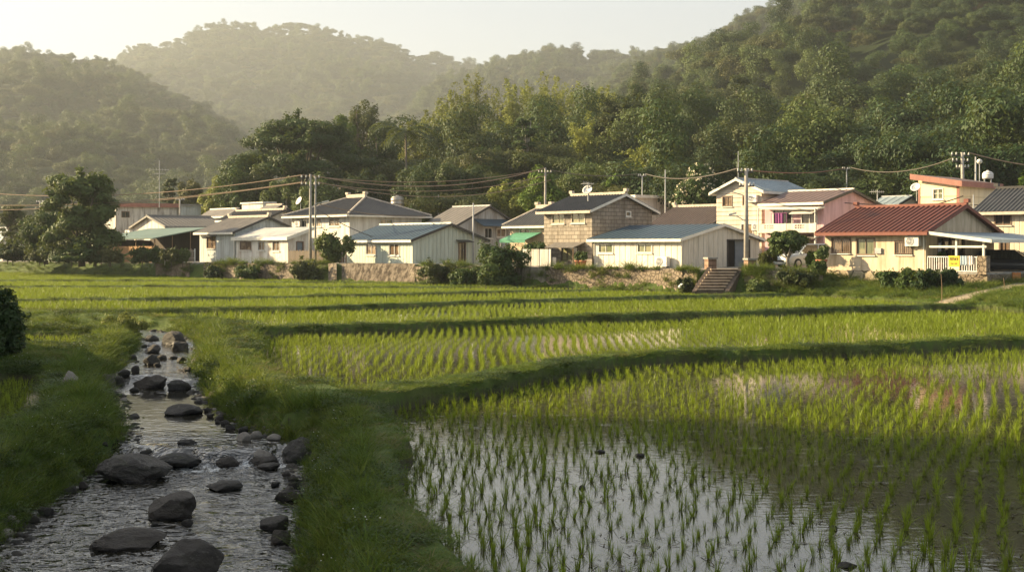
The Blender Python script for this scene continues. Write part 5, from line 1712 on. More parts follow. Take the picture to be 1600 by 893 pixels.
h.he = h.zat(335, h.L1, 0); hr = h.zat(327, h.L1, h.L2 / 2)
build_walls(h, h.he, W_PLASTER, 'x', hr); gable_roof(h, h.he, hr, R_OLD, 'x', .5, .3, cap=M_TRIM, capr=.1)
h = House('teal_roof_house', 'small house with a faded teal roof far behind the hipped house', 655, 690, 722, 150, 46, 1.9)
h.he = h.zat(337, h.L1, 0); hr = h.zat(328, h.L1, h.L2 / 2)
build_walls(h, h.he, W_GREY, 'x', hr); gable_roof(h, h.he, hr, R_GREEN, 'x', .5, .3, cap=M_STEEL, capr=.08)
h = House('far_left_house', 'pale cottage with blue sheet roof among bushes at the left edge', -60, 4, 26, 146, 42, 1.9)
h.he = h.zat(372, h.L1, 0); hr = h.zat(357, h.L1, h.L2 / 2)
build_walls(h, h.he, W_PLASTER, 'x', hr); gable_roof(h, h.he, hr, R_LBLUE, 'x', .5, .3, ribs=.7, ribr=.03, cap=M_STEEL, capr=.08)
# ------------------------------------------------------------------ terrace walls, stairs, fences, street furniture
def terrace_wall(name, label, p0, p1, mat, t0=0.05, t1=0.28, rough=0.06, drop=0.0, cat='wall', top=0.03, seed=1, cap=None):
    n = max(6, int(abs(p1 - p0) / 3))
    px = np.linspace(p0, p1, n); u = U(px)
    fd = np.interp(u, FU, FD); bw = np.interp(u, BWU, BW); tz = terr_z(u) + top - drop
    rows = 8
    V = []
    for i in range(n):
        for r in range(rows + 1):
            f = r / rows
            D = fd[i] + bw[i] * (t0 + (t1 - t0) * f)
            z = 0.25 + (tz[i] - 0.25) * f
            if 0 < r < rows or True:
                D += rough * (vnoise(np.array([u[i] * D * 2.3]), np.array([z * 3.1]), seed)[0] - .5)
                if r == rows: z += rough * 0.8 * (vnoise(np.array([u[i] * D * 1.1]), np.array([.3]), seed + 3)[0] - .5)
            V.append((u[i] * D, D, z))
        D = fd[i] + bw[i] * 1.06; V.append((u[i] * D, D, tz[i]))
        V.append((u[i] * D, D, 0.25))
    m = rows + 3
    Fq = []
    for i in range(n - 1):
        for r in range(m - 1):
            a = i * m + r; b = (i + 1) * m + r
            Fq.append((a, b, b + 1, a + 1))
        Fq.append((i * m + m - 1, (i + 1) * m + m - 1, (i + 1) * m, i * m))
    o0 = Vector(V[0])
    mb = MB(); mb.v = [tuple(Vector(v) - Vector((o0.x, o0.y, 0))) for v in V]; mb.f = Fq + [tuple(reversed(range(m))), tuple(range((n - 1) * m, n * m))]
    o = mb.build(name, mat, None, False)
    o.location = (o0.x, o0.y, 0)
    return tag(o, label, cat)
terrace_wall('retaining_wall', 'overgrown fieldstone terrace wall below the long pale house and its annexe', 318, 462, W_STONE, seed=2)
terrace_wall('retaining_wall', 'rough brown bank wall under the picket balustrade at the left', 243, 296, W_STONE, seed=3)
terrace_wall('concrete_apron', 'sloped stained concrete apron under the mint metal house', 534, 648, W_APRON, -0.12, 0.50, 0.03, 0.0, seed=4)
terrace_wall('buttress', 'slanting concrete buttress at the left end of the sloped apron', 513, 526, W_APRON, -0.45, 0.30, 0.02, seed=5, cat='buttress')
terrace_wall('retaining_wall', 'short dark fieldstone wall between the concrete apron and the big bush', 648.5, 735, W_STONE, seed=6, drop=.2)
terrace_wall('retaining_wall', 'grey concrete wall stub below the white sheet fence', 800, 853, wall_mat('mossy_concrete', (.26, .23, .18), 'stucco', .9, dirtcol=(.07, .06, .04)), seed=7)
terrace_wall('retaining_wall', 'long brown fieldstone wall below the white metal shed', 853.5, 1066, W_STONE, seed=8, rough=.12)
terrace_wall('retaining_wall', 'crumbling low stone wall left of the wide stone steps', 1066.5, 1089, W_STONE, seed=9, t1=.45, drop=.15, rough=.2)
terrace_wall('retaining_wall', 'grassy sloping stone wall right of the wide stone steps', 1163, 1286, wall_mat('pale_fieldstone', (.28, .23, .165), 'stone_rough', .6, .35), 0.12, 0.60, seed=10, drop=.05, rough=.25)

def stairs(name, label, p0, p1, ybot, z0, z1, n, run, mat, skew=0.0, walls=True):
    D = D_of(ybot, z0); x0, x1 = U(p0) * D, U(p1) * D
    r = empty(name, (x0, D, z0), 0, label, 'steps')
    h = (z1 - z0) / n; w = x1 - x0
    for k in range(n):
        mb = MB(); s = skew * k / n
        j = 0.02 * math.sin(k * 5.1)
        mb.box(s, s + w, k * run + j, n * run + .6, k * h + (0 if k else -.4), (k + 1) * h - .004)
        o = mb.build('step', mat, r)
        MB().box(s - .02, s + w + .02, k * run + j - .05, k * run + .34, (k + 1) * h - .002, (k + 1) * h + .05).build('tread', M_TREAD, o)
    if walls:
        for sx, nm in ((-.30, 'side_wall'), (w + .004, 'side_wall')):
            mb = MB(); n_ = n * run
            s = skew
            a = (sx, -.15, -.4); 
            mb.v += [(sx, -.15, -.4), (sx + .29, -.15, -.4), (sx + .29 + s, n_ + .5, -.4), (sx + s, n_ + .5, -.4), (sx, -.15, .10), (sx + .29, -.15, .10), (sx + .29 + s, n_ + .5, n * h + .16), (sx + s, n_ + .5, n * h + .16)]
            mb.f += [(0, 3, 2, 1), (4, 5, 6, 7), (0, 1, 5, 4), (1, 2, 6, 5), (2, 3, 7, 6), (3, 0, 4, 7)]
            mb.build(nm, mat, r)
    return r
M_TREAD = wall_mat('lit_tread_stone', (.46, .37, .27), 'stucco', .6)  # paler than the risers: light on the treads put into the colour
M_STEP = wall_mat('shaded_step_stone', (.13, .095, .07), 'stucco', .7)  # dark brown stone: shade of the risers put into its colour
stairs('stone_steps', 'wide worn stone steps climbing from the paddies between two brick pillars', 1088, 1131, 457, .48, 1.9, 8, .32, M_STEP, 1.5)
stairs('stone_steps', 'narrow steep stone steps at the left beside the picket balustrade', 293, 304, 431, .48, 2.0, 9, .26, M_STEP, 1.1, False)
def brick_pillar(px, D, z0, h, label):
    r = empty('brick_pillar', (U(px) * D, D, z0), .3, label, 'pillar', None)
    MB().box(-.30, .30, -.30, .30, -.3, h).build('shaft', wall_mat('brown_brick', (.30, .19, .13), 'block', .5), r)
    MB().box(-.36, .36, -.36, .36, h + .003, h + .12).build('cap', M_CONC, r)
brick_pillar(1110, 82.0, 1.85, .72, 'short brown brick pillar at the left head of the wide steps')
brick_pillar(1172, 82.0, 1.85, .66, 'short brown brick pillar at the right head of the wide steps, beside the pole')

def fence(name, label, p0, p1, D0, D1, z0, h, mat, post=M_STEEL, pitch=None, rails=True, npost=4, t=.03):
    a = Vector((U(p0) * D0, D0, z0)); b = Vector((U(p1) * D1, D1, z0)); d = b - a; ln = d.length
    r = empty(name, a, math.atan2(d.y, d.x), label, 'fence')
    mb = MB()
    if pitch:
        n = int(ln / pitch)
        for k in range(n):
            hh = h * (1 + .05 * math.sin(k * 3.7)); x = k * pitch
            mb.box(x, x + pitch * .72, -t, 0, .03, hh)
        mb.build('pickets', mat, r)
    else:
        mb.box(0, ln, -t, 0, .05, h).build('panel', mat, r)
    for k in range(npost + 1):
        x = ln * k / npost
        MB().box(x - .04, x + .04, .002, .08, -.35, h + .05).build('post', post, r)
    if rails:
        for z in (h * .25, h * .85): MB().box(0, ln, .081, .12, z, z + .06).build('rail', post, r)
fence('picket_fence', 'weathered picket fence between the white annexe and the tall pole', 451, 521, 109, 106.5, 2.0, 1.05, W_FENCE, W_WOOD, .14)
fence('board_fence', 'brown board fence panel left of the mint metal house', 521, 541, 106, 106.5, 2.0, 1.35, W_WOOD, W_WOOD, .2, npost=2)
fence('sheet_fence', 'white patched sheet fence under the green awning', 817, 861, 96, 94.5, 1.85, 1.35, wall_mat('patched_white_sheet', (.66, .62, .54), 'metal', .6, .8), M_DARK, npost=2)
fence('balustrade', 'pale picket balustrade left of the narrow stone steps', 257, 304, 116.5, 115.5, 2.0, 1.15, W_FENCE, M_TRIM, .2, npost=3)
fence('board_fence', 'sunlit orange bamboo board fence left of the open shed', 140, 158, 124.5, 124, 1.9, 1.2, W_ORANGE, W_WOOD, .2, npost=2)

# utility poles
def at_px(px, py, D): return P(px, py, D)
WIRE_ENDS = {}
def pole(name, label, px, ytop, D, base, rad=.15, arms=(), lamp=None, trafo=False, mat=M_POLE, cat='utility pole', twin=None, key=None, lean=0.0):
    top = P(px, ytop, D)
    r = empty(name, (top.x, D, base), 0, label, cat)
    h = top.z - base
    MB().tube([(0, 0, -.6), (lean * .5, 0, h * .5), (lean, 0, h)], [rad * 1.15, rad, rad * .75], 10).build('shaft', mat, r, True)
    if twin: MB().tube([(twin, .1, -.5), (twin, .1, h * .97)], [rad * .8, rad * .6], 8).build('second_shaft', mat, r, True)
    for k, (dz, half, rz) in enumerate(arms):
        z = h - dz; c, s = math.cos(rz), math.sin(rz)
        o = MB().box(-half, half, rad + .002, rad + .10, -.05, .05).build('crossarm', M_DARK, r); o.location = (lean, 0, z); o.rotation_euler = (0, 0, rz)
        for q in (-.92, -.45, .45, .92):
            i = MB().lathe((q * half, rad + .05, .052), [(.045, 0), (.08, .06), (.05, .10), (.07, .14), (.03, .22)], 8).build('insulator', plain('porcelain', (.62, .60, .55), .3, .5), r, True)
            i.location = (lean, 0, z); i.rotation_euler = (0, 0, rz)
            WIRE_ENDS[(key, k, q)] = Vector((top.x + lean + q * half * c - (rad + .05) * s, D + q * half * s + (rad + .05) * c, base + z + .27))
    if lamp:
        dx, z = lamp
        MB().tube([(0, 0, h - z), (dx * .5, -.1, h - z + .35), (dx, -.15, h - z + .45)], .035, 6).build('lamp_arm', M_STEEL, r)
        MB().obox((dx - .05, -.25, h - z + .40), (.55, 0, .12), (0, .22, 0), (0, 0, .12)).build('lamp_head', M_TRIM, r)
    if trafo:
        for sx in (-.45, .45):
            MB().lathe((sx, 0, h - 2.2), [(.05, 0), (.28, .05), (.28, .85), (.2, .95), (.05, 1.0)], 12).build('transformer', M_STEEL, r, True)
    WIRE_ENDS[(key, 'top')] = Vector((top.x + lean, D, top.z))
    return r
pole('utility_pole', 'tall twin concrete utility pole with crossarms and street lamp in front of the hipped house', 485, 272, 107, 1.95, .12, [(.35, .8, .2), (.95, .8, .2)], (1.1, 2.9), twin=.42, key='A')
pole('utility_pole', 'concrete utility pole with short crossarms at the head of the wide steps', 1166, 263, 83.5, 1.85, .15, [(.25, .55, .25), (1.2, .5, -.4)], (-1.2, 3.6), key='B')
pole('utility_pole', 'slim utility pole rising behind the roof of the small cream house', 852, 262, 128, 2, .13, [(.5, .7, .2)], key='C')
pole('utility_pole', 'thick pole with transformers and white insulators behind the tower house', 1507, 238, 104, 1.9, .17, [(.25, .9, .3), (.75, .8, .3), (1.3, .5, -.5)], None, False, key='E', lean=-.2)
pole('utility_pole', 'short grey pole among bushes at the far left', 63, 314, 150, 1.9, .13, [(.2, .5, .1)], key='F')
pole('utility_pole', 'pale pole at the end of the long white building', 281, 310, 146, 1.9, .12, [(.2, .5, .1)], key='G')
pole('metal_pole', 'thin pale pipe standing against the gable of the mint metal house', 739.5, 317, 105.5, 2.0, .07, mat=M_STEEL, cat='pole', key='H')
pole('metal_pole', 'slim pole left of the weathered grey roof', 685, 304, 140, 1.9, .08, [(1.6, .5, 0)], mat=M_STEEL, cat='pole', key='I')
pole('metal_pole', 'thin pole with a small lamp above the flat-roofed pale building', 1003.5, 274, 127, 1.9, .07, [(.1, .4, 0)], mat=M_STEEL, cat='pole', key='J')
pole('metal_pole', 'thin bare pole left of the flowering tree', 1039.5, 265, 117, 1.9, .06, mat=M_STEEL, cat='pole', key='K')
pole('metal_pole', 'bare pole among the dark trees right of the pink house', 1323, 262, 122, 2, .07, [(.2, .4, .2)], mat=M_STEEL, cat='pole', key='L')
pole('metal_pole', 'plain post beside the transformer pole', 1524.5, 245, 105, 1.9, .09, mat=M_STEEL, cat='pole', key='M')
pole('lamp_post', 'thin post with a white globe lamp left of the white water tank', 1530.5, 256, 106, 1.9, .05, mat=M_STEEL, cat='lamp post', key='N')
o = MB().lathe((0, 0, 0), [(.05, -.22), (.2, -.12), (.24, 0), (.2, .14), (.05, .22)], 12)
g = o.build('globe', M_TRIM, bpy.data.objects['lamp_post'], True); g.location = (0, 0, WIRE_ENDS[('N', 'top')].z - 1.9 + .2)
pole('metal_pole', 'small steel post at the corner of the dark tile roof', 1521, 304, 80.5, 1.4, .05, mat=M_STEEL, cat='pole', key='O')
pole('metal_pole', 'thin aerial rod rising above the siding house gable', 1153.5, 236, 101, 8.0, .03, mat=M_STEEL, cat='pole', key='Q')

def cable(label, a, b, sag, rad=.03, mat=M_WIRE):
    a, b = Vector(a), Vector(b)
    n = 24
    pts = [a.lerp(b, i / n) - Vector((0, 0, sag * 4 * (i / n) * (1 - i / n))) for i in range(n + 1)]
    mb = MB().tube([p - a for p in pts], rad, 5)
    o = mb.build('power_cable', mat); o.location = a
    tag(o, label, 'power cable', 'cables between the poles')
WE = WIRE_ENDS
cable('thick pale cable sagging from the tall twin pole to the slim pole', WE[('A', 'top')] + Vector((.1, 0, -.1)), WE[('C', 'top')], 1.4, .05, M_CABLE)
for k, q in enumerate((-.92, .45, .92)):
    cable(['second', 'third', 'fourth'][k] + ' wire right of the tall twin pole, counted from the thick pale cable down', WE[('A', 1 if k else 0, q)], WE[('C', 0, q)] - Vector((0, 0, .5 * k)), .9 + .3 * k, .034, M_CABLE)
for k, (y0, sg) in enumerate(((291, 1.4), (316, 1.0), (328, .8))):
    cable(['highest', 'middle', 'lowest'][k] + ' wire running from the tall twin pole to the left edge', WE[('A', 0 if k == 0 else 1, (-.92, -.92, -.45)[k])], P(-120, y0, 132), sg, .042 if k == 0 else .032, M_CABLE)
cable('reddish cable from the pole by the steps to the bare pole beyond the pink house', WE[('B', 'top')] - Vector((0, 0, .1)), WE[('L', 'top')], .35, .045, plain('reddish_cable', (.22, .11, .07), .7, .2))
cable('wire from the bare pole to the thick transformer pole', WE[('L', 0, .92)], WE[('E', 1, -.92)], .8, .045)
cable('wire from the slim pole to the thin lamp pole above the flat-roofed building', WE[('C', 0, .92)], WE[('J', 0, -.92)], .4, .045)
cable('wire from the thin lamp pole to the pole by the steps', WE[('J', 0, .92)], WE[('B', 0, -.92)], .6, .045)
cable('dark wire crossing in front of the tower house', P(1320, 317, 95), P(1640, 313, 90), .3, .035)
cable('dark slack wire from the pink house towards the tower house', P(1368, 325, 93), P(1505, 306, 91.5), .4, .045)
cable('pale wire from the transformer pole to the right edge', WE[('E', 0, .92)], P(1720, 262, 104), .5, .05, M_CABLE)
cable('service wire from the tall twin pole down to the mint metal house', WE[('A', 1, .45)] - Vector((0, 0, 2.2)), P(600, 375, 107), .3, .035)
cable('wire across the front of the hipped roof', WE[('A', 1, .92)] - Vector((0, 0, 1.9)), P(665, 338, 117), .35, .04, M_CABLE)
cable('wire from the left pole to the pale pole', WE[('F', 0, .92)], WE[('G', 0, -.92)], .5, .03)

# aerials, dishes, tanks
def aerial(label, px, ytop, ybase, D, arms):
    t, b = P(px, ytop, D), P(px, ybase, D)
    r = empty('television_aerial', b, 0, label, 'aerial')
    h = t.z - b.z
    MB().tube([(0, 0, -.5), (0, 0, h)], .05, 6).build('mast', M_STEEL, r)
    for dz, ln, rz in arms:
        mb = MB().tube([(-ln, 0, 0), (ln, 0, 0)], .025, 5)
        for k in range(7):
            x = -ln + 2 * ln * k / 6; e = .35 - .03 * k; mb.tube([(x, -e, 0), (x, e, 0)], .018, 4); mb.tube([(x, 0, -e * .6), (x, 0, e * .6)], .018, 4)
        o = mb.build('antenna', M_STEEL, r); o.location = (0, 0, h - dz); o.rotation_euler = (0, 0, rz)
aerial('tall aerial mast with two antennas on the long white building', 249, 251, 318, 152, [(1.1, 1.1, .4), (1.6, .8, -.5)])
aerial('small aerial on the dark ridge of the block house', 919, 285, 304, 97.5, [(.1, .45, .5)])
aerial('small aerial beside the sheet-roofed house', 1371, 297, 322, 112, [(.15, .6, .3)])
def dish(label, px, py, D, rad, rz, tilt=.6):
    p = P(px, py, D)
    r = empty('satellite_dish', p, rz, label, 'satellite dish')
    mb = MB(); n = 16
    prof = [(rad * k / 5, -rad * .25 * (k / 5) ** 2) for k in range(1, 6)]
    d = MB().lathe((0, 0, 0), [(.02, 0)] + [(a, -b) for a, b in prof] + [(rad * .98, rad * .25 - .03)], n).build('reflector', plain('dish_white', (.72, .70, .66), .5, .4), r, True)
    d.rotation_euler = (math.pi / 2 - tilt, 0, 0)
    MB().tube([(0, .05, 0), (0, .15, -.3), (0, .15, -1.0)], .035, 6).build('mount', M_STEEL, r)
    MB().tube([(0, 0, -rad * .6), (0, -rad * .9, .02)], .02, 5).build('feed_arm', M_STEEL, r)
dish('white satellite dish on the block house ridge', 918.5, 297, 97.5, .42, -.5)
dish('pale satellite dish above the dark roofs left of the twin pole', 468, 314, 141, .5, -.9, .5)
dish('white satellite dish on the left side of the tower house', 1431, 293, 92.5, .38, -.7)
def tank(label, px, py, D, rad, h, mat):
    p = P(px, py, D)
    r = empty('water_tank', p, 0, label, 'water tank')
    MB().lathe((0, 0, 0), [(rad * .96, 0), (rad, .05), (rad, h * .3), (rad * 1.02, h * .33), (rad, h * .36), (rad, h * .7), (rad * 1.02, h * .73), (rad, h * .76), (rad * .97, h)], 20).build('body', mat, r, True)
    MB().lathe((0, 0, h + .002), [(rad * .97, 0), (rad * .7, .12), (rad * .25, .18), (rad * .2, .24)], 20).build('lid', mat, r, True)
    for k in range(4):
        a = k * math.pi / 2 + .4; MB().box(-.04, .04, -.04, .04, -.8, -.002).build('leg', M_STEEL, r).location = (math.cos(a) * rad * .8, math.sin(a) * rad * .8, 0)
tank('round steel water tank behind the hipped roof', 621, 322, 138, .75, .95, plain('tank_steel', (.40, .36, .30), .35, .5, .6))
tank('squat white water tank on the roof behind the tower house', 1543.5, 279, 98, .42, .42, plain('tank_white', (.74, .71, .64), .5, .4))

# crates, pots, planks by the right-hand house
def crate(label, px, D, z, w, h, rz):
    r = empty('crate', (U(px) * D, D, z), rz, label, 'crate')
    m = plain('orange_plastic', (.56, .20, .05), .5, .4)
    mb = MB(); t = .03
    mb.box(-w, w, -w * .7, w * .7, 0, t)
    for k, z0 in enumerate((t + .001, h * .38, h * .72)):
        z1 = z0 + h * .24
        mb.box(-w, w, -w * .7, -w * .7 + t, z0, z1).box(-w, w, w * .7 - t, w * .7, z0, z1).box(-w, -w + t, -w * .7 + t, w * .7 - t, z0, z1).box(w - t, w, -w * .7 + t, w * .7 - t, z0, z1)
    for x in (-w, w - t):
        for y in (-w * .7, w * .7 - t): mb.box(x + .001, x + t + .001, y + .001, y + t + .001, t, h)
    mb.build('body', m, r)
    MB().box(-w * .9, w * .9, -w * .6, w * .6, t + .01, h * .9).build('load', plain('peach_cloth', (.60, .34, .18), .9, .1), r)
crate('orange crate left of the pair below the car', 1563, 75.5, 1.24, .28, .44, -.2)
crate('orange crate in the middle of the row below the car', 1576, 75.3, 1.24, .30, .62, -.1)
crate('peach-coloured crate at the right of the row below the car', 1586, 75.2, 1.24, .27, .60, .15)
p = P(1546, 429, 77.5); q = P(1640, 429, 76.5)
r_ = empty('concrete_ledge', (p.x, p.y, 1.2), -.12, 'low grey concrete slab edge in front of the dark car', 'ledge')
MB().box(0, 4.5, 0, 6, -.3, .50).build('slab', M_CONC, r_)
def flowerpot(label, px, D, z, s=1.0, cat='flower pot'):
    r = empty('flower_pot', (U(px) * D, D, z), 0, label, cat); r.scale = (s, s, s)
    MB().lathe((0, 0, 0), [(.14, 0), (.20, .34), (.23, .34), (.23, .42), (.19, .42), (.17, .36)], 14).build('pot', plain('terracotta', (.42, .17, .10), .8, .2), r, True)
    V, Fq = cloud([(0, 0, .62, .25, .25, .22), (.1, 0, .8, .18, .18, .16)], 160, .06, rng)
    o = bpy.data.objects.new('plant', mesh_np('plant', V, Fq, [M_LEAF['mid']])); link(o, r)
flowerpot('terracotta pot with a small plant at the left corner of the cream house', 1283.5, 80, 1.85, 1.7)
flowerpot('red pot on the ground beside the air conditioner of the block house', 903, 93.3, 1.86, 1.2)
flowerpot('red pot by the corner of the white shed and the block house', 911, 92.8, 1.86, 1.2)
flowerpot('small potted plant on the porch of the cream house', 1468, 76.0, 1.86, 1.3)
def stick(name, label, a, b, rad, mat, cat):
    a, b = Vector(a), Vector(b)
    o = MB().tube([Vector((0, 0, 0)), (b - a) * .5 + Vector((.03, 0, .02)), b - a], [rad, rad * .9, rad * .7], 6).build(name, mat); o.location = a
    tag(o, label, cat)
stick('plank', 'pale weathered plank leaning on the brown fieldstone wall', P(1012, 455, 84.2), P(1029, 425, 86.0), .07, M_CREAMTRIM, 'plank')
stick('stake', 'thin wooden stake in the grass before the porch', P(1471.5, 474, 66), P(1470.5, 428, 66), .018, W_WOOD, 'stake')
stick('stake', 'short wooden stake beside the dirt path near the crates', P(1569, 455, 69), P(1568, 434, 69), .018, W_WOOD, 'stake')
stick('stake', 'short grey stake in the grass left of the dirt path', P(1525, 463, 67.5), P(1525, 449, 67.5), .016, W_WOOD, 'stake')
V, Fq = cloud([(0, 0, .12, .3, .22, .16)], 300, .09, rng)
bm = bmesh.new(); bmesh.ops.create_icosphere(bm, subdivisions=3, radius=.3)
for v in bm.verts:
    v.co = Vector((v.co.x, v.co.y * .7, v.co.z * .6)) * (1 + .35 * (vnoise(np.array([v.co.x * 9]), np.array([v.co.y * 9 + v.co.z * 5]), 4)[0] - .5))
me = bpy.data.meshes.new('bag'); bm.to_mesh(me); bm.free(); me.materials.append(plain('white_plastic', (.72, .74, .74), .5, .4))
o = bpy.data.objects.new('plastic_bag', me); link(o); o.location = P(1067, 447, 80.3); tag(o, 'crumpled white plastic bag lying below the crumbling stone wall', 'bag')

# cars
def car(name, label, loc, rz, paint, Lc=4.3, W=1.75, Hc=1.62, suv=True):
    r = empty(name, loc, rz, label, 'car')
    hw = W / 2
    # stations: x, half width, z low, z belt
    st = [(-.50, .70, .34, .62), (-.485, .86, .26, .80), (-.44, .95, .22, .92), (-.30, .99, .20, .97), (-.05, 1.0, .20, 1.0), (.22, 1.0, .20, 1.02), (.40, .98, .22, 1.0), (.47, .92, .28, .92), (.50, .80, .36, .72)]
    ring = []
    for fx, w, z0, z1 in st:
        x = fx * Lc; zb = z1 * Hc * .60
        ww = hw * w
        ring.append([(x, -ww * .93, z0), (x, -ww, z0 + .15), (x, -ww * 1.0, zb * .62 + z0 * .3), (x, -ww * .95, zb - .05), (x, -ww * .86, zb), (x, ww * .86, zb), (x, ww * .95, zb - .05), (x, ww, zb * .62 + z0 * .3), (x, ww, z0 + .15), (x, ww * .93, z0)])
    mb = MB()
    for a in ring: mb.v += a
    n = 10
    for i in range(len(ring) - 1):
        for k in range(n):
            k2 = (k + 1) % n; mb.f.append((i * n + k, (i + 1) * n + k, (i + 1) * n + k2, i * n + k2))
    mb.f += [tuple(range(n)), tuple(reversed(range((len(ring) - 1) * n, len(ring) * n)))]
    body = mb.build('body', paint, r, True)
    # greenhouse: glass shell, roof, pillars
    zb = .60 * Hc
    gs = [(-.26, .82, zb - .02, -.10, .72), (.47, .80, zb - .02, .40, .70)]
    b = [(-.27 * Lc, -hw * .88), (.46 * Lc, -hw * .86), (.46 * Lc, hw * .86), (-.27 * Lc, hw * .88)]
    t = [(-.10 * Lc, -hw * .72), (.39 * Lc, -hw * .72), (.39 * Lc, hw * .72), (-.10 * Lc, hw * .72)]
    mb = MB(); vb = [(*p, zb - .03) for p in b]; vt = [(*p, Hc - .07) for p in t]
    for i in range(4): j = (i + 1) % 4; mb.quad(vb[i], vb[j], vt[j], vt[i])
    mb.build('windows', G_DARK, r)
    mb = MB(); mb.v += [(*p, Hc - .075) for p in t] + [(p[0] * .96 + .02, p[1] * .9, Hc) for p in t]
    mb.f += [(4, 5, 6, 7), (0, 1, 5, 4), (1, 2, 6, 5), (2, 3, 7, 6), (3, 0, 4, 7)]
    rf = mb.build('roof', paint, r)
    mb = MB()
    for i in range(4): mb.tube([Vector(vb[i]), Vector(vt[i])], .045, 5)
    for sy in (-1, 1):
        mb.tube([(.10 * Lc, sy * hw * .885, zb - .02), (.13 * Lc, sy * hw * .73, Hc - .07)], .04, 5)
        mb.tube([(.30 * Lc, sy * hw * .88, zb - .02), (.28 * Lc, sy * hw * .73, Hc - .07)], .04, 5)
    mb.build('pillars', paint, r)
    for fx in (-.31, .30):
        for sy in (-1, 1):
            w = MB().lathe((0, 0, 0), [(.20, -.11), (.31, -.11), (.34, -.07), (.34, .07), (.31, .11), (.20, .11)], 20, 'y').build('wheel', plain('tyre_rubber', (.025, .025, .025), .8, .2), r, True)
            w.location = (fx * Lc, sy * (hw - .09), .34)
            MB().lathe((0, sy * .0, 0), [(.04, -.125), (.19, -.115), (.20, -.10), (.20, .10), (.19, .115), (.04, .125)], 14, 'y').build('rim', M_STEEL, w, True)
    for sy in (-1, 1):
        MB().obox((-.485 * Lc, sy * hw * .55 - .2, zb * .62), (.10, .04 * sy, .03), (0, .40, 0), (0, 0, .17)).build('headlight', plain('lamp_lens', (.62, .64, .64), .15, .6), r)
        MB().obox((-.24 * Lc, sy * (hw * .95) - .05 + sy * .08, zb - .02), (.16, 0, 0), (0, .14, 0), (0, 0, .13)).build('mirror', paint, r)
    MB().box(-.502 * Lc, -.49 * Lc, -.45, .45, .42, .56).build('grille', M_DARK, r)
    MB().box(-.506 * Lc, -.503 * Lc, -.22, .22, .34, .40).build('number_plate', M_TRIM, r)
    return r
car_pw = plain('white_car_paint', (.44, .49, .52), .25, .5, dirt=.08)
car_pd = plain('dark_car_paint', (.035, .037, .045), .22, .6, dirt=.1)
car('parked_car', 'pale silver car parked behind the small tree beside the cream house', (U(1258) * 87.5, 87.5, 1.9), math.radians(28), car_pw, 4.6, 1.85, 1.7)
car('parked_car', 'dark car under the grey porch canopy at the right edge', (U(1577) * 79.6, 79.6, 1.70), math.radians(180 - 28), car_pd, Hc=1.5)
# ------------------------------------------------------------------ single trees, bamboo, palms, bushes
def base_z(px, D):
    u = U(px)
    if D > 112:
        z = float(hill_z(np.array([u]), np.array([D]))[0][0]); return max(z, 1.9)
    return ground_z(u * D, D)

def limb_mesh(r, h, blobs, rg, rad, mat, split=.35, sway=.3, nl=9, name='trunk'):
    mb = MB()
    top = Vector((rg.normal() * sway, rg.normal() * sway, h * split))
    mb.tube([(0, 0, -.5), (top.x * .3, top.y * .3, h * split * .5), top], [rad * 1.25, rad, rad * .8], 8)
    idx = rg.choice(len(blobs), min(nl, len(blobs)), replace=False)
    for i in idx:
        b = blobs[i]; e = Vector(b[:3])
        mid = top.lerp(e, .5) + Vector((0, 0, -.12 * (e - top).length * (0.4 if e.z > top.z else -0.3)))
        st = top * rg.uniform(.75, 1.0)
        mb.tube([st, mid, e], [rad * .55, rad * .34, rad * .10], 6)
    return mb.build(name, mat, r, True)

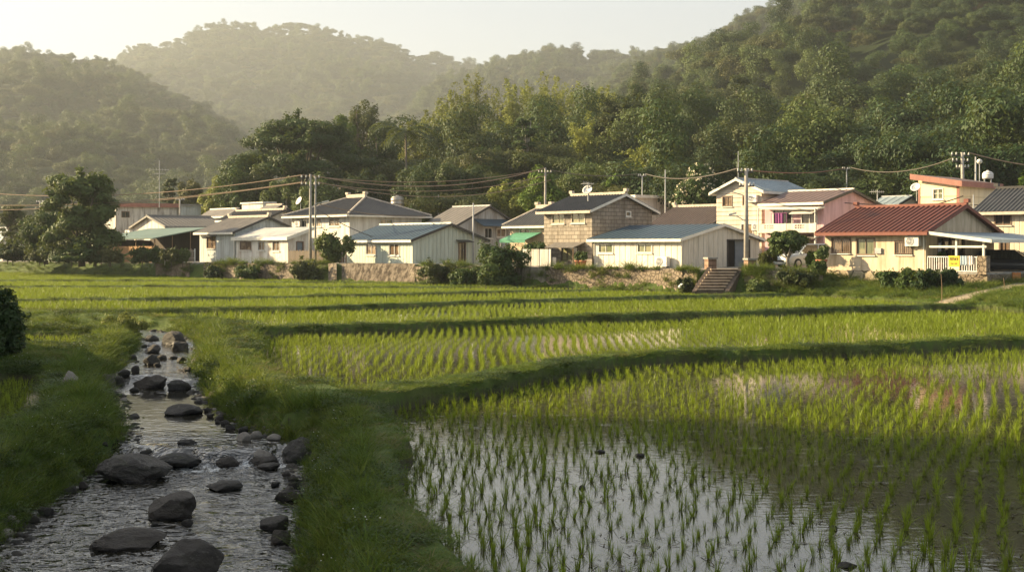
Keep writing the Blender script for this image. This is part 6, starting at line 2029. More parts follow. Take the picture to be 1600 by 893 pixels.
def tree(name, label, px, ytop, D, rpx, kind='round', mat='mid', trunk=m_bark, seed=0, n=4200, size=.20, dens=2.4, cat='tree', zb=None, crown0=None, group=None):
    rg = np.random.default_rng(1000 + seed)
    z0 = base_z(px, D) if zb is None else zb
    x = U(px) * D
    h = max(1.2, H - (ytop - HY) / F * D - z0)
    rr = rpx / F * D
    r = empty(name, (x, D, z0), rg.uniform(0, 6.28), label, cat, group)
    c0 = crown0 if crown0 is not None else {'round': .25, 'umbrella': .42, 'layered': .3, 'tall': .35, 'bush': .0}.get(kind, .3)
    zc = h * (c0 + (1 - c0) * .5); rz = h * (1 - c0) * .5
    if kind == 'round':
        bl = blobs_round(rr, rz, 34, rg, .28, min(1.2, rz / rr) * .9, zc, hemi=-.7) + [(0, 0, zc, rr * .6, rr * .6, rz * .7)]
        if n > 8000: bl = [(math.cos(a_) * q_ * rr * (1 - .45 * max(0, l_ - .35)), math.sin(a_) * q_ * rr * (1 - .45 * max(0, l_ - .35)), h * (.16 + .80 * l_), rr * s_, rr * s_, rr * s_ * .62) for a_, q_, l_, s_ in zip(rg.uniform(0, 6.28, 58), np.sqrt(rg.random(58)) * .86, rg.random(58) ** .8, rg.uniform(.16, .32, 58))]
        limb_mesh(r, h, bl, rg, .03 * h + .05, trunk, max(.25, c0), .25)
    elif kind == 'umbrella':
        bl = []
        for i in range(95):
            a = rg.uniform(0, 6.28); q = math.sqrt(rg.random()) * .92
            zt = h * (.97 - .34 * q ** 2.4) - rg.random() * h * (.10 + .24 * q)
            s = rr * rg.uniform(.14, .26)
            bl.append((math.cos(a) * q * rr, math.sin(a) * q * rr, zt, s, s, s * .36))
        limb_mesh(r, h, bl, rg, .026 * h + .1, trunk, .34, .3, 22)
    elif kind == 'layered':
        bl = []
        for i in range(44):
            a = rg.uniform(0, 6.28); q = math.sqrt(rg.random()) * .85; lv = rg.integers(0, 6) / 5 + rg.uniform(-.06, .06)
            k = 1 - .45 * lv
            s = rr * rg.uniform(.20, .36)
            bl.append((math.cos(a) * q * rr * k, math.sin(a) * q * rr * k, h * (c0 + .04 + (.92 - c0) * lv), s, s, s * .40))
        limb_mesh(r, h, bl, rg, .022 * h + .05, trunk, .62, .3, 14)
    elif kind == 'bush':
        bl = [(rg.normal() * rr * .42, rg.normal() * rr * .42, h * rg.uniform(.12, .80), rr * rg.uniform(.16, .45), rr * rg.uniform(.16, .45), h * rg.uniform(.10, .26)) for _ in range(26)]
        limb_mesh(r, h, bl, rg, .04, trunk, .2, .1, 8, 'stem')
    V, Fq = cloud(bl, int(n * dens), size * .55 * (1.0 if D > 100 else 1.3), rg)
    if kind == 'bush' or n > 8000:           # loose shoots standing out of the crown
        C = []
        for q_ in range(26 if kind == 'bush' else 40):
            b = bl[rg.integers(0, len(bl))]; d = rg.normal(size=3); d[2] = abs(d[2]) * (1.3 if kind == 'bush' else .5) + .15; d /= np.linalg.norm(d)
            ln = rr * rg.uniform(.35, .75) if kind == 'bush' else rr * rg.uniform(.2, .4)
            f = rg.random(int(max(24, n * .012)))[:, None]
            C.append(np.array(b[:3]) + d * ln * f + rg.normal(size=(len(f), 3)) * size * .9)
        C = np.concatenate(C)
        V2, F2 = leaf_quads(C, rg.normal(size=C.shape) + np.array([0, 0, .4]), size * .6 * (.6 + .8 * rg.random(len(C))), rg)
        Fq = np.concatenate([Fq, F2 + len(V)]); V = np.concatenate([V, V2])
    o = bpy.data.objects.new('crown', mesh_np('crown', V, Fq, [M_LEAF[mat]]))
    link(o, r)
    return r, bl, rg

def bamboo(label, px, ytop, D, rpx, seed, n=3600, mat='bamboo', droop=1.0, zb=None):
    n = int(n * 2.6)
    rg = np.random.default_rng(2000 + seed)
    z0 = base_z(px, D) if zb is None else zb
    h = H - (ytop - HY) / F * D - z0; rr = rpx / F * D
    r = empty('bamboo_clump', (U(px) * D, D, z0), 0, label, 'bamboo', 'bamboo clumps above the village')
    nc = 18
    mb = MB(); C = []; Nn = []
    for k in range(nc):
        a = rg.uniform(0, 6.28); q = rg.uniform(.15, 1.0)
        hh = h * rg.uniform(.68, 1.02); out_ = rr * q
        pts = []
        for i in range(9):
            t = i / 8
            zz = hh * (t - .16 * droop * q * max(0, t - .55) ** 1.3 * 3.0)
            oo = out_ * (.12 * t + .88 * t ** 2.6) + .3 * q
            pts.append(Vector((math.cos(a) * oo, math.sin(a) * oo, zz)))
        mb.tube(pts, [.055 * (1 - .8 * i / 8) for i in range(9)], 4, False)
        m = n // nc
        t = .28 + .72 * rg.random(m) ** .7
        P_ = np.array([tuple(p) for p in pts])
        ti = t * 8
        c = np.stack([np.interp(ti, np.arange(9), P_[:, j]) for j in range(3)], 1)
        w = (.9 * np.sin(np.clip(t, 0, 1) * 2.6) + .15) * (rr * .18 + .25)
        # sprays: leaves gather round side twigs
        tw = rg.integers(0, 16, m)
        twd = rg.normal(size=(16, 3)) * np.array([1, 1, .35]); twt = np.linspace(.3, 1.0, 16)
        tt = np.clip(twt[tw] + rg.normal(size=m) * .015, 0, 1); ti = tt * 8
        c = np.stack([np.interp(ti, np.arange(9), P_[:, j]) for j in range(3)], 1)
        f = rg.random(m)[:, None]
        ln = ((.9 * np.sin(tt * 2.7) + .2) * (rr * .16 + .45))[:, None]
        c = c + twd[tw] * ln * f + rg.normal(size=(m, 3)) * .16
        c[:, 2] -= (f[:, 0] ** 2) * ln[:, 0] * .6
        C.append(c); Nn.append(rg.normal(size=(m, 3)) + np.array([0, 0, .4]))
    mb.build('culms', m_culm, r, True)
    C = np.concatenate(C); Nn = np.concatenate(Nn)
    V, Fq = leaf_quads(C, Nn, .095 * (.6 + .8 * rg.random(len(C))), rg, 2.2)
    link(bpy.data.objects.new('foliage', mesh_np('foliage', V, Fq, [M_LEAF[mat]])), r)
    return r

def frond_mesh(rg, nf, ln, width, droop, mat, z, leaflets=True, upr=.6):
    V = []; Fq = []
    for k in range(nf):
        a = 2 * math.pi * k / nf + rg.uniform(-.2, .2)
        up = rg.uniform(.1, 1.0) * upr; L_ = ln * rg.uniform(.8, 1.1)
        d = Vector((math.cos(a), math.sin(a), 0)); sd = Vector((-d.y, d.x, 0))
        pts = []
        for i in range(13):
            t = i / 12
            pts.append(d * (L_ * (t - .18 * t * t)) + Vector((0, 0, z + L_ * (up * t - droop * t * t))))
        if leaflets:
            for i in range(1, 13):
                p = pts[i]; dr = (pts[i] - pts[i - 1]).normalized(); wv = width * math.sin(min(1, i / 12 * 1.05) * math.pi * .92 + .12)
                for s in (-1, 1):
                    e = p + (sd * s * .8 + dr * .6) * wv - Vector((0, 0, .35 * wv)); b = len(V)
                    w2 = dr * (L_ / 12 * .36)
                    V += [tuple(p - w2), tuple(p + w2), tuple(e + w2 * .3), tuple(e - w2 * .3)]
                    Fq.append((b, b + 1, b + 2, b + 3))
        else:
            for i in range(12):
                w0 = width * math.sin(i / 12 * math.pi * .9 + .12); w1 = width * math.sin((i + 1) / 12 * math.pi * .9 + .12)
                for s in (-1, 1):
                    b = len(V); dz = Vector((0, 0, -.25))
                    rip = 1 if (i + k) % 4 else .55
                    V += [tuple(pts[i]), tuple(pts[i + 1]), tuple(pts[i + 1] + sd * s * w1 * rip + dz * w1), tuple(pts[i] + sd * s * w0 + dz * w0)]
                    Fq.append((b, b + 1, b + 2, b + 3))
    return mesh_np('fronds', np.array(V), np.array(Fq), [mat], False)

def palm(label, px, ytop, D, rpx, seed, banana=False, zb=None, name=None):
    rg = np.random.default_rng(3000 + seed)
    z0 = base_z(px, D) if zb is None else zb
    h = max(1.0, H - (ytop - HY) / F * D - z0); rr = rpx / F * D
    r = empty(name or ('banana_plant' if banana else 'palm_tree'), (U(px) * D, D, z0), rg.uniform(0, 6), label, 'banana plant' if banana else 'palm tree')
    th = h - rr * (.75 if banana else .45)
    th = max(th, .3)
    MB().tube([(0, 0, -.5), (.1, .05, th * .5), (0, 0, th)], [.16, .13, .10] if banana else [.22, .16, .14], 8).build('trunk', plain('banana_stem', (.22, .24, .10), .7, .3) if banana else m_bark, r, True)
    me = frond_mesh(rg, 9 if banana else 20, rr * 1.15, rr * (.17 if banana else .24), .55 if banana else .75, M_LEAF['banana' if banana else 'palm'], th, not banana, 1.1 if banana else .95)
    link(bpy.data.objects.new('leaves' if banana else 'fronds', me), r)
    return r

T = tree
T('broadleaf_tree', 'dense dark round tree standing in front of the long white building at the left', 128, 277, 119, 64, 'round', 'mid', seed=1, n=12000, size=.20, crown0=.10)
T('rain_tree', 'huge spreading rain tree with a flat layered crown behind the tall twin pole', 470, 182, 168, 118, 'umbrella', 'mid', seed=2, n=24000, size=.22)
T('layered_tree', 'flat-topped olive tree rising behind the rain tree', 566, 158, 196, 32, 'round', 'olive', seed=3, n=3600, crown0=.6)
T('broadleaf_tree', 'bright round tree between the rain tree and the flat-topped olive tree', 538, 176, 180, 26, 'round', 'bright', seed=4, n=3200, crown0=.5)
T('broadleaf_tree', 'dark round tree between the rain tree and the palm', 596, 185, 178, 36, 'round', 'dark', seed=5, n=4200)
palm('feathery palm tree between the rain tree and the bamboo', 634, 182, 160, 58, 1)
names_b = ['leftmost bamboo clump, above the palm', 'low bamboo clump left of the tallest plumes', 'tall pale bamboo plume at the left of the grove', 'tallest bamboo clump beside the left plume', 'bamboo clump right of the tallest one',
           'broad bamboo clump in the middle of the grove', 'bamboo clump with a thin tall tip in the middle of the grove', 'bamboo clump left of the arching tip', 'bamboo clump with a long arching tip', 'last bamboo clump at the right end of the grove']
for k, (px, yt, D, rp) in enumerate([(655, 160, 192, 34), (688, 150, 198, 36), (712, 116, 214, 26), (738, 106, 216, 32), (776, 122, 212, 36), (808, 112, 210, 40), (838, 102, 216, 28), (870, 110, 212, 34), (912, 112, 206, 40), (946, 128, 200, 28)]):
    bamboo(names_b[k], px, yt, D, rp, k)
bamboo('low drooping yellow-green bamboo clump behind the flowering tree', 1012, 212, 152, 42, 20, 5000, droop=1.6)
bamboo('small bamboo clump left of the broad olive tree', 915, 160, 168, 22, 21, 2600, droop=1.4)
T('umbrella_tree', 'broad olive umbrella tree on the slope right of the bamboo grove', 972, 158, 176, 66, 'umbrella', 'olive', seed=6, n=9000)
T('broadleaf_tree', 'dark round tree on the skyline right of the bamboo', 1003, 134, 205, 32, 'round', 'dark', seed=7, n=3600, crown0=.4)
T('broadleaf_tree', 'dark tree with a ragged crown next to the skyline tree right of the bamboo', 1046, 138, 204, 38, 'round', 'dark', seed=8, n=4200, crown0=.3)
T('broadleaf_tree', 'wide dark tree left of the tall bare-trunked tree', 1092, 134, 208, 44, 'round', 'dark', seed=9, n=4800, crown0=.3)
T('slender_tree', 'slender tree with a small crown and pale trunk below the bamboo grove', 820, 184, 162, 26, 'layered', 'mid', m_palebark, seed=10, n=2600)
T('slender_tree', 'tall tree with pale bare limbs and flat tufts on the right slope', 1162, 118, 215, 36, 'layered', 'olive', m_palebark, seed=11, n=2600, crown0=.5)
T('broadleaf_tree', 'bright green tree just left of the block house roof', 848, 262, 134, 34, 'round', 'bright', seed=12, n=4200)
T('broadleaf_tree', 'bright feathery tree behind the weathered grey roof', 800, 285, 140, 30, 'bush', 'bamboo', seed=13, n=3600)
T('broadleaf_tree', 'small rounded green tree above the block house ridge', 956, 267, 134, 20, 'round', 'bright', seed=14, n=2600)
T('broadleaf_tree', 'mid green tree behind the satellite dish of the block house', 918, 247, 142, 24, 'round', 'mid', seed=15, n=3000)
T('broadleaf_tree', 'dark bushy tree between the hipped house and the weathered roof', 722, 250, 150, 40, 'round', 'dark', seed=16, n=4600)
T('broadleaf_tree', 'dark bushy tree behind the steel water tank', 655, 252, 152, 42, 'round', 'dark', seed=17, n=4600)
T('broadleaf_tree', 'shaded tree under the bamboo grove above the weathered roof', 770, 232, 158, 38, 'round', 'mid', seed=18, n=4200)
r, bl, rg = T('flowering_tree', 'tree covered in cream blossom left of the cream siding house', 1092, 268, 124, 50, 'round', 'mid', seed=19, n=5200, crown0=.2)
C = []
for b in bl:
    for k in range(14):
        d = rg.normal(size=3); d /= np.linalg.norm(d); d[2] = abs(d[2]) * .9
        C.append(np.array(b[:3]) + d * np.array(b[3:6]) * 1.12)
C = np.array(C); C = np.repeat(C, 5, 0) + rg.normal(size=(len(C) * 5, 3)) * .07
V, Fq = leaf_quads(C, rg.normal(size=C.shape) + np.array([0, 0, .5]), .085, rg, 1.1)
link(bpy.data.objects.new('blossom', mesh_np('blossom', V, Fq, [plain('cream_petals', (.80, .72, .52), .7, .2, dirt=.15)])), r)
T('broadleaf_tree', 'brownish twiggy tree left of the blossom tree', 1068, 262, 134, 30, 'round', 'olive', seed=20, n=2600)
bn = ['leftmost banana plant of the group high on the right slope', 'second banana plant from the left high on the right slope', 'tallest banana plant high on the right slope', 'rightmost banana plant of the group high on the right slope']
for k, (px, yt, rp) in enumerate([(1316, 150, 26), (1339, 147, 28), (1362, 143, 30), (1386, 154, 26)]): palm(bn[k], px, yt, 214 + 3 * k, rp, 30 + k, True)
palm('dark palm tree on the slope above the pink house', 1243, 178, 200, 28, 41)
palm('dark palm tree low on the slope right of the siding house', 1282, 232, 165, 28, 42)
palm('dark palm tree low on the slope above the sheet-roofed house', 1352, 220, 168, 30, 43)
palm('dark feathery palm tree higher up the right slope', 1418, 196, 190, 24, 44)
palm('palm tree among bushes behind the tall trees at the right edge', 1540, 180, 190, 26, 45)
# bare, wide-branching shrub
rg = np.random.default_rng(77)
zb_ = base_z(1440, 132); r = empty('bare_tree', (U(1440) * 132, 132, zb_), 0, 'leafless wide-branching tree left of the tower house', 'tree')
hh = H - (242 - HY) / F * 132 - zb_
mb = MB(); mb.tube([(0, 0, -.4), (.2, 0, hh * .35)], [.18, .14], 7)
for k in range(26):
    a = rg.uniform(0, 6.28); o_ = rg.uniform(.6, 2.6); e = Vector((math.cos(a) * o_, math.sin(a) * o_, hh * rg.uniform(.7, 1.0)))
    s = Vector((.2, 0, hh * rg.uniform(.25, .36))); m = s.lerp(e, .5) + Vector((rg.normal() * .2, rg.normal() * .2, .25))
    mb.tube([s, m, e], [.08, .05, .018], 5)
mb.build('trunk', m_palebark, r)
V, Fq = cloud([(0, 0, hh * .8, 2.4, 2.4, hh * .2)], 500, .12, rg)
link(bpy.data.objects.new('crown', mesh_np('crown', V, Fq, [M_LEAF['olive']])), r)
T('broadleaf_tree', 'yellow-green bush tree rising over the dark tile roof at the right edge', 1596, 264, 104, 24, 'bush', 'bright', seed=21, n=3000)
T('slender_tree', 'spreading tree with pale limbs at the right behind the lamp post', 1568, 222, 140, 44, 'layered', 'mid', m_palebark, seed=22, n=3600, crown0=.35)
T('broadleaf_tree', 'reddish-crowned tree high on the slope at the right edge', 1580, 106, 240, 40, 'umbrella', 'russet', seed=23, n=3600)
T('flowering_bush', 'white-flowering bush behind the tower house roof', 1478, 262, 112, 26, 'bush', 'mid', seed=24, n=2400)
lf = [('pale yellow-green tree beside the aerial mast', 265, 280, 170, 17, 'layered', 'olive'), ('yellowish tree right of the aerial mast', 296, 272, 168, 24, 'round', 'olive'), ('yellowish round tree left of the rain tree', 335, 276, 164, 26, 'round', 'bamboo'),
      ('low leafy tree under the left edge of the rain tree', 368, 268, 158, 34, 'round', 'mid'), ('bushy tree under the rain tree above the white flat block', 410, 262, 158, 36, 'round', 'olive'), ('bushy green tree behind the tall twin pole', 500, 265, 152, 40, 'round', 'mid'), ('bushy tree in front of the rain tree trunk, left of the twin pole', 450, 268, 155, 34, 'round', 'mid'), ('dark tree behind the hipped roof', 570, 255, 154, 42, 'round', 'dark')]
for k, (lb, px, yt, D, rp, kd, mt) in enumerate(lf): T('broadleaf_tree', lb, px, yt, D, rp, kd, mt, seed=40 + k, n=3600)
lb_ = [('thin sparse tree near the left edge', 22, 322, 140, 32, 'layered', 'olive'), ('bushy tree between the left pole and the round tree', 72, 322, 132, 30, 'round', 'mid'), ('dark bush at the left edge of the village', 12, 378, 131, 30, 'bush', 'mid'), ('leafy bush left of the round tree', 62, 352, 126, 36, 'bush', 'mid'),
       ('low dark bush beneath the round tree', 112, 372, 120, 40, 'bush', 'dark'), ('dark bush right of the round tree before the orange fence', 150, 396, 119, 18, 'bush', 'dark'), ('wide dark thicket at the foot of the bank at the far left', 20, 396, 128, 40, 'bush', 'dark'), ('olive thicket at the foot of the bank left of the round tree', 70, 392, 121, 34, 'bush', 'olive'), ('dark thicket below the trunk of the round tree', 125, 396, 117, 36, 'bush', 'mid'), ('grassy bush at the foot of the bank below the banana plants', 172, 416, 116.3, 20, 'bush', 'olive'), ('low thicket under the orange board parapet, right of the banana plant', 241, 419, 115.2, 13, 'bush', 'mid'), ('low bush below the orange board parapet', 222, 417, 115.6, 14, 'bush', 'dark'), ('low shrub under the picket balustrade', 268, 416, 113.4, 13, 'bush', 'olive'),
       ('leafy shrub beside the narrow steps', 286, 414, 113.4, 8, 'bush', 'mid'), ('shrub growing over the terrace wall right of the narrow steps', 334, 415, 111, 18, 'bush', 'dark'), ('low shrub on the terrace wall below the annexe', 392, 414, 107.5, 22, 'bush', 'mid'), ('tangled shrub below the tall twin pole', 478, 408, 103.5, 26, 'bush', 'olive'),
       ('green tree-like shrub right of the tall twin pole', 517, 360, 105, 22, 'bush', 'mid'), ('big dark bush between the mint house and the sheet fence', 776, 381, 92, 42, 'bush', 'mid'), ('flowering weedy bush right of the concrete apron', 692, 410, 96, 30, 'bush', 'olive'), ('low bush at the foot of the wall beside the big dark bush', 726, 420, 93.5, 22, 'bush', 'mid'),
       ('climbing shrub on top of the sheet fence', 835, 378, 97.5, 24, 'bush', 'mid'), ('round clipped bush left of the small tree', 1198, 394, 84, 12, 'bush', 'olive'), ('leafy yellowish bush in front of the silver car', 1272, 393, 82.5, 12, 'bush', 'bright'), ('plant hanging over the corner of the stone wall by the terracotta pot', 1279, 415, 78.8, 11, 'bush', 'mid'),
       ('low shrub against the flagstone plinth', 1390, 430, 74, 16, 'bush', 'mid'), ('upright shrub in front of the cream house', 1421, 424, 72.5, 15, 'bush', 'mid'), ('dark shrub with pale flowers before the porch base', 1452, 430, 71.5, 20, 'bush', 'dark'), ('low dark shrub at the right of the porch base', 1484, 440, 71.5, 18, 'bush', 'dark'),
       ('weeds on the bank below the wide steps', 1075, 437, 80.5, 14, 'bush', 'olive'), ('low weeds right of the foot of the wide steps', 1185, 444, 78.3, 20, 'bush', 'mid'), ('low weeds on the slope below the silver car', 1245, 447, 78, 22, 'bush', 'olive')]
for k, (lb, px, yt, D, rp, kd, mt) in enumerate(lb_):
    near = D < 100
    T('shrub' if kd == 'bush' else 'broadleaf_tree', lb, px, yt, D, rp, kd, mt, seed=60 + k, n=2600 if rp < 35 else 5200, size=.10 if near else .15, cat='shrub' if kd == 'bush' else 'tree')
T('small_tree', 'small round tree with a thin pale trunk in front of the silver car', 1231, 360, 82.5, 34, 'round', 'mid', m_palebark, seed=90, n=7000, size=.10, crown0=.34)
palm('banana plant with upright leaves below the orange board parapet', 191, 396, 118.5, 26, 50, True)
palm('banana plant left of the orange board fence', 148, 386, 119.5, 18, 51, True)
palm('young banana plant among the bushes under the round tree', 172, 408, 117.5, 16, 52, True)
T('shrub', 'yellow-green bushy weeds on the left bank where the stream bends', 196, 497, 47.0, 26, 'bush', 'bamboo', seed=91, n=3000, size=.045, cat='shrub')
T('shrub', 'dark leafy bush at the left edge above the stream bank', -12, 452, 33.5, 52, 'bush', 'dark', seed=92, n=5200, size=.06, cat='shrub')
# tall trees to the left of the view: their shade lies over the stream and the near paddy
def side_tree(s, q, h, rr, seed, label, kind='round'):
    ax, ay = math.sin(SUN_AZ), math.cos(SUN_AZ)
    x, y = ax * -s + (-ay) * -q * -1 * 0, 0
    sx, sy = -ax, -ay                    # the way shadows fall
    nx, ny = -sy, sx
    if ny < 0: nx, ny = -nx, -ny
    x, y = sx * s + nx * q, sy * s + ny * q
    z0 = .3
    px = 800 + F * x / y if y > 1 else -5000
    rg = np.random.default_rng(seed)
    r = empty('shade_tree', (x, y, z0), 0, label, 'tree')
    bl = blobs_round(rr, h * .42, 26, rg, .36, h * .4 / rr, h * .56, hemi=-.9)
    limb_mesh(r, h, bl, rg, .03 * h, m_bark, .25, .2)
    V, Fq = cloud(bl, 5200, .30, rg)
    link(bpy.data.objects.new('crown', mesh_np('crown', V, Fq, [M_LEAF['dark']])), r)
for k, (s, q, h, rr) in enumerate([(-40, -3, 17, 5.5), (-38, 4, 18, 5.5), (-41, 10, 18.5, 5.5), (-39, 15.5, 18, 5), (-40, 20, 17.2, 3.6), (-31, 25.0, 7.0, 3.0), (-31, 29, 5.2, 2.6), (-34, 8, 12, 5), (-34, 0, 12, 5), (-33, 15, 11, 5)]):
    side_tree(s, q, h, rr, 500 + k, ['tall dark tree at the near end of the grove left of the view', 'tall dark tree second from the near end of the grove left of the view', 'tallest dark tree in the middle of the grove left of the view', 'tall dark tree beyond the tallest one in the grove left of the view', 'tall narrow tree at the far end of the grove left of the view', 'small tree standing apart beyond the grove left of the view', 'smallest tree farthest along the bank left of the view', 'mid-height tree before the tallest one in the grove left of the view', 'mid-height tree at the near edge of the grove left of the view', 'mid-height tree towards the far edge of the grove left of the view'][k])
# ------------------------------------------------------------------ boulders in the stream
m_rock, nt, out = new_mat('river_stone')
co = objco(nt); oi = N(nt, 'ShaderNodeObjectInfo')
n1 = noise(nt, co, 3.0, 7, 0.7); n2 = noise(nt, co, 14.0, 5, 0.7); n3 = noise(nt, co, 1.2, 3)
c = mixc(nt, ramp(nt, n1, (.3, 0), (.7, 1)), (0.026, 0.024, 0.022), (0.085, 0.080, 0.070))
c = mixc(nt, ramp(nt, n2, (.55, 0), (.7, .5)), c, (0.13, 0.125, 0.115))
c = mixc(nt, ramp(nt, n3, (.55, 0), (.7, .55)), c, (0.055, 0.060, 0.030))
sx = N(nt, 'ShaderNodeSeparateXYZ'); L(nt, co, sx.inputs[0])
mossy = mathn(nt, 'MULTIPLY', ramp(nt, noise(nt, co, 2.0, 5, .7), (.52, 0), (.62, 1)), ramp(nt, sx.outputs[2], (.35, 0), (.8, .75)))
c = mixc(nt, mossy, c, (.050, .058, .024))
c = mixc(nt, ramp(nt, noise(nt, co, 5.5, 3, .5), (.62, 0), (.66, .7)), c, (.17, .165, .14))
wet = ramp(nt, mathn(nt, 'ADD', sx.outputs[2], mathn(nt, 'MULTIPLY', n1, .35)), (.02, 1), (.16, 0))
c = mixc(nt, mathn(nt, 'MULTIPLY', wet, .7), c, (.014, .013, .012))
crk = N(nt, 'ShaderNodeTexVoronoi'); crk.feature = 'DISTANCE_TO_EDGE'; crk.inputs['Scale'].default_value = 1.3; L(nt, mapping(nt, co, (1, 1, 2.2)), crk.inputs['Vector'])
ck = ramp(nt, crk.outputs['Distance'], (.0, 1), (.03, 0))
c = mixc(nt, mathn(nt, 'MULTIPLY', ck, .55), c, (.016, .015, .014))
c = mixc(nt, mathn(nt, 'MULTIPLY', oi.outputs['Random'], .6), c, (0.075, 0.058, 0.042))
rr_ = mathn(nt, 'SUBTRACT', 0.66, mathn(nt, 'MULTIPLY', wet, .42))
principled(nt, out, c, rr_, 0.4, bump(nt, mathn(nt, 'ADD', n1, mathn(nt, 'MULTIPLY', n2, .7)), 1.0, .10))
m_prock, nt, out = new_mat('pale_river_stone')
co = objco(nt); n1 = noise(nt, co, 4.0, 6, .7)
principled(nt, out, mixc(nt, n1, (.13, .12, .10), (.30, .27, .23)), .8, .2, bump(nt, n1, .6, .03))

def stone_mesh(seed, angular=.5, sub=4):
    rg = np.random.default_rng(seed)
    bm = bmesh.new(); bmesh.ops.create_icosphere(bm, subdivisions=sub, radius=1.0)
    Vv = np.array([v.co[:] for v in bm.verts])
    for k in range(int(6 + 12 * angular)):
        d = rg.normal(size=3); d /= np.linalg.norm(d)
        lim = rg.uniform(.55, .86)
        s = Vv @ d; m = s > lim
        Vv[m] -= np.outer((s[m] - lim) * .92, d)
    f = 1 + .16 * fbm(Vv[:, 0] * 1.3 + seed, Vv[:, 1] * 1.3 + Vv[:, 2] * 1.7, 4, seed) + .08 * fbm(Vv[:, 0] * 5 + Vv[:, 2] * 3, Vv[:, 1] * 5 - Vv[:, 2] * 4, 3, seed + 5)
    if sub >= 4: f = f + .03 * fbm(Vv[:, 0] * 11 - Vv[:, 2] * 7, Vv[:, 1] * 11 + Vv[:, 2] * 9, 3, seed + 8) - .05 * sstep(.62, .80, vnoise(Vv[:, 0] * 2.6 + Vv[:, 2] * 1.9 + seed, Vv[:, 1] * 2.6 - Vv[:, 2], seed + 2))
    Vv *= f[:, None]
    mn, mx = Vv.min(0), Vv.max(0)
    Vv = (Vv - (mn + mx) / 2) / ((mx - mn) / 2)
    for v, q in zip(bm.verts, Vv): v.co = q
    me = bpy.data.meshes.new('boulder'); bm.to_mesh(me); bm.free()
    me.polygons.foreach_set('use_smooth', [True] * len(me.polygons))
    return me

def stone(label, x0, x1, y0, y1, seed, angular=.5, pale=False, name='boulder', group=None, level=None, rz=None, deep=.75, flat=1.0):
    # distance from the waterline row
    lv = -.3
    for _ in range(5):
        D = D_of(y1, lv if level is None else level); lv = float(stream_level(np.array([D]))[()] if np.ndim(D) == 0 else 0)
    if level is None: level = lv
    w = (x1 - x0) / F * D
    dp = w * deep
    hgt = (y1 - y0) / F * D * .98
    Dc = D + dp * .45
    hgt = max(.05, hgt - dp * .45 * (H - level) / D)      # the top row also shows the stone's depth
    hgt = max(hgt, w * .16)
    me = stone_mesh(seed, angular, 5 if x1 - x0 > 60 else 4 if x1 - x0 > 25 else 3); me.materials.append(m_prock if pale else m_rock)
    o = bpy.data.objects.new(name, me); link(o)
    o.scale = (w / 2, dp / 2, hgt * .75)
    o.location = (U((x0 + x1) / 2) * Dc, Dc, level + hgt * .25)
    o.rotation_euler = (0, 0, np.random.default_rng(seed).uniform(-.25, .25) if rz is None else rz)
    return tag(o, label, 'boulder' if name == 'boulder' else 'stone', group)

S = [('largest rounded grey boulder at the left below the low cascade', 147, 268, 706, 757, .25), ('long dark boulder lying right behind the largest one', 235, 325, 703, 733, .4), ('angular grey boulder with a flat top in midstream', 222, 305, 769, 814, .95), ('long low dark boulder near the left bank in the foreground', 140, 260, 825, 862, .3),
     ('wedge-shaped dark boulder cut by the bottom of the picture', 227, 352, 840, 905, .9), ('low flat stone barely above the rippled water', 321, 380, 749, 767, .3), ('tall rounded brown boulder against the right bank beside the cascade', 437, 499, 676, 719, .4), ('dark boulder in the lip of the cascade', 336, 374, 711, 730, .4),
     ('dark boulder in the cascade next to the right-hand brown boulder', 389, 438, 711, 728, .4), ('low dark stone just below the cascade at the right', 399, 438, 722, 735, .4), ('grey stone at the foot of the right bank below the cascade', 428, 469, 759, 785, .5), ('dark stone near the right bank with a smaller one before it', 406, 452, 805, 831, .6),
     ('round dark stone nearest the viewer by the right bank', 423, 455, 825, 851, .5), ('slate-coloured flat slab lying in the still pool', 258, 318, 630, 649, .8), ('broad dark boulder at the head of the still pool', 213, 261, 584, 608, .3), ('dark flat boulder on the left shore of the still pool', 137, 184, 604, 623, .4),
     ('upright dark boulder on the left shore at the upper rapid', 153, 181, 583, 606, .5), ('round boulder beside the upright one at the upper rapid', 176, 196, 586, 603, .4), ('boulder half hidden by grass at the right of the upper rapid', 263, 298, 592, 611, .4), ('grey boulder leaning on the right bank far upstream', 298, 320, 552, 571, .5),
     ('rounded boulder above the leaning grey one', 308, 336, 541, 559, .4), ('large sunlit boulder at the head of the stream', 253, 291, 519, 541, .4), ('block-like boulder in front of the large sunlit one', 268, 295, 532, 549, .8), ('rounded boulder at the left of the far rapid', 225, 253, 537, 552, .4),
     ('grey boulder at the left edge of the far rapid', 224, 248, 552, 570, .6), ('dark stone in the middle of the far rapid', 276, 291, 557, 566, .4), ('dark stone left of midstream in the far rapid', 244, 261, 553, 562, .4), ('dark low boulder where the stream comes round the bend', 226, 249, 528, 538, .4)]
for k, (lb, x0, x1, y0, y1, ang) in enumerate(S):
    stone(lb, x0, x1, y0, y1, 30 + k, ang, deep=.9 if 'wedge' not in lb else .7)
stone('pale pointed stone in the grass of the left bank', 95, 124, 578, 602, 80, .7, True, level=.32)
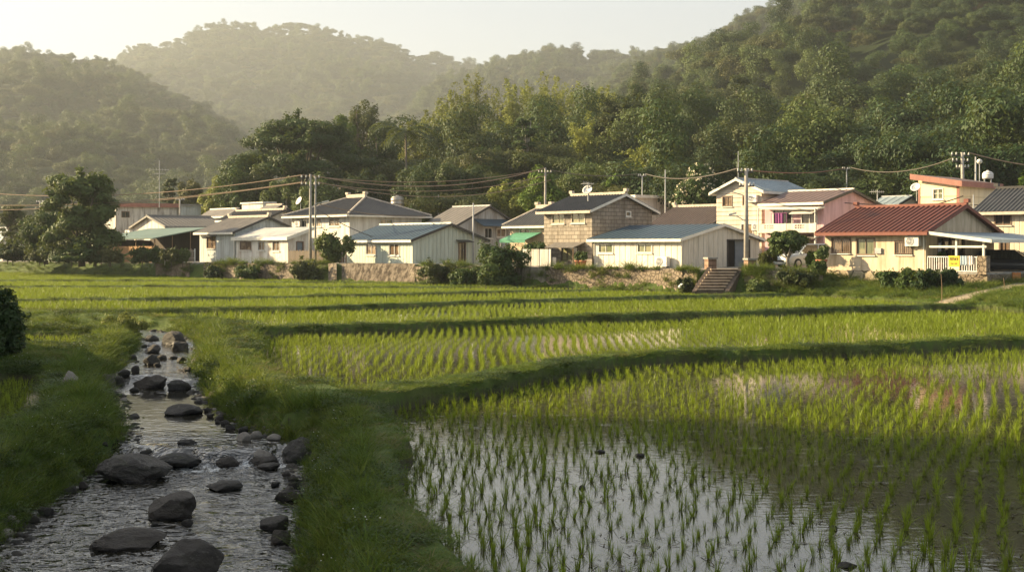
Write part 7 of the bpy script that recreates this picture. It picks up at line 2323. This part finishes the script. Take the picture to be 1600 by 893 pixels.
small = [(423, 437, 752, 761), (446, 470, 750, 763), (460, 482, 768, 784), (467, 491, 791, 808), (460, 482, 806, 822), (283, 302, 810, 822), (235, 248, 815, 822), (369, 393, 674, 689), (391, 410, 672, 684), (391, 427, 681, 701), (416, 439, 677, 688), (99, 121, 758, 771), (122, 138, 751, 763), (219, 248, 687, 699), (277, 308, 684, 695),
         (202, 217, 604, 612), (144, 166, 594, 604), (205, 218, 570, 583), (184, 204, 576, 587), (262, 278, 555, 561), (322, 334, 645, 652), (334, 349, 648, 656), (345, 358, 655, 663), (352, 368, 662, 671), (336, 345, 655, 661), (372, 388, 666, 674), (318, 330, 636, 643), (298, 309, 560, 568), (440, 456, 735, 746), (449, 468, 741, 752), (466, 478, 822, 832), (455, 470, 846, 858), (60, 84, 790, 806), (40, 62, 803, 816), (176, 196, 560, 570), (200, 214, 553, 562), (286, 300, 572, 581), (280, 292, 540, 548), (240, 252, 566, 573), (262, 272, 604, 610)]
for k, (x0, x1, y0, y1) in enumerate(small):
    pale = k in (7, 8, 9, 10)
    stone('pale rounded cobble in the cluster left of the brown boulder' if pale else 'small dark wet stone at the edge of the stream', x0, x1, y0, y1, 120 + k, .4, pale, 'river_stone', 'pale cobbles beside the brown boulder' if pale else 'small dark stones along the stream')
for k, (px, py, w) in enumerate([(937, 706, 17), (909, 762, 10), (1000, 712, 15), (1322, 886, 34), (1302, 826, 13)]):
    stone(['flat dark clod of earth among the seedlings', 'tiny dark clod standing upright in the bright water', 'small muddy clod in the shaded paddy', 'broad mud clod at the bottom of the picture', 'small clod left of the bottom right corner'][k], px - w / 2, px + w / 2, py - w * .16, py + 1, 180 + k, .6, False, 'earth_clod', level=0.0, deep=.8)

# gravel and cobbles packed along the water's edge
gm = [template('gravel_stone', stone_mesh(300 + k, .6, 2)) for k in range(4)]
for k, g in enumerate(gm): g.data.materials.append(m_prock if k == 0 else m_rock)
rg = np.random.default_rng(5)
n = 26000
D = np.sqrt(rg.uniform(9 ** 2, 50 ** 2, n)); u = rg.uniform(-.5, -.05, n); X = u * D
dsx, yy = poly_dist(X, D, stream_c)
cl_ = vnoise(X / .9, D / .9, 14)
m = (dsx > -.35) & (dsx < .22) & (cl_ > .42) & (rg.random(n) < .75)
X, D, yy, dsx = X[m], D[m], yy[m], dsx[m]
z = np.maximum(ground(X, D)[0], stream_level(yy) - .02)
s_ = rg.uniform(.025, .085, len(X)) * np.where(rg.random(len(X)) < .12, 1.8, 1.0)
scatter('gravel', np.stack([X, D, z], 1), rg.uniform(0, 6.28, len(X)), np.stack([s_, s_ * rg.uniform(.7, 1, len(X)), s_ * .6], 1), rg.choice(4, len(X), p=[.15, .3, .3, .25]), gm, 'small dark pebbles packed along both edges of the stream')
print('gravel', len(X))
